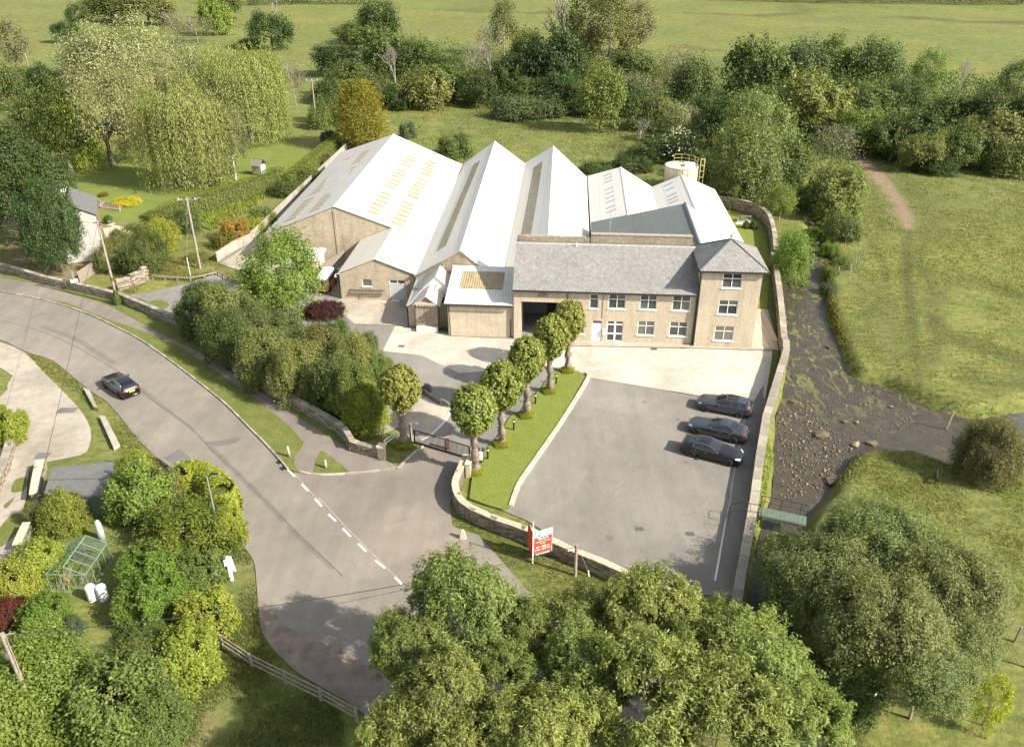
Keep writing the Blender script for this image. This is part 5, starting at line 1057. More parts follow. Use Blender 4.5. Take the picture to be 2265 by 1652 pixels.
std('willowdome',8,1.35,'pale_willow_tree',cb=.05,nl=46,nc=26,n=15000,L=.05,asp=.35,lob=(.18,.3),clus=.09,droop=.8,shape='dome',rough=.12)
std('willowtall',9,2.4,'pale_willow_tree',cb=.2,nl=44,nc=26,n=15000,L=.055,asp=.35,lob=(.18,.32),clus=.1,droop=.9,rough=.2)
c,A=weeping(10); reg('weepA',1.7,c,limbs(10,1.7,A,.06),'weeping_willow_tree')
c,A=weeping(11,1.9,1300,40); reg('weepB',1.9,c,limbs(11,1.9,A,.06),'weeping_willow_tree')
std('birch',12,3.6,'birch_tree',cb=.12,nl=34,nc=22,n=9000,L=.07,lob=(.18,.3),clus=.14,droop=1.2,rough=.25,tm=M_barkw,r0=.045,core=.05)
c,A=conifer(13,2.3,20,15,30,.095,.28,.30,1.0,prof=lambda t:(1-t*.82)*(.62+.45*math.sin(min(1,t*2.2)*1.57))); reg('pine',2.3,c,limbs(13,2.3,A,.06,nb=0,mat_=M_barkp),'pine_tree')
c,A=conifer(14,2.0,34,24,34,.075,.0,.0,1.0,upt=.5,prof=lambda t:math.sqrt(max(0,1-t*t))*(.9)); reg('goldcon',2.0,c,limbs(14,2.0,A,.05,nb=0),'golden_conifer')
std('lush',15,1.7,cb=.06,nl=34,nc=26,n=16000,L=.052,rough=.16,clus=.11)
std('bigdark',16,1.9,'sycamore_tree',cb=.2,nl=80,nc=30,n=40000,L=.042,lob=(.14,.26),clus=.07,rough=.1)
reg('bareA',2.0,None,bare_tree(21,2.0,M_barkp),'bare_tree'); reg('bareB',1.7,None,bare_tree(22,1.7,M_barkp,1,5,.045,.6,.4,.18),'bare_tree')
c,A=crown(23,2.1,cb=.25,nl=30,nc=10,n=1500,L=.07,lob=(.16,.3),clus=.2,rough=.3,core=0); reg('half',2.1,c,bare_tree(24,2.1,M_barkp,.95,5,.035),'half_bare_tree')
std('reeds',25,.7,'reed_clump',cb=0,nl=30,nc=20,n=4500,L=.30,asp=.08,shape='dome',droop=-2.5,lob=(.1,.2),upb=-.2)
# near
std('hedgeA',31,2.0,'hedgerow_tree',cb=.03,nl=80,nc=30,n=30000,L=.055,asp=.5,lob=(.14,.26),clus=.085,rough=.22,core=.12,shape='dome',twig=5)
std('hedgeB',32,2.0,'hedgerow_tree',cb=.03,nl=70,nc=32,n=30000,L=.058,asp=.45,lob=(.16,.30),clus=.09,rough=.25,core=.12,shape='dome',twig=5)
std('gardenA',33,1.7,'garden_shrub',cb=.0,nl=44,nc=34,n=22000,L=.075,asp=.55,lob=(.17,.30),clus=.08,rough=.14,shape='dome')
std('gardenB',34,1.5,'garden_shrub',cb=.0,nl=60,nc=24,n=22000,L=.055,asp=.5,lob=(.13,.24),clus=.08,rough=.22,shape='dome')
std('ashnear',35,1.5,'ash_tree',cb=.0,nl=74,nc=20,n=44000,L=.07,asp=.26,lob=(.11,.23),clus=.07,rough=.32,droop=.7,core=.05,upb=.3,twig=6,r0=.035,tm=M_barkp)
std('ashnearB',36,1.4,'ash_tree',cb=.0,nl=66,nc=20,n=40000,L=.07,asp=.26,lob=(.11,.24),clus=.075,rough=.36,droop=.7,core=.05,upb=.3,twig=6,r0=.035,tm=M_barkp)
std('alder',37,1.1,'alder_tree',cb=.04,nl=80,nc=40,n=56000,L=.036,asp=.5,lob=(.13,.25),clus=.06,rough=.26,core=.08,twig=7,r0=.03,tm=M_barkp,shape='dome')
std('alderB',38,1.2,'alder_tree',cb=.04,nl=64,nc=36,n=40000,L=.04,asp=.5,lob=(.14,.26),clus=.065,rough=.28,core=.08,twig=7,r0=.03,tm=M_barkp,shape='dome')
std('sapling',41,1.5,'young_tree',cb=.12,nl=30,nc=14,n=4200,L=.07,lob=(.12,.26),clus=.1,rough=.3,core=0,twig=5,r0=.03)
C_={'dk':(.040,.068,.020),'md':(.074,.102,.032),'mg':(.09,.125,.035),'lt':(.115,.165,.036),'yg':(.17,.205,.035),'ol':(.098,.115,.045),'gy':(.12,.13,.075),'pw':(.205,.225,.13),'pw2':(.18,.20,.112),'ww':(.205,.23,.088),'gold':(.125,.125,.022),'bl':(.07,.10,.06),'pu':(.05,.019,.024),'red':(.085,.024,.017),'lush':(.105,.165,.03),'alder':(.135,.165,.072),'ash':(.125,.175,.048),'lime':(.15,.18,.048),'yel':(.32,.32,.03),'hed':(.125,.148,.05),'hy':(.125,.155,.03),'or':(.22,.155,.035),'pine':(.06,.078,.022)}
TREES=[]; GROUNDED={'hedgeA','hedgeB','gardenA','gardenB','bushA','bushB'}
def tree(key,base,topy,hw,col,label,z=None,dz=0,trunk=True,kind='tree',name=None,group=None,yaw=None,sx=1,world=None,r=None,h=None,lift=False,hang=False):
    k,cm,tm,nm=PR[key]; p=G(*base) if world is None else Vector(world); f=proj(p)[2]
    if r is None: r=hw*f/1816.
    if h is None:
        if key in GROUNDED and not hang: p=p+Vector((0,.8*r,0)) if r<3.2 else p+Vector((0,1.6,0))
        h=Hof((p.x,p.y),topy)
    g=gz(p.x,p.y) if z is None else z; rt=thing(name or nm,(p.x,p.y,g+dz),label=label,cat=kind,group=group)
    a=rnd.uniform(0,6.28) if yaw is None else yaw; sc=(r*sx,r,h/k); c=C_[col] if isinstance(col,str) else col; v=rnd.uniform(.9,1.1)
    zo=0
    if lift: zo=h-k*r*1.0; sc=(r,r,r)
    if cm is not None:
        o=ob('crown',cm,rt,(0,0,zo),rot=(0,0,a),scale=sc); o.color=(c[0]*v*rnd.uniform(.93,1.07),c[1]*v,c[2]*v,1)
    if tm is not None and trunk: ob('trunk' if cm is not None else 'trunk_and_branches',tm,rt,rot=(0,0,a),scale=sc if not lift else (r,r,h/k))
    TREES.append(rt); return rt
def blossoms(rt,r,h,n,c=(.8,.8,.72),s=.13,seed=0,low=.3):
    rg=np.random.default_rng(seed); a=rg.uniform(0,6.28,n); ct=rg.uniform(low,1,n); st_=np.sqrt(1-ct**2); C=np.stack([np.cos(a)*st_*r,np.sin(a)*st_*r,ct*h*.98],1)*rg.uniform(.85,1.03,(n,1))
    N=unit(C/np.array([r,r,h])+rg.normal(0,.3,(n,3))); me=leaf_mesh('blossom',C,N,rg.normal(size=(n,3)),np.full(n,s),np.full(n,s),rg,np.full(n,.5)); o=ob('blossom',me,rt); o.color=(*c,1); return o
def pollard(seed,k,cb=.46,n=9000,L=.12):
    rg=np.random.default_rng(seed); zc=k*(cb+1)/2; rz=k*(1-cb)/2; B=unit(rg.normal(size=(26,3))); m=420; d=unit(rg.normal(size=(m,3))); bum=.90+.10*np.max(np.clip((d@B.T-.8)*5,0,1),1)+rg.normal(0,.025,m)
    C=d*bum[:,None]; C[:,:2]*=(1-.34*np.clip(-C[:,2:3],0,1)**1.2); ci=rg.integers(0,m,n); f=np.where(rg.uniform(0,1,n)<.25,rg.uniform(.6,.9,n),1)[:,None]; P=C[ci]*f+rg.normal(0,.055,(n,3)); o=unit(P); P=P*np.array([.95,.95,rz*.97])+np.array([0,0,zc])
    N=unit(o*.8+rg.normal(0,.42,(n,3))+np.array([0,0,.25])); LL=L*rg.uniform(.7,1.2,n); t_=np.clip(.4*rg.uniform(0,1,m)[ci]+.6*rg.uniform(0,1,n),0,1)
    return leaf_mesh('crown',P,N,rg.normal(size=(n,3))+np.array([0,0,-.6]),LL,LL*.85,rg,t_)
for q,sd in (('lime',71),('limeB',72),('limeC',73),('limeD',74)): PR[q]=(3.7,pollard(sd,3.7),None,'pollard_lime_tree')
# --- six pollarded limes by the gate and lawn
LG='pollarded lime trees along the entrance drive'
lm=[((880,1488),918,148,'lime','nearest lime of the row on the lawn, at the right-hand end of the black gate'),((1055,1308),768,142,'limeC','second lime of the row counting from the gate, between two black post lights'),((1218,1116),598,120,'limeD','third lime of the row on the lawn, halfway up the grass strip'),((1370,957),458,118,'limeB','fourth lime of the row on the lawn, beside the black post light near the yard'),((1490,820),355,105,'lime','furthest lime of the row, closest to the loading bay'),((405,1308),795,138,'limeD','lone lime left of the black gate, beside the roadside hedge trees')]
M_limeb=mat('lime_bark',(.21,.175,.13),var=.5,scale=4,bs=.6)
def lime_trunk(seed):
    rr=random.Random(seed); n=10; V=[];F=[]; H=3.6; J=14
    for j in range(J+1):
        z=H*j/J; b_=.27+.10*math.exp(-z*3)+.05*math.sin(z*5+seed)+rr.uniform(-.05,.05); ox=.06*math.sin(z*1.7+seed); 
        for i in range(n): a=2*math.pi*i/n; q=b_*(1+rr.uniform(-.16,.18)); V.append((ox+q*math.cos(a),q*math.sin(a),z-.05))
    for j in range(J):
        for i in range(n): F.append((j*n+i,j*n+(i+1)%n,(j+1)*n+(i+1)%n,(j+1)*n+i))
    m_=MB(); m_.add(V,F)
    for q in range(26):
        z=rr.uniform(.1,3.4); a=rr.uniform(0,6.28); m_.tube((.25*math.cos(a),.25*math.sin(a),z),(.42*math.cos(a),.42*math.sin(a),z+rr.uniform(-.15,.2)),.05,.015,4)
    return m_.mesh('trunk',M_limeb,True)
for i,(b_,ty,hw,key,lb) in enumerate(lm):
    p=G(*mc(*b_)); f=proj(p)[2]; h=Hof((p.x,p.y),mc(0,ty)[1]); r=hw/2.99*f/1816; rt=thing('pollard_lime_tree',(p.x,p.y,.1),label=lb,cat='tree',group=LG); k=PR[key][0]
    o=ob('crown',PR[key][1],rt,rot=(0,0,i*1.3),scale=(r*1.0,r*1.0,h/k)); o.color=(.15*(.94+.03*i),.18,.046,1); ob('trunk',lime_trunk(i),rt,rot=(0,0,i))
    g=ob('base_growth',PR['gardenB'][1],rt,scale=(.75,.75,.35)); g.color=(.2,.22,.03,1)
HG='hedge trees overhanging the roadside wall'
T=[ # key, base, top, half width, colour, label
# roadside hedge mass, from far left to the gate
('hedgeA',ml(1330,600),ml(0,235)[1],60,'md','leftmost dark tree of the roadside hedge, next to the old parking area'),
('hedgeB',ml(1490,690),ml(0,240)[1],58,'hed','second hedge tree, in front of the bright green round tree'),
('hedgeA',ml(1500,790),ml(0,420)[1],58,'md','hedge tree overhanging the start of the shaded pavement'),
('hedgeB',ml(1640,700),ml(0,330)[1],50,'ol','brownish-olive hedge tree directly below the bright green round tree'),
('hedgeA',ml(1720,920),ml(0,520)[1],62,'hed','mid-hedge tree leaning over the wall, with twiggy yellowish tips'),
('hedgeB',ml(1880,790),ml(0,420)[1],56,'md','mid-hedge tree on the yard side, left of the purple bush'),
('hedgeA',ml(1950,1040),ml(0,620)[1],60,'hed','hedge tree above the darkest stretch of pavement'),
('hedgeB',ml(2090,880),ml(0,500)[1],52,'ol','tall shaggy hedge tree behind the darkest stretch of pavement'),
('hedgeA',ml(2190,1110),ml(0,700)[1],56,'md','hedge tree third from the gate, over the wall'),
('hedgeB',mc(60,960),mc(0,560)[1],48,'hed','broad dark hedge tree on the yard side near the purple bush'),
('hedgeA',mc(60,1180),mc(0,760)[1],48,'mg','hedge tree with yellow-tipped leaves second from the gate'),
('hedgeB',mc(130,1230),mc(0,880)[1],50,'yg','bright yellow-green last hedge tree before the gate pillar'),
('gardenB',mc(170,700),mc(0,545)[1],20,'md','round dark shrub at the yard end of the hedge'),
('hedgeB',mc(190,950),mc(0,690)[1],38,'mg','low hedge tree beside the wooden rail and paved court'),
('gardenB',mc(270,830),mc(0,715)[1],20,'hed','small shrub where the hedge meets the yard rail'),
('hedgeA',mc(-60,820),mc(0,470)[1],42,'md','shaded hedge tree just behind the purple bush'),
('lush',ml(1880,390),tl(0,1530)[1],88,'lush','large round bright green tree in front of the block gable wall'),
('gardenB',ml(2130,490),ml(0,352)[1],40,'pu','dark purple-leaved bush between the bright green tree and the yard'),
# garden bottom left
('gardenB',(127,1196),1088,48,'hy','tall conical golden-green bush between grey shed roof and greenhouse'),
('gardenB',(72,1170),1110,22,'hed','small dark bush on the drive edge beside the conical bush'),
('gardenA',(300,1175),1030,66,'lt','pale spreading fruit tree with bare grey twigs, right of the grey shed'),
('gardenB',(290,1070),1000,38,'yg','yellow-green hedge bush immediately right of the grey shed roof'),
('gardenA',(360,1140),1035,40,'ol','grey-twigged fruit tree behind the yew, by the road hedge'),
('gardenA',(506,1218),1120,30,(.19,.225,.03),'golden-green end of the rounded hedge nearest the white signpost'),
('gardenB',(415,1245),1110,92,(.085,.115,.018),'broad dark feathery yew-like shrub in the middle of the garden hedge'),
('gardenA',(325,1330),1215,72,'lush','glossy laurel bush left of the yew-like shrub'),
('gardenA',(432,1318),1222,52,'mg','laurel bush beside the white signpost'),
('gardenA',(320,1410),1285,72,'lush','bright laurel bush in front of the water butts'),
('gardenA',(445,1440),1315,58,'yg','yellow-green rounded bush at the left end of the rail fence'),
('gardenB',(320,1480),1390,72,'mg','dark low shrub under the telephone wire'),
('gardenA',(398,1550),1405,66,'yg','large light green bush nearest the rail fence field'),
('gardenB',(295,1590),1430,70,'mg','mid green shrub left of the large light green bush'),
('hedgeB',(100,1590),1420,120,'lt','large leafy tree in the bottom left corner behind the leaning pole'),
('gardenA',(240,1690),1480,105,'mg','dark bushy tree at the bottom edge, second from the left'),
('hedgeB',(20,1730),1500,110,'lt','pale-leaved tree cut off by the bottom left corner'),
('gardenB',(330,1690),1540,70,'mg','shrub at the bottom edge by the dry grass bank'),
('gardenA',(65,1310),1210,55,'yg','bright yellow-green clipped hedge bush left of the greenhouse'),
('gardenA',(20,1350),1245,45,'yg','bright yellow-green hedge bush at the left edge above the red maple'),
('gardenB',(12,1400),1325,38,'red','dark red Japanese maple bush at the left edge'),
('gardenA',(85,1430),1330,52,'lush','light green bush between red maple and leaning pole'),
('gardenB',(160,1420),1365,22,'bl','small grey-green bush on the garden lawn'),
('gardenB',(95,1110),1050,0.1,'md','tiny bush'),
('gardenA',(8,990),900,38,'yg','yellow-green bush on the left edge beside the drive'),
# left middle
('lush',z1(1500,1370),z1(0,960)[1],38,'hed','sprawling elder bush at the foot of the T-barred pole, left side'),
('lush',z1(1950,1380),z1(0,900)[1],52,'md','dense dark shrub beside the leaning telegraph pole'),
('lush',z1(1720,1100),z1(0,780)[1],40,'ol','elder bush with cream blossom by the gravel patio'),
('lush',z6(330,780),z6(0,250)[1],42,'yg','yellow-leaved shrub between elder and telegraph pole'),
('bushA',z6(650,560),z6(0,60)[1],30,'md','dark shrub in front of the clipped hedge end'),
('bushA',z6(150,330),z6(0,180)[1],34,'hed','rounded clipped bush ending the long hedge on the lawn side'),
('bushB',z6(800,1000),z6(0,850)[1],30,'hed','low scrub at the base of the telegraph pole'),
('bushA',z6(1250,800),z6(0,500)[1],30,'gold','golden yellow shrub at the lower end of the bank'),
('bushA',z6(1420,700),z6(0,270)[1],36,'or','orange-tinted shrub on the bank beside the concrete panels'),
('bushB',z6(1650,580),z6(0,270)[1],34,'yg','yellow-green shrub on the bank, middle'),
('bushA',z6(1850,420),z6(0,120)[1],34,'mg','green shrub on the bank beside the panel wall'),
('bushB',tl(1880,1310),tl(0,1180)[1],36,'md','dark green shrub high on the bank by the warehouse'),
('bushA',tl(2020,1220),tl(0,1100)[1],30,'mg','shrub at the top of the bank beside the warehouse eaves'),
('bushB',tl(2120,1090),tl(0,1010)[1],28,'ol','olive shrub at the far end of the bank'),
('bushB',z1(1350,440),z1(0,370)[1],11,'gold','small orange-yellow border shrub behind the stone terrace'),
('bushB',z1(1620,560),z1(0,440)[1],32,'yel','vivid yellow spreading shrub at the end of the terrace bed'),
('thornA',ml(780,60),tl(0,1560)[1],0.1,'md','tiny thorn'),
# lawn trees upper left
('willowdome',(274,168),28,118,'pw','large pale silvery domed willow at the back of the lawn group'),
('willowdome',(420,205),84,84,'pw2','pale willow dome between the big dome and the weeping willow'),
('willowtall',(250,362),132,98,'pw2','tall pale willow with a thick dark trunk at centre of the lawn group'),
('willowtall',(350,300),125,84,'pw','pale willow filling the middle of the lawn group'),
('weepB',(555,312),100,94,'ww','right-hand weeping willow hanging down to the lawn edge'),
('weepA',(415,412),178,96,'ww','central weeping willow with long yellow-green curtains'),
('willowtall',(450,330),150,64,'gy','shaded willow filling the gap between the two weeping willows'),
('birch',(482,405),245,42,'ol','birch with two slim white trunks in front of the weeping willow'),
('birch',(522,395),225,40,'gy','grey-green birch right of the white-trunked birch'),
('pine',(159,379),158,66,'pine','dark pine with a bare reddish lower trunk on the lawn'),
('lush',(188,373),188,46,'yg','yellow-green maple standing behind the pine'),
('roundB',(95,330),180,50,'md','dark tree behind the pine on its left'),
('roundA',(25,250),140,42,'md','mid green tree at the left edge above the sycamore'),
('airy',(40,165),40,40,'gy','grey-leaved thin tree in the top left corner'),
('roundC',(20,215),165,34,'yg','yellow-green tree at the left edge below the grey-leaved one'),
('roundB',(55,200),150,34,'mg','mid green tree left of the pale willow dome'),
('roundA',(100,215),140,26,'dk','small dark tree between pine and pale willow'),
('thornA',(178,62),8,22,'dk','round dark hawthorn in the field at the top left'),
('thornA',(150,96),48,28,'dk','lower dark hawthorn beside the round hawthorn in the field'),
('roundB',(250,48),-25,48,'md','tree on the top edge above the pale willow dome'),
('roundA',(330,55),-30,48,'ol','tree on the top edge with olive foliage'),
('half',(395,95),20,42,'gy','half-bare ivy-stemmed tree above the pale willows'),
('half',(440,98),35,38,'gy','second half-bare tree, right of the ivy-stemmed one'),
('roundC',(482,80),-10,32,'lt','bright round tree at the top right of the pale willows'),
('roundB',(500,40),-30,30,'mg','tree on the top edge beside the bright round tree'),
('thornA',(603,108),22,44,'dk','dark round thorn tree standing alone in the upper field'),
('bareA',(612,60),-30,32,'gy','tall bare poplar poking up behind the lone dark thorn'),
('bushB',(545,108),85,24,'dk','low dark bramble left of the lone dark thorn'),
('half',(655,230),125,36,'gy','thin half-bare tree right of the weeping willow'),
('goldcon',(801,325),180,58,'gold','large golden-tipped conifer behind the warehouse ridge'),
('bushA',(720,270),200,36,'md','round green bush beside the far telegraph pole'),
('bushB',(705,285),225,28,'mg','low bramble at the foot of the far telegraph pole'),
('roundA',(730,318),282,20,'bl','grey-green shrub tucked behind the warehouse corner'),
('bushA',(900,310),266,21,'bl','small grey-green bush in the paddock just behind the warehouses'),
('bushA',(1005,352),290,42,'md','round scrubby bush between the first two warehouse peaks'),
]
BELT=[ # wood belt behind the works
('roundB',745,165,95,46,'dk','left end of the wood belt, dark tree above the golden conifer'),
('roundA',775,215,130,48,'md','bushy tree left of the bare sapling in the belt'),
('roundC',735,225,165,40,'md','low rounded tree at the left tip of the belt'),
('roundA',790,110,45,42,'md','tall tree at the upper left of the belt'),
('roundB',838,95,-5,44,'dk','tree of the belt reaching the top edge, first from the left'),
('roundC',860,170,60,54,'md','broad tree in the upper left part of the belt'),
('thornA',835,225,165,40,'ol','olive thorn tree next to the bare sapling'),
('bareA',877,215,98,30,'gy','bare fan-shaped sapling in the left part of the belt'),
('bushA',880,240,188,36,'dk','dark bush at the foot of the bare fan-shaped sapling'),
('roundB',925,175,80,50,'md','tree right of the broad upper-left tree'),
('roundC',950,235,145,52,'hed','rounded tree with white blossom left of centre in the belt'),
('bushB',985,185,115,38,'dk','dark shrubby tree left of the tall slim ash'),
('roundA',1005,222,135,50,'mg','light-topped tree at the front of the belt, left of centre'),
('half',1045,205,85,34,'gy','half-bare pale tree in the middle of the belt'),
('airy',1115,120,-12,34,'ol','tall slim ash standing above the belt into the field'),
('half',1085,190,40,32,'gy','slender half-bare tree just below the slim ash'),
('thornA',1060,232,150,40,'dk','dark thorn at the front edge of the belt'),
('bareB',1085,188,95,34,'gy','pale-trunked leafless tree in the middle of the belt'),
('roundC',1135,215,120,52,'dk','dark mass of trees right of the pale-trunked one'),
('roundB',1175,180,60,42,'md','tree between slim ash and the darkest oak'),
('roundA',1222,215,55,56,(.028,.052,.016),'darkest ivy-clad oak left of the tall pair'),
('bareB',1250,150,-35,42,'gy','stag-headed bare tree with dark ivy trunk at the top edge'),
('roundB',1262,200,90,36,'dk','dark tree under the stag-headed one'),
('airy',1300,160,-45,48,'ol','tallest pale ash of the belt, left of the pair at the top edge'),
('airy',1345,170,-30,50,'ol','tallest pale ash of the belt, right of the pair at the top edge'),
('airy',1408,120,-5,40,'gy','tall ash right of the tallest pair, ivy at its foot'),
('roundC',1400,190,110,48,'md','rounded tree below the tall ash'),
('thornA',1180,235,165,46,'md','front-row thorn tree above the bramble bank'),
('roundA',1235,240,150,46,'dk','front-row tree left of the prominent round one'),
('bushB',1135,262,205,50,(.07,.10,.045),'low arching bramble bank at the front edge of the belt, left half'),
('bushB',1195,258,208,48,(.075,.105,.045),'low arching bramble bank at the front edge of the belt, right half'),
('roundB',1328,290,140,46,'mg','prominent round tree casting its shadow on the paddock'),
('roundC',1290,250,180,38,'md','tree tucked behind the left side of the prominent round one'),
('half',1405,245,150,50,'gy','grey half-bare tree right of the prominent round one'),
('roundA',1385,260,175,42,'dk','dark tree behind the prominent round one'),
('roundC',1440,290,215,48,'ol','brown-green scrub at the corner of the paddock'),
('bareA',1412,335,270,34,'gy','leafless coppice stems at the paddock corner'),
('bushA',1440,360,315,44,'md','bush in front of the leafless coppice stems'),
('bushB',1325,385,358,40,'md','scrub peeking over the valley between third and fourth sheds'),
('bushA',1400,385,345,42,'dk','dark scrub behind the fourth shed ridge'),
('half',1490,235,95,44,'gy','silvery dead-topped tree right of centre'),
('roundB',1525,250,120,42,'md','tree just right of the silvery dead-topped one'),
('thornA',1500,320,228,34,(.17,.19,.11),'pale blossoming thorn behind the fourth shed'),
('bushA',1500,365,300,40,'md','scrub between tank and blossoming thorn'),
('bareB',1540,330,245,34,'gy','grey leaning leafless tree behind the tank'),
('roundA',1555,310,210,40,'dk','dark tree behind the tank'),
('bushA',1555,400,330,40,'dk','dark bush directly right of the tank'),
('roundC',1665,225,80,68,'md','large domed tree at the left of the right-hand wood'),
('roundB',1765,205,78,50,(.075,.105,.05),'grey-green tree beside the large domed one'),
('roundA',1840,200,75,48,'md','tree in the back row, centre of the right-hand wood'),
('roundB',1925,205,80,52,(.08,.115,.045),'paler tree at the back row of the right-hand wood'),
('roundC',1790,300,158,78,'hed','broad spreading tree in the middle of the right-hand wood'),
('roundA',1880,290,175,66,'md','broad tree right of the spreading one'),
('roundB',1700,300,190,50,'dk','dark tree left of the spreading one'),
('roundC',1600,330,215,48,'dk','dark tree behind the pale riverside tree'),
('lush',1665,375,195,66,(.12,.155,.06),'pale green riverside tree, upper of the tall pair behind the garden wall'),
('lush',1640,440,265,74,(.105,.14,.05),'pale green riverside tree, lower and broader of the pair behind the garden wall'),
('roundA',1725,420,300,50,'md','dark tree right of the pale riverside pair'),
('half',1835,380,265,52,'gy','bare brownish tree at the head of the red track'),
('roundB',1900,330,238,52,'lt','lighter green tree hanging over the head of the track'),
('roundC',1965,345,250,50,'md','tree right of the track head'),
('roundA',2020,345,235,56,'dk','dark tree in the lower right-hand wood'),
('thornA',2035,375,290,46,'hed','thorn bush at the foot of the wood where the track leaves'),
('roundB',1985,260,175,44,'dk','dark tree behind the track head'),
('airy',2045,215,105,34,'lt','thin pale sapling standing up into the top field'),
('bareA',2108,250,130,20,'gy','slim bare sapling against the top field'),
('roundC',2085,300,205,52,'md','tree under the thin pale sapling'),
('thornA',2110,370,270,50,'md','thorn tree at the front edge of the right-hand wood'),
('roundB',2160,310,190,46,'dk','dark tree near the right edge'),
('airy',2235,250,130,44,'md','tall shaggy tree at the right edge'),
('roundA',2180,360,235,62,'ol','rounded olive thorn at the right edge of the wood'),
('roundC',2250,330,200,50,'dk','dark tree cut off by the right edge'),
('bushB',2235,385,300,52,'md','bush cut off by the right edge, lower'),
('bushA',2080,385,340,40,'dk','dark bush in the front row by the meadow'),
('roundC',1845,480,365,56,'hed','large thorn bush on the river bank near the track'),
('roundB',1790,465,400,38,'md','bush on the river bank above the reeds'),
('bushA',1870,540,470,34,'md','river bank bush above the wire fence'),
('lush',1745,608,478,43,'lush','bright green young tree leaning over the river wall'),
('airy',1722,485,405,30,'lt','slender light sapling behind the curved garden wall'),
('sapling',1655,455,410,24,'mg','small sapling just outside the curved garden wall'),
]
g='trees of the wood belt behind the works'
for t in T:
    if t[3]>1:
        k,b_,ty,hw,c,lb=t; b_=(b_[0]+13,b_[1]-14) if ('hedge' in k and 'hedge' in lb) else b_; hw*=1.3 if b_[1]<130 else (1.18 if 'garden' in k else 1.08); rt=tree(k,b_,ty,hw*(1.0 if 'hedge' in k else 1),c,lb,hang='hedge' in k,kind='shrub' if PR[k][3] in('shrub','garden_shrub') else 'tree',group=HG if 'hedge' in k and 'hedge' in lb else None)
        if 'cream blossom' in lb: blossoms(rt,2.2,2.6,70,s=.16)
for k,x,y,ty,hw,c,lb in BELT:
    rt=tree(k,(x,y),ty,hw*1.25,c,lb,kind='shrub' if PR[k][3]=='shrub' else 'tree',group=g)
    if 'blossom' in lb: blossoms(rt,4,6,120,s=.35)
# undergrowth filling the foot of the woods, a mass nobody could count
def scrub(name,L,n,h,c,seed,leaf=.34):
    P=arr(L); rg=np.random.default_rng(seed); lo=P.min(0);hi=P.max(0); pts=rg.uniform(lo,hi,(n*4,2)); pts=pts[sdist(pts[:,0],pts[:,1],P)<0][:n]; g=hgt(pts[:,0],pts[:,1])
    hh=h*(.5+vnoise(pts[:,0],pts[:,1],.22,seed))*rg.uniform(.0,1,len(pts))**.4
    C=np.stack([pts[:,0],pts[:,1],g+hh],1); N=unit(rg.normal(0,.5,C.shape)+np.array([0,0,.7])); LL=leaf*rg.uniform(.6,1.4,len(C)); me=leaf_mesh(name,C,N,rg.normal(size=C.shape),LL,LL*.5,rg,rg.uniform(0,1,len(C)))
    o=ob(name,me,kind='stuff',label='dark undergrowth between the trees',cat='undergrowth'); o.color=(*c,1)
scrub('undergrowth',[(735,200),(800,140),(900,110),(1100,160),(1250,140),(1400,140),(1560,200),(1700,160),(1950,170),(2150,200),(2300,200),(2300,370),(2080,380),(1950,350),(1880,330),(1870,470),(1770,470),(1700,440),(1620,430),(1480,380),(1400,345),(1380,290),(1300,270),(1250,255),(1130,262),(1000,215),(900,235)],60000,5.2,(.05,.078,.024),5,.5)
scrub('undergrowth',[(0,170),(110,180),(130,230),(110,330),(0,330)],5000,2.5,(.055,.09,.025),6)
scrub('bramble_bank',[mr(690,160),mr(640,700),mr(615,1090),mr(600,1080),mr(628,700),mr(660,200)],2600,.5,(.14,.17,.035),7,.16)
scrub('bramble_bank',[mr(575,1260),mr(620,1330),mr(560,1650),br(530,100),br(470,420),br(440,420),br(500,60)],3500,.6,(.14,.18,.03),8,.16)
scrub('far_hedgerow',[(480,4),(830,7),(830,13),(560,14),(440,10)],7000,5,(.05,.08,.025),12,.9)
scrub('far_hedgerow',[(1420,-4),(2300,-2),(2300,14),(2000,12),(1700,6)],16000,7.0,(.045,.07,.024),13,1.1)
scrub('hedgerow',[tr(1900,1000),tr(2300,1010),tr(2300,1120),tr(2050,1060)],4000,1.6,(.065,.10,.03),14,.3)
# right bank and meadow
for k,b_,ty,hw,c,lb in (('bushB',mr(995,270),mr(0,190)[1],22,'bl','clipped-looking dark round bush on the river bank end'),('bushB',mr(1000,190),mr(0,110)[1],22,'mg','weedy bush beside the wire fence on the bank'),('bushB',mr(1090,150),mr(0,60)[1],26,'mg','tall weeds inside the wire fence on the bank'),
  ('reeds',(1800,512),488,26,'lush','upper clump of bright reeds in the river'),('reeds',(1835,550),522,20,'lush','lower clump of bright reeds in the river'),('gardenB',mr(965,60),mr(0,20)[1],8,'lush','small bright green tuft on the river bank'),
  ('alderB',(2178,1050),925,74,(.115,.115,.05),'brownish spreading thorn bush on the river bend'),('sapling',(2172,1602),1492,46,(.23,.26,.025),'small yellow-green sapling in the bottom right lawn'),
  ('gardenA',br(1000,1500),br(0,1180)[1],38,'mg','dark green bush in shade at the foot of the big alder'),('gardenB',mc(555,960),mc(0,890)[1],12,(.16,.13,.2),'lavender-coloured bush by the wooden rail in the yard'),
  ('gardenB',W(25.2,12.6),0,0,'mg','small round box bush against the tower side, front of pair'),('gardenB',W(25.6,17.3),0,0,'mg','small round box bush against the tower side, rear of pair')):
    if isinstance(b_,Vector): tree(k,None,0,0,c,lb,kind='shrub',world=b_,r=.62,h=1.05,trunk=False)
    else: tree(k,b_,ty,hw,c,lb,kind='shrub' if k not in('sapling',) else 'tree')
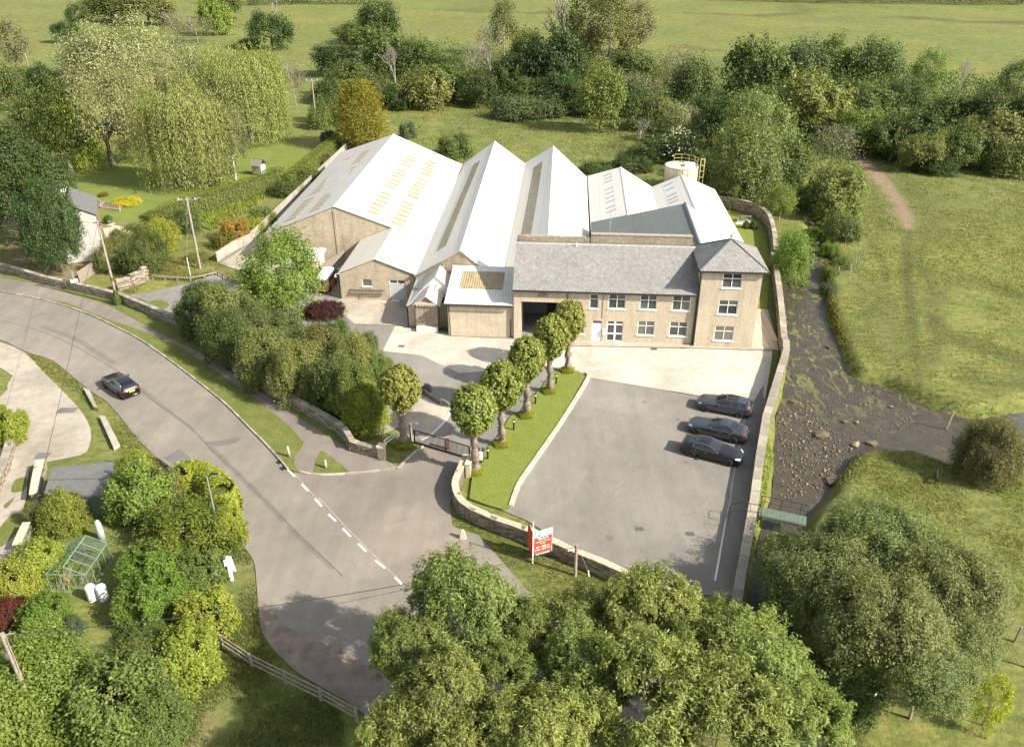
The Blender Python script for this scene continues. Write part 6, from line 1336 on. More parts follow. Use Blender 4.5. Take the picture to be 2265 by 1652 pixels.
for q,lb in ((z5(1350,925),'round topiary ball at the foot of the curved garden wall'),(z5(1650,1222),'left topiary ball below the picnic table'),(z5(1760,1232),'right, larger topiary ball below the picnic table')):
    tree('gardenB',q,0,0,'md',lb,kind='shrub',r=.62,h=1.15,trunk=False)
for q,r_,lb in ((mc(1000,600),.9,'x'),): pass
# big foreground trees
def big(key,x,y,r,h,c,lb,**k): return tree(key,None,0,0,c,lb,world=(x,y,0),r=r,h=h,**k)
def gb(px,py,z): p=G(px,py,z); return p.x,p.y
FG=[('ashnear',1035,1325,7.5,133,'leftmost high crown of the foreground ash group, over the junction'),
    ('ashnearB',905,1415,6.8,95,'small left-hand crown of the foreground ash group, over the road edge'),
    ('ashnearB',1255,1385,6.0,113,'dark middle crown of the foreground ash group, below the red sign'),
    ('ashnear',1435,1352,7.4,118,'pointed crown of the foreground ash group in front of the stone wall'),
    ('ashnearB',1575,1425,7.0,127,'foreground ash crown just inside the car park corner'),
    ('ashnear',1690,1470,7.0,133,'right-hand foreground ash crown beside the river wall end'),
    ('ashnearB',1420,1530,7.8,158,'central foreground ash crown filling the bottom of the view'),
    ('ashnear',965,1535,7.6,127,'lower left foreground ash crown above the road'),
    ('ashnearB',1190,1610,7.6,133,'foreground ash crown at the bottom edge, left of centre'),
    ('ashnear',880,1640,6.6,108,'small ash crown at the bottom edge by the rail fence'),
    ('ashnear',1590,1600,7.6,158,'large foreground ash crown at the bottom edge, right of centre'),
    ('ashnearB',1775,1600,6.8,122,'lowest right foreground ash crown at the bottom edge'),
    ('ashnear',1150,1395,6.4,84,'foreground ash crown filling the notch left of the sign'),
    ('ashnearB',1110,1500,6.8,95,'foreground ash crown behind the gap over the road'),
    ('ashnear',1310,1470,7.2,110,'foreground ash crown between the dark middle one and the central one'),
    ('ashnear',1040,1690,7.0,124,'ash crown cut off by the bottom edge')]
def crown_at(key,px,py,zc_,rpx,c,lb,group):
    p=G(px,py,zc_); r=rpx*proj(p)[2]/1816.; return tree(key,None,0,0,c,lb,world=(p.x,p.y,0),r=r,h=zc_+r*(.95 if key=='bigdark' else .72),group=group,lift=key!='bigdark')
crown_at('bigdark',20,395,8.6,122,'dk','huge dark sycamore on the left edge overhanging the timber barn','dark sycamores on the left edge')
crown_at('bigdark',100,462,8.0,74,(.045,.077,.024),'smaller dark sycamore crown spreading over the barn roof','dark sycamores on the left edge')
for key,px,py,zc_,rp,lb in FG: crown_at(key,px,py,zc_,rp,(.165,.205,.068) if key=='ashnear' else (.148,.187,.06),lb,'foreground ash trees')
AL=[('alder',1935,1200,4.2,128,'upper crown of the big pale alder clump right of the river wall'),
    ('alder',1800,1270,3.8,128,'left crown of the big pale alder clump, shading the river'),
    ('alder',2085,1290,4.2,136,'right crown of the big pale alder clump'),
    ('alder',1950,1370,4.4,150,'central crown of the big pale alder clump'),
    ('alderB',1760,1200,3.0,72,'small crown of the alder clump behind the green footbridge'),
    ('alder',2050,1480,3.8,108,'lowest right crown of the alder clump above the lawn'),
    ('alderB',2140,1400,3.6,86,'rightmost crown of the alder clump beside the wire fence')]
for key,px,py,zc_,rp,lb in AL: crown_at(key,px,py,zc_,rp,(.12,.148,.06),lb,'pale alder clump by the river')
rt=tree('gardenB',br(1060,1290),0,0,'md','elder bush dotted with white flower heads under the alder clump',kind='shrub',r=2.6,h=2.4); blossoms(rt,2.5,2.4,26,s=.22,low=.2)
# clipped hedges
def hedge(name,L,wd,h,c,label,dens=170,leaf=.2,seed=1,rnd_=False):
    P=smooth_line(GP(L),4); c0=P[len(P)//2]; rt=thing(name,(c0.x,c0.y,0),label=label,cat='hedge'); rg=np.random.default_rng(seed); C=[];N=[]; core=MB()
    for a,b_ in zip(P[:-1],P[1:]):
        d=b_-a; l=d.length
        if l<1e-4: continue
        d/=l; nv=Vector((-d.y,d.x)); n=int(l*(wd+2*h)*dens/3.0); s=rg.uniform(0,1,n)*(wd+2*h); t=rg.uniform(0,l,n); jit=rg.normal(0,.05,(n,3))
        z=np.where(s<h,s,np.where(s<h+wd,h,wd+2*h-s)); o=np.where(s<h,-wd/2,np.where(s<h+wd,s-h-wd/2,wd/2)); n3=np.where((s<h)[:,None],np.array([-nv.x,-nv.y,0]),np.where((s<h+wd)[:,None],np.array([0,0,1]),np.array([nv.x,nv.y,0])))
        if rnd_:
            th_=s/(wd+2*h)*np.pi; z=h*np.sin(th_)**.7; o=-wd/2*np.cos(th_); n3=np.stack([-nv.x*-0+nv.x*-np.cos(th_),nv.y*-np.cos(th_),np.sin(th_)],1); o=o*(1+.16*vnoise(a.x+t,z*1.0,1.3,3)); z=z*(1+.1*vnoise(a.y+t,o,1.1,5))
        C.append(np.stack([a.x-c0.x+d.x*t+nv.x*o,a.y-c0.y+d.y*t+nv.y*o,z],1)+jit); N.append(n3)
        m=(a+b_)/2-c0; core.box((m.x,m.y,h*.42),(l+.05,wd*(.5 if rnd_ else .7),h*(.7 if rnd_ else .84)),math.atan2(d.y,d.x))
    e=P[-1]; C=np.concatenate(C);N=np.concatenate(N)
    for q in (P[0],P[-1]):
        n=int(wd*h*dens); x=rg.uniform(-wd/2,wd/2,n); z=rg.uniform(0,h,n); a=rg.uniform(0,6.28,n); C=np.concatenate([C,np.stack([q.x-c0.x+np.cos(a)*wd*.42,q.y-c0.y+np.sin(a)*wd*.42,z],1)]); N=np.concatenate([N,np.stack([np.cos(a),np.sin(a),a*0],1)])
    n=len(C); N=unit(N*.9+rg.normal(0,.5,(n,3))+np.array([0,0,.3])); LL=leaf*rg.uniform(.6,1.3,n); o=ob('hedge_foliage',leaf_mesh('hedge_foliage',C,N,rg.normal(size=(n,3)),LL,LL*.5,rg,rg.uniform(0,1,n)),rt); o.color=(*c,1)
    core.build('hedge_core',mat('hedge_core_'+str(seed),tuple(x*.55 for x in c)),rt); return rt
hedge('clipped_hedge',[tl(1060,1520),tl(1200,1440),tl(1500,1350),tl(1700,1280),tl(1850,1215)],2.4,2.6,(.11,.135,.028),'long tall clipped hedge dividing the lawn from the vegetable bank',seed=1)
hedge('clipped_hedge',[tl(1920,1225),tl(2060,1110),tl(2180,1010),tl(2230,975)],1.8,2.0,(.12,.15,.026),'second clipped hedge running back beside the warehouse, beyond the gap',seed=2)
hedge('clipped_hedge',[(268,1075),(300,1072)],.9,1.2,C_['yg'],'short bright hedge by the shed corner',seed=4)
hedge('clipped_hedge',[(420,1100),(445,1092),(478,1110),(500,1142)],2.4,2.7,(.19,.225,.03),'bright golden-green rounded hedge around the street lamp, along the road',dens=620,leaf=.2,seed=3,rnd_=True)
# ivy on the pole
rg=np.random.default_rng(44)
def near_track(p):
    o=np.full(len(p),1e9)
    for (ax,ay),(bx,by) in zip(TRK[:-1],TRK[1:]):
        dx,dy=bx-ax,by-ay; t_=np.clip(((p[:,0]-ax)*dx+(p[:,1]-ay)*dy)/(dx*dx+dy*dy),0,1); o=np.minimum(o,np.hypot(p[:,0]-ax-t_*dx,p[:,1]-ay-t_*dy))
    return o
# grass tufts
def tufts(name,L,n,h,c,seed,w=.05,label='grass tufts',excl=None,sp=.22):
    P=arr(L); rg=np.random.default_rng(seed); lo=P.min(0);hi=P.max(0); pts=rg.uniform(lo,hi,(n*4,2)); pts=pts[(sdist(pts[:,0],pts[:,1],P)<0)&(sdist(pts[:,0],pts[:,1],RIVW)>.2)]
    pts=pts[near_track(pts)>1.5]; pts=pts[vnoise(pts[:,0],pts[:,1],.35,seed)+rg.uniform(-.25,.25,len(pts))>.38][:n]; g=hgt(pts[:,0],pts[:,1]); m=len(pts)*3; q=np.repeat(np.arange(len(pts)),3)
    B=np.stack([pts[q,0]+rg.normal(0,sp*.4,m),pts[q,1]+rg.normal(0,sp*.4,m),g[q]-.02],1); hh=h*rg.uniform(.5,1.3,m); D=np.stack([rg.normal(0,.45,m),rg.normal(0,.45,m),np.ones(m)],1)*hh[:,None]; S=unit(np.stack([rg.normal(size=m),rg.normal(size=m),np.zeros(m)],1))*w
    V=np.stack([B-S,B+S,B+D],1).reshape(-1,3); o=ob(name,np_mesh(name,V,np.arange(len(V)).reshape(-1,3),M_leaf,False,rg.uniform(0,1,m)),kind='stuff',label=label,cat='grass'); o.color=(*c,1)
tufts('meadow_grass',[mr(1000,100),mr(1020,-400),tr(1400,1500),tr(2265,1300),mr(2400,0),mr(2400,1040),mr(1900,1110),mr(1330,880),mr(1060,700),mr(960,300)],9000,.15,(.145,.16,.055),1,.05,'rough tufted grass of the meadow beyond the river')
tufts('meadow_grass',[mr(1000,60),tr(1050,1100),tr(1200,1080),tr(2265,1150),tr(2400,1300),mr(2265,300),mr(1100,200)],5000,.18,(.14,.155,.055),2,.07,'rough tufted grass of the upper meadow')
tufts('bank_grass',[mr(960,60),mr(1000,60),mr(1010,300),mr(1100,620),mr(1200,820),mr(1500,940),mr(1800,1080),mr(2265,1020),mr(2265,1075),mr(2100,1110),mr(1900,1120),mr(1700,1060),mr(1330,900),mr(1130,860),mr(1030,650),mr(930,330)],9000,.4,(.125,.135,.04),3,.05,'long grass hanging over the river bank')
tufts('verge_grass',[ml(165,690),ml(350,750),ml(540,900),ml(800,1120),ml(1100,1445),ml(1240,1560),bl(1560,120),ml(850,1500),ml(800,1350),ml(640,1140),ml(520,960),ml(300,820)],9000,.2,(.12,.13,.045),4,.035,'rough grass on the verge between drive and road')
tufts('verge_grass',[bl(1560,120),bl(1610,330),bl(1690,470),bl(1715,880),bl(1780,1000),bl(2000,1200),bl(2265,1400),bl(2265,1652),bl(1150,1652),bl(1250,1450),bl(1450,1000),bl(1500,700),bl(1480,400)],10000,.16,(.11,.13,.042),5,.035,'rough grass along the rail fence')
tufts('riverside_grass',[mr(1000,1560),mr(1090,1430),mr(1180,1350),mr(1500,1340),mr(1800,1430),mr(2265,1330),mr(2265,1652),br(2265,700),br(1900,900),br(1700,500),br(1200,0)],6000,.15,(.145,.16,.055),6,.04,'rough grass of the lower river meadow')
tufts('verge_grass',[bc(720,70),bc(760,120),bc(980,210),bc(1240,310),bc(1740,525),bc(1740,700),bc(1100,620),bc(900,450),bc(800,290),bc(730,180)],3000,.1,(.09,.12,.03),7,.03,'mown grass outside the curved stone wall')
tufts('rough_grass',[ml(700,60),ml(1200,60),ml(1500,100),ml(1560,210),ml(1440,160),ml(1260,220),ml(1000,200),ml(880,310),ml(780,270)],5000,.22,(.14,.14,.055),8,.04,'dry rough grass around the telegraph pole')
tufts('paddock_grass',[tc(300,740),tc(480,650),tc(900,680),tc(1150,790),tc(1400,740),tc(1600,900),tc(1900,900),tc(1850,1050),tc(1600,1080),tc(1200,1060),tc(1000,930),tc(800,1080),tc(350,880)],5000,.22,(.13,.15,.05),9,.08,'tufted grass of the paddock behind the sheds')
tufts('vegetable_rows',[tl(1290,1470),tl(1380,1360),tl(1700,1290),tl(1760,1290),tl(1640,1400),tl(1400,1530)],900,.6,(.14,.18,.035),10,.10,'rows of leggy vegetables on the stony bank',sp=.5)
# ------------------------------------------------ cars
def catm(xs,ys,x):
    return float(np.interp(x,xs,ys))
def smoothf(xs,ys):
    X=np.linspace(xs[0],xs[-1],200); Y=np.interp(X,xs,ys); k=np.ones(9)/9; Yp=np.pad(Y,4,mode='edge'); Y=np.convolve(Yp,k,'valid'); return lambda x:float(np.interp(x,X,Y))
CAR={'estate':dict(L=4.76,top=([-2.38,-2.3,-1.9,-1.15,-.75,.1,.6,1.5,1.95,2.2,2.32,2.38],[.62,.74,.9,1.0,1.05,1.40,1.45,1.41,1.32,1.08,.95,.6]),bel=([-2.38,-2.2,-1.1,0,1.6,2.2,2.38],[.6,.72,.93,.95,.99,1.0,.6]),ws=(-.80,.12),rs=(1.80,2.20),gl=(-.62,1.85)),
     'fast':dict(L=4.95,top=([-2.47,-2.38,-1.9,-1.1,-.7,.15,.6,1.1,1.9,2.3,2.42,2.47],[.6,.72,.88,.98,1.04,1.38,1.43,1.38,1.10,1.03,.9,.6]),bel=([-2.47,-2.3,-1.1,0,1.5,2.3,2.47],[.58,.7,.92,.94,.99,1.0,.6]),ws=(-.78,.18),rs=(1.05,1.92),gl=(-.6,1.35)),
     'saloon':dict(L=4.95,top=([-2.47,-2.38,-1.9,-1.1,-.65,.2,.7,1.15,1.85,2.3,2.42,2.47],[.6,.72,.88,.98,1.04,1.40,1.45,1.40,1.12,1.06,.92,.62]),bel=([-2.47,-2.3,-1.1,0,1.5,2.3,2.47],[.58,.7,.92,.95,1.0,1.02,.62]),ws=(-.75,.22),rs=(1.10,1.85),gl=(-.55,1.3))}
def car(kind,name,pos,head,paint,label,rails=False,chrome=True,plate=None,arch=0,five=5,tinted=True):
    K=CAR[kind]; Lh=K['L']/2; top=smoothf(*K['top']); bel=smoothf(*K['bel']); root=thing(name,(pos[0],pos[1],.03),head,label=label,cat='car')
    # local: +x towards the tail, front at -x
    wid=smoothf([-Lh,-Lh+.12,-Lh+.5,-1.2,0,1.2,Lh-.5,Lh-.12,Lh],[.62,.78,.87,.92,.925,.92,.88,.80,.66])
    def cabw(x):
        return float(np.interp(x,[K['ws'][0]-.35,K['ws'][1],K['rs'][0]-.2,K['rs'][1]+.25],[.80,.63,.61,.72]))
    xs=list(np.linspace(-Lh,Lh,57)); NU=7; rows=[]
    for x in xs:
        w_=wid(x); zt=top(x); zb=min(bel(x),zt-.02); cw=min(cabw(x),w_-.06); lo=.24+.10*max(0,abs(x)-Lh+.45)/.45; P=[(w_*.86,lo),(w_*.965,lo+.06),(w_*.995,lo+.2),(w_,.55),(w_*.985,.55+(zb-.55)*.5),(w_*.955,zb-.03),(w_*.93,zb)]
        for u in (.25,.5,.75): 
            h=(zt-.045-zb); P.append((w_*.93+(cw-w_*.93)*u**.9,zb+h*u))
        P+= [(cw*.97,zt-.04),(cw*.82,zt-.014),(cw*.5,zt-.002),(0,zt)]
        rows.append([(x,y,z) for y,z in P])
    n=len(rows[0]); body=MB(); V=[];
    for r in rows: V+=r+[(x,-y,z) for x,y,z in r[:-1][::-1]]
    m=2*n-1; mats=[]; F=[]; cls={}
    def c_of(i,j):
        jj=j if j<n-1 else m-2-j; x=(xs[i]+xs[i+1])/2; tz=top(x)-bel(x)
        if K['ws'][0]<x<K['ws'][1] and jj>=10: return 'windscreen'
        if K['rs'][0]<x<K['rs'][1] and jj>=10: return 'rear_window'
        if K['gl'][0]<x<K['gl'][1] and 6<=jj<=9 and tz>.2:
            lim=.9 
            if abs(x-.52)<.05 or abs(x-1.28)<.04: return 'body'
            return 'side_window'
        return 'body'
    parts={}
    for i in range(len(xs)-1):
        for j in range(m-1):
            parts.setdefault((c_of(i,j),j<n-1 if c_of(i,j)=='side_window' else 0),[]).append((i*m+j,i*m+j+1,(i+1)*m+j+1,(i+1)*m+j))
    caps=[tuple(range(m)),tuple(range((len(xs)-1)*m,len(xs)*m))[::-1]]
    for (nm,sd),fs in parts.items():
        fs=fs+(caps if nm=='body' else []); used=sorted({a for f in fs for a in f}); mp={a:k for k,a in enumerate(used)}
        q=MB(); q.add([V[a] for a in used],[tuple(mp[a] for a in f) for f in fs]); q.build(nm,paint if nm=='body' else M_glasst,root,smooth=True)
    MB().bb((-Lh+.15,-.78,.17),(Lh-.15,.78,.4)).build('underbody',M_black,root)
    wb=K['L']*.3
    tyre=MB().lathe([(.25,-.11),(.335,-.10),(.34,0),(.335,.10),(.25,.11)],20).mesh('tyre',M_tyre,True)
    rim=MB(); rim.lathe([(.0,.06),(.07,.085),(.0,.09)],10)
    for a in range(five):
        t=2*math.pi*a/five; d=Vector((math.cos(t),math.sin(t),0)); e=Vector((-d.y,d.x,0))
        rim.quad(d*.04-e*.035+Vector((0,0,.085)),d*.235-e*.055+Vector((0,0,.10)),d*.235+e*.055+Vector((0,0,.10)),d*.04+e*.035+Vector((0,0,.085)))
    for i in range(20):
        a0,a1=2*math.pi*i/20,2*math.pi*(i+1)/20; rim.quad(*[(r_*math.cos(a),r_*math.sin(a),z) for r_,a,z in ((.215,a0,.10),(.25,a0,.112),(.25,a1,.112),(.215,a1,.10))])
    rim.quad(*[(.24*math.cos(2*math.pi*i/16),.24*math.sin(2*math.pi*i/16),.045) for i in range(16)],mi=1); rimm=rim.mesh('rim',[M_rim,M_black])
    for x in (-wb-.05,wb-.02):
        for s in (-1,1):
            y=wid(x)-.10
            mb=MB(); mb.quad(*[(x+.385*math.cos(2*math.pi*i/20),s*(wid(x)+.004),max(.2,.34+.385*math.sin(2*math.pi*i/20))) for i in range(20)]); mb.build('wheel_arch',M_black,root)
            wh_=ob('wheel',None,root,(x,s*(y+.02),.33),(R(90)*-s,0,0)); wh_.empty_display_size=.1
            bpy.data.objects.remove(wh_); t_=ob('wheel',tyre,root,(x,s*(y+.025),.33),(-s*R(90),0,0)); ob('rim',rimm,t_)
    # lamps, grille, mirrors, trims
    for s in (-1,1):
        x0=-Lh+.10; mb=MB(); mb.add([(x0,s*.50,.66),(x0+.13,s*.80,.70),(x0+.42,s*(wid(x0+.42)+.004),.76),(x0+.36,s*.80,.835),(x0+.1,s*.52,.74)],[(0,1,2,3,4)]); mb.v=[(x-.03,y,z+.01) for x,y,z in mb.v]; mb.build('headlight',M_lampw,root)
        x1=Lh-.06; mb=MB(); mb.add([(x1,s*.45,.90),(x1-.03,s*.78,.88),(x1-.38,s*(wid(x1-.38)+.006),.86),(x1-.34,s*(wid(x1-.34)-.02),.98),(x1-.04,s*.76,.98),(x1-.01,s*.45,.96)],[(0,1,2,3,4,5)]); mb.v=[(x+.03,y,z+.005) for x,y,z in mb.v]; mb.build('tail_light',M_lampr,root)
        mb=MB().box((K['ws'][0]+.42,s*1.0,.98),(.12,.2,.13),s*.2); mb.build('wing_mirror',paint,root)
        if chrome:
            pts=[(x,s*(wid(x)*.93+.012),min(bel(x),top(x)-.02)+.005) for x in np.linspace(K['gl'][0]-.1,K['gl'][1]+.1,12)]; up=[(x,s*(min(cabw(x),wid(x)-.06)*.985+.012),top(x)-.05) for x in np.linspace(K['gl'][1]+.05,K['gl'][0]+.35,12)]
            MB().path(pts+up+[pts[0]],.014,4).build('window_trim',M_chrome,root)
        if rails: MB().path([(x,s*.60,top(x)+.03) for x in np.linspace(.15,1.7,8)],.02,5).build('roof_rail',M_chrome,root)
        for x in (-.62,.5,1.3): MB().path([(x,s*(wid(x)*.997+.004),.42),(x,s*(wid(x)*.99+.004),.7),(x,s*(wid(x)*.95+.003),bel(x)-.03)],.006,4).build('door_seam',M_black,root)
        for x in (.32,1.12): MB().box((x,s*(wid(x)*.985+.014),.80),(.18,.02,.03)).build('door_handle',M_chrome if chrome else paint,root)
    MB().box((-Lh-.0,0,.52),(.05,.9,.26)).build('grille',M_black,root)
    if rails or kind!='saloon': pass
    MB().box((1.45 if kind!='estate' else 1.6,0,top(1.45 if kind!='estate' else 1.6)+.03),(.16,.035,.05)).build('roof_aerial',M_black,root)
    if plate is not None: MB().box((Lh+.012,0,.78),(.02,.52,.115)).build('number_plate',plate,root)
    return root
def place_car(wf,wr,side,half=.84):
    a=G(*wf);b_=G(*wr); c=(a+b_)/2; d=(b_-a).normalized(); nv=Vector((-d.y,d.x,0)); 
    if nv.y<0: nv=-nv
    return c+nv*half, math.atan2(d.y,d.x)
c,h=place_car(zc(790,425),zc(1305,522),1); r1_=car('estate','parked_car',c,h,M_cgrey,'dark grey estate car with panoramic roof, furthest of the three parked by the river wall',chrome=False)
MB().bb((.25,-.42,1.455),(1.1,.42,1.468)).build('sunroof',M_glasst,r1_)
c,h=place_car(zc(655,795),zc(1210,927),1); car('fast','parked_car',c,h,M_cblue,'slate grey fastback saloon with chrome window line, middle of the three parked cars',five=10)
c,h=place_car(zc(1125,1285),zc(535,1135),1); car('saloon','parked_car',c,h,M_cblk,'black saloon facing the wall, nearest of the three parked cars',five=10)
q=zz(300,1270,7.543); a=G(*q(470,640)); b_=G(*q(960,1000)); d=(b_-a).normalized(); nv=Vector((-d.y,d.x,0)); nv=nv if nv.y>0 else -nv
car('estate','moving_car',(a+b_)/2+nv*.86,math.atan2(d.y,d.x),M_cblk2,'black estate car driving away along the road, red tail lights and yellow plate',rails=True,plate=M_plate)
# camper van nose
p=W(-23.0,11.9); vn=thing('camper_van',(p.x,p.y,.03),-YAW,label='old orange and white camper van nosing out from behind the bright green tree',cat='van')
def vanshell(z0,z1,m,nm,w0,w1,l0,l1):
    mb=MB(); S=[]
    for z,w_,l in ((z0,w0,l0),(z1,w1,l1)):
        S.append([(w_*math.copysign(abs(math.cos(t))**.35,math.cos(t)),l*math.copysign(abs(math.sin(t))**.35,math.sin(t)),z) for t in [2*math.pi*i/24 for i in range(24)]])
    n=24; mb.add(S[0]+S[1],[(i,(i+1)%n,n+(i+1)%n,n+i) for i in range(n)]+[tuple(range(n))[::-1],tuple(range(n,2*n))]); return mb.build(nm,m,vn)
vanshell(.3,1.0,M_orange,'lower_body',.86,.86,2.1,2.12); vanshell(1.0,1.75,M_cwhite,'upper_body',.85,.72,2.1,1.85); vanshell(1.75,1.9,M_cwhite,'roof',.72,.55,1.85,1.6)
MB().add([(-.68,-2.06,1.1),(-.04,-2.12,1.1),(-.04,-1.95,1.62),(-.6,-1.9,1.62)],[(0,1,2,3)]).build('windscreen',M_glass,vn); MB().add([(.04,-2.12,1.1),(.68,-2.06,1.1),(.6,-1.9,1.62),(.04,-1.95,1.62)],[(0,1,2,3)]).build('windscreen',M_glass,vn)
for s in (-1,1):
    MB().lathe([(.12,0),(.1,.05)],12).build('headlight',M_lampw,vn).location=(s*.6,-2.14,.8)
    for y in (-1.3,1.3): ob('wheel',MB().lathe([(.31,-.09),(.31,.09)],16).mesh('wheel',M_tyre),vn,(s*.78,y,.31),(0,R(90),0))
    MB().bb((s*.84,-1.4,1.08),(s*.86,1.5,1.58)).build('side_window',M_glass,vn)
MB().bb((-.8,-2.2,.42),(.8,-2.1,.54)).build('bumper',M_chrome,vn)
# ------------------------------------------------ bollards, post lights
PLG='black post lights on the tree lawn'
for q,lb in ((mc(962,1400),'black post light beside the white gate control cabinet'),(mc(1133,1208),'black post light between the second and third lawn limes'),(mc(1276,1035),'black post light right of the third lawn lime'),(mc(1413,903),'black post light right of the fourth lawn lime, nearest the yard')):
    p=G(*q); r=thing('post_light',(p.x,p.y,.14),label=lb,cat='light',group=PLG); MB().lathe([(.075,0),(.075,.78)],12).build('post',M_black,r); MB().lathe([(.072,.78),(.072,.92)],12).build('lamp_glass',M_white,r); MB().lathe([(.085,.92),(.085,.98),(.02,1.02)],12).build('post_cap',M_black,r)
for q,h,lb in ((z7(85,585),.95,'leaning slim concrete bollard at the end of the grass verge'),(z7(805,810),.72,'short concrete bollard in the small grass triangle')):
    p=G(*q); r=ob('concrete_bollard',MB().lathe([(.13,0),(.12,h*.5),(.095,h),(.04,h+.04)],10).mesh('concrete_bollard',M_kerb,True),loc=(p.x,p.y,.12),rot=(0,-.06 if h>.9 else 0,0),label=lb,cat='bollard')
p=G(*bc(797,270)); ob('marker_stone',MB().add([(-.24,-.16,0),(.24,-.16,0),(.24,.16,0),(-.24,.16,0),(-.09,-.07,.75),(.09,-.07,.75),(.09,.07,.75),(-.09,.07,.75)],[(0,1,5,4),(1,2,6,5),(2,3,7,6),(3,0,4,7),(4,5,6,7)]).mesh('marker_stone',M_palestone),loc=(p.x,p.y,0),label='pale tapered marker stone on the grass outside the curved wall',cat='stone')
# ------------------------------------------------ gate
A_=G(*mc(478,1287)); B_=G(*mc(842,1398)); d=B_-A_; a=math.atan2(d.y,d.x); L=d.length; gt=thing('sliding_gate',(A_.x,A_.y,.05),a,label='long black metal barred gate closing the entrance drive',cat='gate')
gh=1.25
MB().bb((0,-.03,gh-.05),(L,.03,gh+.01)).build('top_rail',M_black,gt); MB().bb((0,-.03,.05),(L,.03,.13)).build('bottom_rail',M_black,gt)
bm=MB().box((0,0,(gh+.1)/2),(.028,.028,gh-.1)).mesh('bar',M_black)
for i in range(46): ob('bar',bm,gt,(.08+(L-.16)*i/45,0,.03))
for x in (0,L*.575,L): MB().box((x,0,gh/2),(.08,.08,gh)).build('gate_post',M_black,gt)
MB().bb((-.1,-.09,-.03),(L+.5,.09,.01)).build('ground_track',M_lead,gt)
p=G(*mc(455,1272)); ob('timber_post',MB().box((0,0,.85),(.16,.16,1.7)).mesh('timber_post',M_wood),loc=(p.x,p.y,0),rot=(0,0,a),label='tall square timber post at the left end of the black gate',cat='post')
p=G(*mc(690,1345)); r=thing('rusty_post',(p.x+.1,p.y+.35,0),label='rust-stained timber post standing behind the middle of the gate',cat='post'); MB().box((0,0,.6),(.22,.2,1.2)).build('post',mat('rusty_timber',(.24,.10,.05),var=.5,scale=6),r); MB().box((0,0,1.22),(.24,.22,.08)).build('post_cap',M_rl,r)
p=G(*mc(912,1425)); r=thing('gate_cabinet',(p.x,p.y,.1),R(-8),label='white gate motor cabinet on a black leg behind the nearest lime',cat='cabinet'); MB().bb((-.2,-.16,.35),(.2,.16,.95)).build('cabinet_box',M_white,r); MB().bb((-.1,-.1,0),(.12,.1,.35)).build('leg',M_black,r); MB().bb((-.22,.18,0),(-.08,.3,1.25)).bb((.1,.18,0),(.24,.3,1.3)).build('gate_bracket',M_black,r)
# ------------------------------------------------ timber rails
def rail_fence(name,L,h,label,n_r=3,post=2.4,m=M_wood,z=(.3,.68,1.05),pw=.13,rw=(.05,.11),cat='fence',round_=False):
    P=[Vector((p.x,p.y)) for p in GP(L)]; c0=P[0]; r=thing(name,(c0.x,c0.y,0),label=label,cat=cat); pts=along(P,post,0); pm=MB().box((0,0,h/2),(pw,pw,h)).mesh('fence_post',m)
    for p,a in pts: ob('fence_post',pm,r,(p.x-c0.x,p.y-c0.y,gz(p.x,p.y)-.02),(rnd.uniform(-.03,.03),rnd.uniform(-.03,.03),a))
    for (p,a),(q,b_) in zip(pts[:-1],pts[1:]):
        d=q-p; aa=math.atan2(d.y,d.x)
        for zz_ in z: ob('fence_rail',MB().box((0,0,0),(d.length,rw[0],rw[1])).mesh('fence_rail',m),r,((p.x+q.x)/2-c0.x,(p.y+q.y)/2-c0.y,zz_+rnd.uniform(-.015,.015)+gz(p.x,p.y)),(0,rnd.uniform(-.01,.01),aa))
    return r
rail_fence('rail_fence',[bl(1475,995),bl(1608,1090),bl(1835,1205),bl(2045,1305),bl(2265,1420),bc(100,1480),bc(320,1600)],1.15,'three-rail weathered timber fence between the shaded field and the road',post=2.55)
rail_fence('knee_rail',[z6(160,1260),z6(430,1280),z6(770,1290),z6(980,1250),z6(1190,1190)],.5,'low timber knee rail along the back of the old parking area',z=(.45,),post=1.6,pw=.18,rw=(.16,.12))
rail_fence('knee_rail',[z6(1200,1190),z6(1480,1340)],.55,'dark low timber rail turning the corner of the old parking area',z=(.48,),post=1.2,pw=.14,rw=(.12,.12))
rail_fence('knee_rail',[mc(525,945),mc(590,1000),mc(662,1038)],.45,'low sleeper rail ending in a bright post beside the white kerb',z=(.38,.2),post=1.5,pw=.14,rw=(.10,.16))
rail_fence('knee_rail',[mc(205,745),mc(260,785),mc(318,822)],.6,'short dark timber rail at the yard edge of the hedge',z=(.5,),post=1.6,pw=.1)
rail_fence('rail_fence',[z7(1970,410),z7(2090,330),z7(2230,240),mc(400,1250)],.95,'short white-posted rail between the gate pillar and the lone lime',z=(.55,.85),post=1.5,m=M_trim,pw=.09)
rail_fence('wire_fence',[mr(1195,55),mr(1165,110),mr(1118,165),mr(1010,180),mr(1000,175)],1.2,'post and wire fence on the river bank',z=(.4,.75,1.1),post=1.7,pw=.1,rw=(.012,.012))
rail_fence('wire_fence',[br(2130,790),br(2210,960),br(2330,1180)],1.3,'wire mesh fence with timber posts at the bottom right',z=(.2,.4,.6,.8,1.0,1.2),post=2.0,pw=.12,rw=(.012,.012))
rail_fence('mesh_fence',[ml(930,1415),ml(1080,1460),ml(1195,1552)],.95,'low black mesh fence between the garden bushes and the road',z=(.15,.3,.45,.6,.75,.9),post=1.1,m=M_black,pw=.05,rw=(.03,.07))
A_=z1(1060,1560);B_=z1(1400,1330); slat_fence('board_fence','grey vertical-board fence sloping down from the barn to the roadside wall',G(*A_),G(*B_),1.5,22,M_wood)
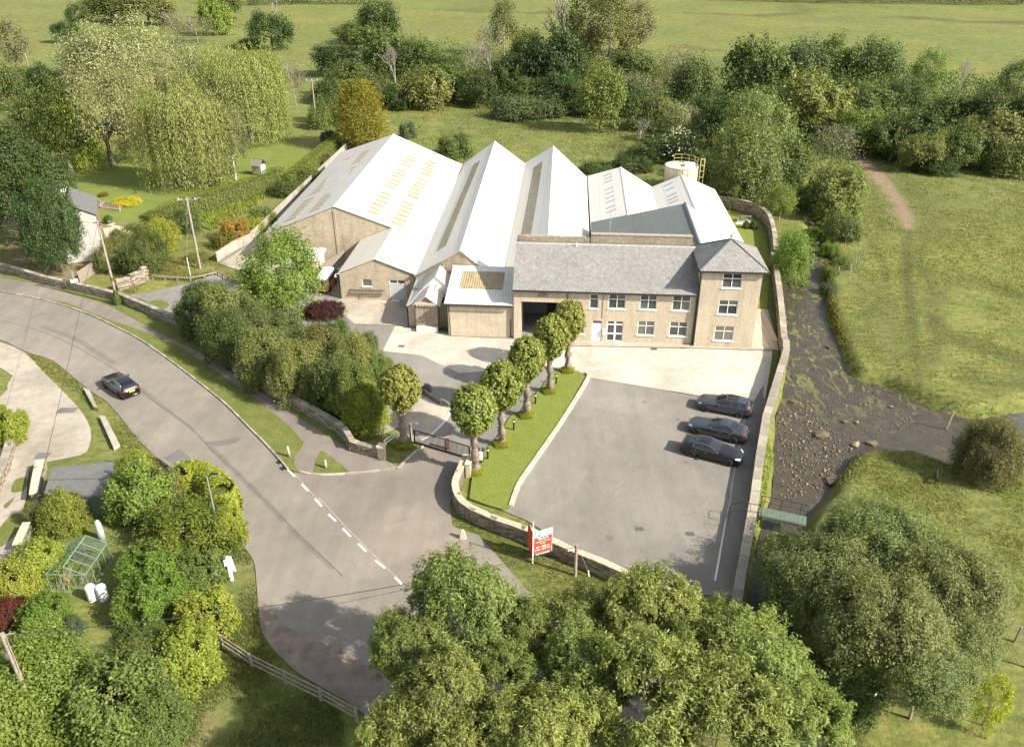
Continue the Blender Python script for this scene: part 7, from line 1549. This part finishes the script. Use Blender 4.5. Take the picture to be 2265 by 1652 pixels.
p=G(*mr(1770,1135)); ob('river_post',MB().box((0,0,.9),(.16,.12,1.8)).mesh('river_post',M_wood),loc=(p.x,p.y,-.9),rot=(.03,.08,0),label='weathered timber post standing in the river near the muddy landing',cat='post')
for q,lb in ((bl(1450,590),'grey timber gatepost in the laurel hedge near the white signpost'),): 
    p=G(*q); ob('timber_post',MB().box((0,0,.7),(.14,.12,1.4)).mesh('timber_post',M_wood),loc=(p.x,p.y,0),rot=(.05,.0,.2),label=lb,cat='post')
# ------------------------------------------------ poles, lamp and wires
def pole(base,h,r0,label,arm=None,cat='pole',name='telegraph_pole',z=0,world=None):
    p=G(*base) if world is None else Vector(world); r=thing(name,(p.x,p.y,z),label=label,cat=cat); MB().tube((0,0,-.2),(0,0,h),r0,r0*.72,10).build('pole_shaft',M_pole,r); return r,p
b_=(442.6,592.5); pp=G(*b_); hB=Hof((pp.x,pp.y),443.5); r,pB=pole(b_,hB,.16,'telegraph pole with a T-shaped steel crossarm in the scrub beside the clipped hedge')
mb=MB().box((0,0,hB+.05),(2.3,.08,.08),R(6))
for x,y in ((-1.1,-.3),(0,.15),(1.1,.3)): mb.tube((x*.9,y,hB+.1),(x*.9+.35,y+.5,hB+.16),.03)
mb.build('crossarm',M_grey,r)
for x in (-1.0,0,1.0): MB().lathe([(.05,0),(.07,.08),(.05,.16),(.03,.22)],8,(x,0,hB+.1)).build('insulator',M_ins,r)
MB().lathe([(.17,0),(.165,.5)],10,(0,0,2.3)).build('warning_band',M_rl,r)
pS=G(418.6+3,611); MB().path([(0,0,hB-.1),(pS.x-pB.x,pS.y-pB.y,2.4)],.014).build('stay_wire',M_grey,r); MB().path([(pS.x-pB.x,pS.y-pB.y,2.4),(pS.x-pB.x,pS.y-pB.y,0)],.04).build('stay_guard',M_signw,r)
b_=(262.5,676); pp=G(*b_); hA=Hof((pp.x,pp.y),490); r,pA=pole(b_,hA,.15,'ivy-clad telegraph pole beside the roadside wall with a bird-like bracket',None)
mb=MB().box((0,0,hA-.15),(.9,.07,.07),.4).box((.1,0,hA-.35),(.5,.07,.07),-.6); mb.build('crossarm',M_black,r); MB().lathe([(.1,0),(.1,.3)],8,(.18,0,hA-.75)).build('transformer_can',M_grey,r)
n=2600; rg=np.random.default_rng(5); zz_=rg.uniform(0,1,n)**1.1*3.4; a=rg.uniform(0,6.28,n); rr_=(.30+.16*np.sin(zz_*2))*(1-zz_/5.5)*rg.uniform(.6,1.15,n); C=np.stack([np.cos(a)*rr_,np.sin(a)*rr_,zz_],1); N=unit(np.stack([np.cos(a),np.sin(a),.5+0*a],1)+rg.normal(0,.4,(n,3))); o=ob('ivy',leaf_mesh('ivy',C,N,rg.normal(size=(n,3)),np.full(n,.13),np.full(n,.11),rg,rg.uniform(0,1,n)),r); o.color=(.06,.10,.02,1)
b_=(701,281); pp=G(*b_); hC=Hof((pp.x,pp.y),178); r,pC=pole(b_,hC,.16,'far telegraph pole with crossarm in the field gap right of the weeping willow')
mb=MB().box((0,0,hC-.1),(2.4,.1,.1),R(10)).box((0,.35,hC-.1),(.08,1.0,.08),0); mb.build('crossarm',M_grey,r)
for x in (-1.1,0,1.1): MB().lathe([(.07,0),(.09,.15),(.04,.3)],8,(x,0,hC)).build('insulator',M_ins,r)
b_=(72,180); pp=G(*b_); hE=Hof((pp.x,pp.y),116); r,_=pole(b_,hE,.18,'distant telegraph pole at the top left among the grey-leaved trees'); MB().box((0,0,hE-.1),(2.4,.1,.1),0).build('crossarm',M_grey,r)
pD=G(4,1401,7.8); r=thing('telegraph_pole',(pD.x,pD.y,0),label='close leaning-looking telegraph pole at the bottom left corner',cat='pole'); MB().tube((0,0,-.1),(0,0,7.8),.15,.115,12).build('pole_shaft',M_pole,r); MB().path([(.0,0,7.7),(.55,.1,7.72)],.03).build('bracket',M_grey,r); MB().lathe([(.13,0),(.15,.2),(.1,.4)],10,(-.16,-.05,6.2)).build('junction_box',M_lead,r); MB().path([(.11,-.05,7.6),(.13,-.06,6.6),(.11,-.05,5.2)],.02).build('cable_loop',M_wire,r)
pP=G(*zs(1235,1300)); hP=Hof((pP.x,pP.y),zs(0,712)[1]); r,_=pole(zs(1215,1330),hP+.1,.13,'short dark timber service post in front of the curved stone wall by the sign'); pP=_
MB().tube((0,-.02,hP-.25),(-.55,-.1,hP-.35),.03).build('cable_arm',M_trim,r); MB().tube((.9,-.1,.0),(.85,-.1,.5),.05).build('stay_anchor',M_white,r); MB().path([(.1,0,hP-.1),(.85,-.1,.4)],.015).build('stay_wire',M_grey,r)
def wire(a,b_,sag,label,rad=.017):
    a=Vector(a);b_=Vector(b_); P=[a.lerp(b_,t)-Vector((0,0,4*sag*t*(1-t))) for t in [i/18 for i in range(19)]]; c=a
    r=ob('overhead_wire',MB().path([p-c for p in P],rad,4).mesh('overhead_wire',M_wire),loc=c,label=label,cat='wire')
wire((pA.x,pA.y,hA-.1),(pD.x,pD.y,7.7),.5,'overhead wire from the ivy-clad pole down to the bottom left pole')
wire((pD.x+.1,pD.y,7.7),(pP.x,pP.y,hP-.1),.9,'overhead wire crossing the road from the bottom left pole to the service post')
wire((pA.x,pA.y,hA-.1),(pA.x-30,pA.y+4,hA+.2),.4,'overhead wire leaving the ivy-clad pole towards the dark sycamore')
pl=(492,1212); pp=G(*pl); hL=Hof((pp.x,pp.y),1053); lp=thing('street_lamp',(pp.x,pp.y,0),label='slim grey street lamp rising from the golden hedge beside the road',cat='lamp'); MB().tube((0,0,0),(0,0,hL),.07,.05,10).build('lamp_post',M_grey,lp); MB().tube((0,0,hL-.1),(.45,.12,hL+.08),.03).build('lamp_arm',M_black,lp); MB().add([(.2,-.08,hL+.08),(.75,-.02,hL+.1),(.75,.2,hL+.1),(.2,.2,hL+.08),(.25,-.03,hL+.2),(.68,.03,hL+.2),(.68,.16,hL+.2),(.25,.16,hL+.2)],[(0,1,5,4),(1,2,6,5),(2,3,7,6),(3,0,4,7),(4,5,6,7),(3,2,1,0)]).build('lamp_head',M_black,lp)
# fingerpost by the left wall: white twin-panel sign on a grey post
p=G(*ml(515,292)); r=thing('road_sign',(p.x,p.y,.1),R(10),label='white road sign seen edge-on on a grey post beside the roadside wall',cat='sign'); MB().tube((0,0,0),(0,0,1.9),.045,n=8).build('sign_post',M_grey,r); MB().box((-.05,0,1.35),(.75,.05,.42),R(15)).build('sign_panel',M_signw,r); MB().box((-.05,.1,2.1),(.12,.5,.9),R(10)).build('sign_plate',M_grey,r)
# white finger signpost by the laurels
p=G(*bl(1535,548)); r=thing('white_signpost',(p.x,p.y,0),R(5),label='white painted wooden fingerpost beside the laurel bushes and road edge',cat='sign'); MB().box((0,0,.95),(.2,.13,1.9)).build('post',M_signw,r); MB().box((.2,.06,1.35),(.2,.05,1.25),.1,0,.5,Matrix.Rotation(-.12,3,'Y')).build('sign_board',M_signw,r); MB().box((-.06,-.1,1.6),(.34,.04,.5),R(20)).build('sign_board',M_signw,r); MB().add([(-.1,-.1,1.9),(.1,-.1,1.9),(.1,.1,1.9),(-.1,.1,1.9),(0,0,2.15)],[(0,1,4),(1,2,4),(2,3,4),(3,0,4)]).build('post_cap',M_signw,r)
# ------------------------------------------------ To Let board
pL=G(*zs(385,1085)); pR=G(*zs(715,985)); d=pR-pL; a=math.atan2(d.y,d.x); 
def fz(base,ty): return Hof((base.x,base.y),ty)
zb,zt=fz(pL,zs(0,965)[1]),fz(pL,zs(0,490)[1]); Wb=d.length*1.12; r=thing('to_let_sign',(pL.x,pL.y,0),a,label='red and white To Let estate agent board on posts outside the curved stone wall',cat='sign')
Hb=zt-zb
MB().bb((0,0,zb),(Wb,.03,zt)).build('board',M_signw,r)
MB().bb((.03,-.004,zb+.0),(Wb-.03,-.001,zb+Hb*.095)).build('navy_strip',M_navy,r)
MB().bb((.03,-.004,zb+Hb*.10),(Wb-.03,-.001,zb+Hb*.755)).build('red_panel',M_red,r)
MB().add([(.05,-.004,zb+Hb*.96),(.05,-.004,zb+Hb*.87),(Wb*.22,-.004,zb+Hb*.96)],[(0,1,2)]).build('emblem_red',M_red,r); MB().add([(Wb*.17,-.004,zb+Hb*.77),(Wb*.34,-.004,zb+Hb*.77),(Wb*.34,-.004,zb+Hb*.87)],[(0,1,2)]).build('emblem_navy',M_navy,r)
def text(s,x,z,size,m,nm='lettering',bold=.012):
    c=bpy.data.curves.new(nm,'FONT'); c.body=s; c.size=size; c.align_x='CENTER'; c.align_y='CENTER'; c.offset=bold*size; c.extrude=.0015; t=bpy.data.objects.new(nm,c); COL.objects.link(t); bpy.context.view_layer.update()
    me=bpy.data.meshes.new_from_object(t.evaluated_get(bpy.context.evaluated_depsgraph_get())); bpy.data.objects.remove(t); me.materials.clear(); me.materials.append(m); return ob(nm,me,r,(x,-.009,z),(R(90),0,0))
cx=Wb/2
text('To Let',cx,zb+Hb*.685,Hb*.135,M_wtext,bold=.03); text('Industrial / Storage',cx,zb+Hb*.565,Hb*.068,M_wtext); text('Facility',cx,zb+Hb*.48,Hb*.068,M_wtext)
text('879 - 3053 m²',cx,zb+Hb*.34,Hb*.085,M_wtext,bold=.03); text('(9,458 - 32,790 ft²)',cx,zb+Hb*.235,Hb*.075,M_wtext,bold=.03); text('01793 541000',cx,zb+Hb*.048,Hb*.088,M_wtext,bold=.03)
for i in range(2): MB().bb((Wb*.42,-.004,zb+Hb*(.88-.07*i)),(Wb*.86,-.002,zb+Hb*(.905-.07*i))).build('faint_lettering',M_gtext,r)
hT=fz(pL,zs(0,268)[1]); MB().bb((-.06,-.02,0),(0,.04,hT)).build('sign_post',M_signw,r); MB().bb((Wb*.86,.03,0),(Wb*.92,.08,zt-.1)).build('sign_post',M_black,r)
mb=MB(); mb.add([(-.05,.03,zb-.02),(-.05,.03,zt+.02),(.12,Wb*.8,zt),(.12,Wb*.8,zb)],[(0,1,2,3)]); mb.add([(-.08,.03,zb-.02),(-.08,.03,zt+.02),(.09,Wb*.8,zt),(.09,Wb*.8,zb)],[(3,2,1,0)]); mb.build('second_board',M_red,r,label='second board face seen edge-on')
# ------------------------------------------------ greenhouse, butts, ornaments
gf=[G(*z3(500,1185),1.5),G(*z3(1285,1195),1.5),G(*z3(1465,585),1.5),G(*z3(600,590),1.5)]
c=(gf[0]+gf[1]+gf[2]+gf[3])/4; d=gf[1]-gf[0]; ga=math.atan2(d.y,d.x); gw=d.length; gl=((gf[2]-gf[1]).length+(gf[3]-gf[0]).length)/2
print('greenhouse',gw,gl); gw=min(gw,2.6); gl=min(gl,3.6)
gh_=thing('greenhouse',(c.x,c.y,0),ga,label='small green-framed glass greenhouse with bean canes inside',cat='greenhouse')
x0,x1,y0,y1=-gw/2,gw/2,-gl/2,gl/2; fr=MB(); E_=1.5; RZ=2.15; t=.03
for x in (x0,x1):
    fr.tube((x,y0,E_),(x,y1,E_),t).tube((x,y0,.05),(x,y1,.05),t)
    for i in range(5): y=y0+gl*i/4; fr.tube((x,y,0),(x,y,E_),t*.8).tube((x,y,E_),(0,y,RZ),t*.8)
for y in (y0,y1): 
    fr.tube((x0,y,.05),(x1,y,.05),t).tube((x0,y,E_),(x1,y,E_),t)
    for x in (-gw/6,gw/6): fr.tube((x,y,0),(x,y,E_+.35),t*.8)
fr.tube((0,y0,RZ),(0,y1,RZ),t*1.3); fr.build('glazing_frame',M_teal,gh_)
for i in range(4):
    ya,yb=y0+gl*i/4+.04,y0+gl*(i+1)/4-.04
    for s in (-1,1):
        if not(i==0 and s==1) : MB().quad((s*gw/2,ya,E_+.02),(s*gw/2,yb,E_+.02),(0,yb,RZ+.02),(0,ya,RZ+.02)).build('roof_pane',M_clear,gh_)
        MB().quad((s*gw/2,ya,.1),(s*gw/2,yb,.1),(s*gw/2,yb,E_-.03),(s*gw/2,ya,E_-.03)).build('side_pane',M_clear,gh_)
MB().quad((x0+.1,y0+.6,1.05),(x0+.9,y0+.6,1.05),(x0+.9,y1-.2,1.05),(x0+.1,y1-.2,1.05)).build('staging',M_clear,gh_)
cb=MB(); rr=random.Random(3)
for i in range(16): x=rr.uniform(x0+.2,x1-.2); cb.tube((x,y0-.1+rr.uniform(0,.5),.02),(x+rr.uniform(-.5,.5),y0+rr.uniform(.3,1.4),rr.uniform(.8,1.4)),.015,n=4)
cb.build('bean_canes',M_wood,gh_); MB().tube((x0+.5,y0+.4,1.2),(x0+1.3,y0+.1,.9),.02).build('orange_cane',M_orange,gh_)
for q,lb in ((z3(1290,1700),'left one of the two white corrugated water butts by the greenhouse'),(z3(1500,1700),'right one of the two white corrugated water butts, slightly greyer')):
    p=G(*q); prof=[(.30,0)]
    for i in range(6): prof+=[(.33,.08+i*.17),(.30,.17+i*.17)]
    prof+=[(.31,1.1),(.24,1.2),(.05,1.22)]
    ob('water_butt',MB().lathe(prof,18).mesh('water_butt',M_signw if 'left' in lb else mat('off_white_plastic',(.6,.61,.64),var=.06),True),loc=(p.x,p.y,0),label=lb,cat='water butt',group='white water butts')
p=G(*z3(1470,520)); ob('stone_finial',MB().lathe([(.26,0),(.24,.9),(.2,1.5),(.12,1.72),(.02,1.78)],12).mesh('stone_finial',mat('green_grey_fleece',(.36,.42,.36),var=.15),True),loc=(p.x,p.y,0),label='pale green upright bullet-shaped cover beside the shed path',cat='garden cover')
p=G(*z1(1440,772)); r=thing('planter',(p.x,p.y,0),label='dark round pot with a spiky green plant on the patio corner',cat='planter'); MB().lathe([(.22,0),(.42,.25),(.42,.5),(.3,.62),(.34,.66)],14).build('pot',M_lead,r,smooth=True); o=ob('plant',PR['reeds'][1],r,(0,0,.55),scale=(.62,.62,.9)); o.color=(.07,.13,.03,1)
p=G(*z1(1795,385)); r=ob('garden_sculpture',MB().tube((-.25,0,0),(-.03,0,.75),.05,.03).tube((.22,.1,0),(.02,0,.75),.05,.03).tube((.3,0,0),(.1,0,.4),.04,.03).mesh('garden_sculpture',M_black),loc=(p.x,p.y,0),label='small black wigwam-shaped sculpture in the middle of the lawn',cat='sculpture')
p=G(574,383); r=thing('well_house',(p.x,p.y,0),R(-20),label='small grey shingle-roofed garden hut on the lawn beside the birches',cat='hut'); MB().bb((-.9,-.7,0),(.9,.7,1.5)).build('hut_wall',M_woodp,r)
for s in (-1,1):
    for k in range(5): MB().box((0,s*(.92-.17*k),1.5+.2*k),(2.2,.24,.03),0,0,.5,Matrix.Rotation(s*-.86,3,'X')).build('shingle_course',M_wood,r)
# picnic table in the back garden
p=G(*z5(1640,1135)); sheet('picnic_slab',[z5(1480,1145),z5(1510,1085),z5(1730,1090),z5(1730,1160),z5(1480,1170)],.075,M_concw); r=thing('picnic_table',(p.x,p.y+.4,.08),R(-5),label='dark timber picnic bench on a pale slab in the walled garden',cat='picnic table')
for i in range(4): MB().box((0,-.3+i*.2,.74),(1.7,.16,.04)).build('table_board',M_bark,r)
for s in (-1,1): MB().box((0,s*.72,.44),(1.7,.24,.04)).build('bench_board',M_bark,r)
for x in (-.65,.65): MB().tube((x,-.62,0),(x,.2,.72),.04).tube((x,.62,0),(x,-.2,.72),.04).tube((x,-.8,.42),(x,.8,.42),.04).build('table_leg',M_bark,r)
# black dog on the lower meadow
p=G(*(((870/11.3)+3200)/1.5841,((985/11.3)+1600)/1.5841)); 
def dog(p):
    r=thing('dog',(p.x,p.y,gz(p.x,p.y)),R(70),label='small black dog standing on the meadow in front of the river bend',cat='dog')
    V=[(-.38,0,.5),(-.15,0,.47),(.12,0,.5),(.32,0,.55),(.45,0,.7),(.6,0,.72),(.74,0,.66),(-.52,0,.56),(-.68,0,.66)]; E=[(0,1),(1,2),(2,3),(3,4),(4,5),(5,6),(0,7),(7,8)]; Rr=[.12,.125,.14,.13,.08,.085,.045,.03,.015]
    for b_,x in ((0,-.36),(3,.3)):
        for s in (-.1,.1):
            k=len(V); bend=-.07 if b_==0 else .02; V+=[(x,s,.36),(x+bend,s,.2),(x,s,.03),(x+.07,s,.015)]; E+=[(b_,k),(k,k+1),(k+1,k+2),(k+2,k+3)]; Rr+=[.07 if b_==0 else .055,.035,.028,.025]
    for s in (-.06,.06): k=len(V); V.append((.56,s,.84)); E.append((5,k)); Rr.append(.022)
    me=bpy.data.meshes.new('dog_body'); me.from_pydata(V,E,[]); me.update(); o=ob('dog_body',me,r); m=o.modifiers.new('s','SKIN')
    for i,v in enumerate(me.skin_vertices[0].data): v.radius=(Rr[i],Rr[i]); v.use_root=(i==0)
    o.modifiers.new('u','SUBSURF').levels=1; bpy.context.view_layer.update(); m2=bpy.data.meshes.new_from_object(o.evaluated_get(bpy.context.evaluated_depsgraph_get())); o.modifiers.clear(); o.data=m2; m2.materials.append(M_black)
dog(p)
# ------------------------------------------------ river rocks, footbridge
def rockmesh(seed):
    bm=bmesh.new(); bmesh.ops.create_icosphere(bm,subdivisions=1,radius=1); rr=random.Random(seed)
    for v in bm.verts: v.co*=rr.uniform(.7,1.15); v.co.z*=.6
    me=bpy.data.meshes.new('rock'); bm.to_mesh(me); bm.free(); a=me.attributes.new('tint','FLOAT','FACE'); a.data.foreach_set('value',[rr.random()]*len(me.polygons)); me.materials.append(M_rock); return me
RK=[rockmesh(i) for i in range(6)]
for q,s,lb in ((mr(930,1232),(.9,.65,.5),'large flat pale boulder in the gravel of the river bed'),(mr(1260,1290),(.55,.45,.5),'pale boulder at the tip of the lower river bank'),(mr(1080,1147),(.3,.26,.35),'small pale boulder in the shallow middle of the river'),(mr(1006,1530),(1.0,.6,.45),'grey boulder at the edge of the lower river bank'),(mr(1150,1298),(.55,.4,.35),'brown boulder beside the pale one on the river bank'),(mr(1158,1152),(.22,.2,.25),'small boulder right of the shallow middle one'),(mr(735,1015),(.4,.4,.3),'round stone at the top of the gravel bar'),(mr(970,655),(.4,.2,.2),'stone in the upper river beside the grass bank'),(mr(1385,1046),(.25,.2,.2),'single pale stone below the muddy landing')):
    p=G(*q,-.9); ob('boulder',RK[len(lb)%6],loc=(p.x,p.y,-.88),rot=(0,0,len(lb)),scale=s,label=lb,cat='boulder')
rg=np.random.default_rng(9); GB=arr([mr(640,1060),mr(760,980),mr(870,1020),mr(900,1120),mr(1000,1180),mr(1150,1260),mr(1120,1340),mr(1060,1440),mr(960,1600),mr(700,1652),mr(600,1600),mr(640,1380),mr(612,1250)],-.9); GB2=arr([mr(680,700),mr(760,700),mr(1050,780),mr(1300,960),mr(1700,1060),mr(1500,1200),mr(1150,1250),mr(1050,1430),mr(960,1652),mr(600,1640),mr(640,1080)],-.9)
def rocks(P,n,s0,s1,seed,nm):
    rg=np.random.default_rng(seed); lo=P.min(0);hi=P.max(0); pts=rg.uniform(lo,hi,(n*5,2)); pts=pts[(sdist(pts[:,0],pts[:,1],P)<0)&(sdist(pts[:,0],pts[:,1],RIVW)<-.2)][:n]; V=[];F=[];T_=[]
    base=[]; 
    for i in range(6): m_=RK[i]; base.append((np.array([v.co[:] for v in m_.vertices]),np.array([p.vertices[:] for p in m_.polygons])))
    off=0
    for x,y in pts:
        v,f=base[rg.integers(0,6)]; s=s0*(s1/s0)**(rg.uniform(0,1)**2.2); a=rg.uniform(0,6.28); M_=np.array([[math.cos(a),-math.sin(a),0],[math.sin(a),math.cos(a),0],[0,0,1]])
        V.append((v*s*rg.uniform(.6,1.2,3))@M_.T+np.array([x,y,max(-1.0,float(0))-.97+s*.12])); F.append(f+off); off+=len(v); T_+= [rg.uniform(0,1)]*len(f)
    me=np_mesh(nm,np.concatenate(V),np.concatenate(F),M_rock,False,T_); return ob(nm,me,kind='stuff',label='loose stones of the shallow river bed',cat='stones')
rocks(GB,800,.045,.17,1,'gravel_stones'); rocks(GB2,800,.04,.13,2,'river_stones')
A_=G(*zr(690,300),.35); B_=G(*zr(1150,400),.35); d=B_-A_; r=thing('footbridge',(A_.x,A_.y,0),math.atan2(d.y,d.x),label='narrow green-grey metal footbridge with handrail beyond the river wall',cat='bridge'); L=d.length+1.2
for i in range(int(L/.3)): MB().bb((i*.3,0,.2),(i*.3+.285,1.0,.25)).build('deck_plate',M_greenp,r)
MB().bb((0,-.06,.05),(L,0,.2)).build('bridge_beam',M_greenp,r)
mb=MB()
for x in np.arange(0,L,1.4): mb.tube((x,1.0,.2),(x,1.0,1.25),.025)
mb.tube((0,1.0,1.25),(L,1.0,1.25),.028).tube((0,1.0,.75),(L,1.0,.75),.02); mb.build('handrail',M_black,r)
p=G(*zr(580,230),1.3); r=thing('step_stile',(p.x,p.y,1.3),R(-15),label='black tubular handrail hoop crossing the top of the river wall by the footbridge',cat='handrail'); mb=MB()
for y in (-.45,.45): mb.path([(-1.5,y,-1.2),(-1.4,y,-.2),(-.6,y,.15),(.6,y,.15),(.8,y,-.6)],.025)
mb.tube((-.1,-.45,.15),(-.1,.45,.15),.02).tube((-1.4,-.45,-.2),(-1.4,.45,-.2),.02); mb.build('hoop_rails',M_black,r)
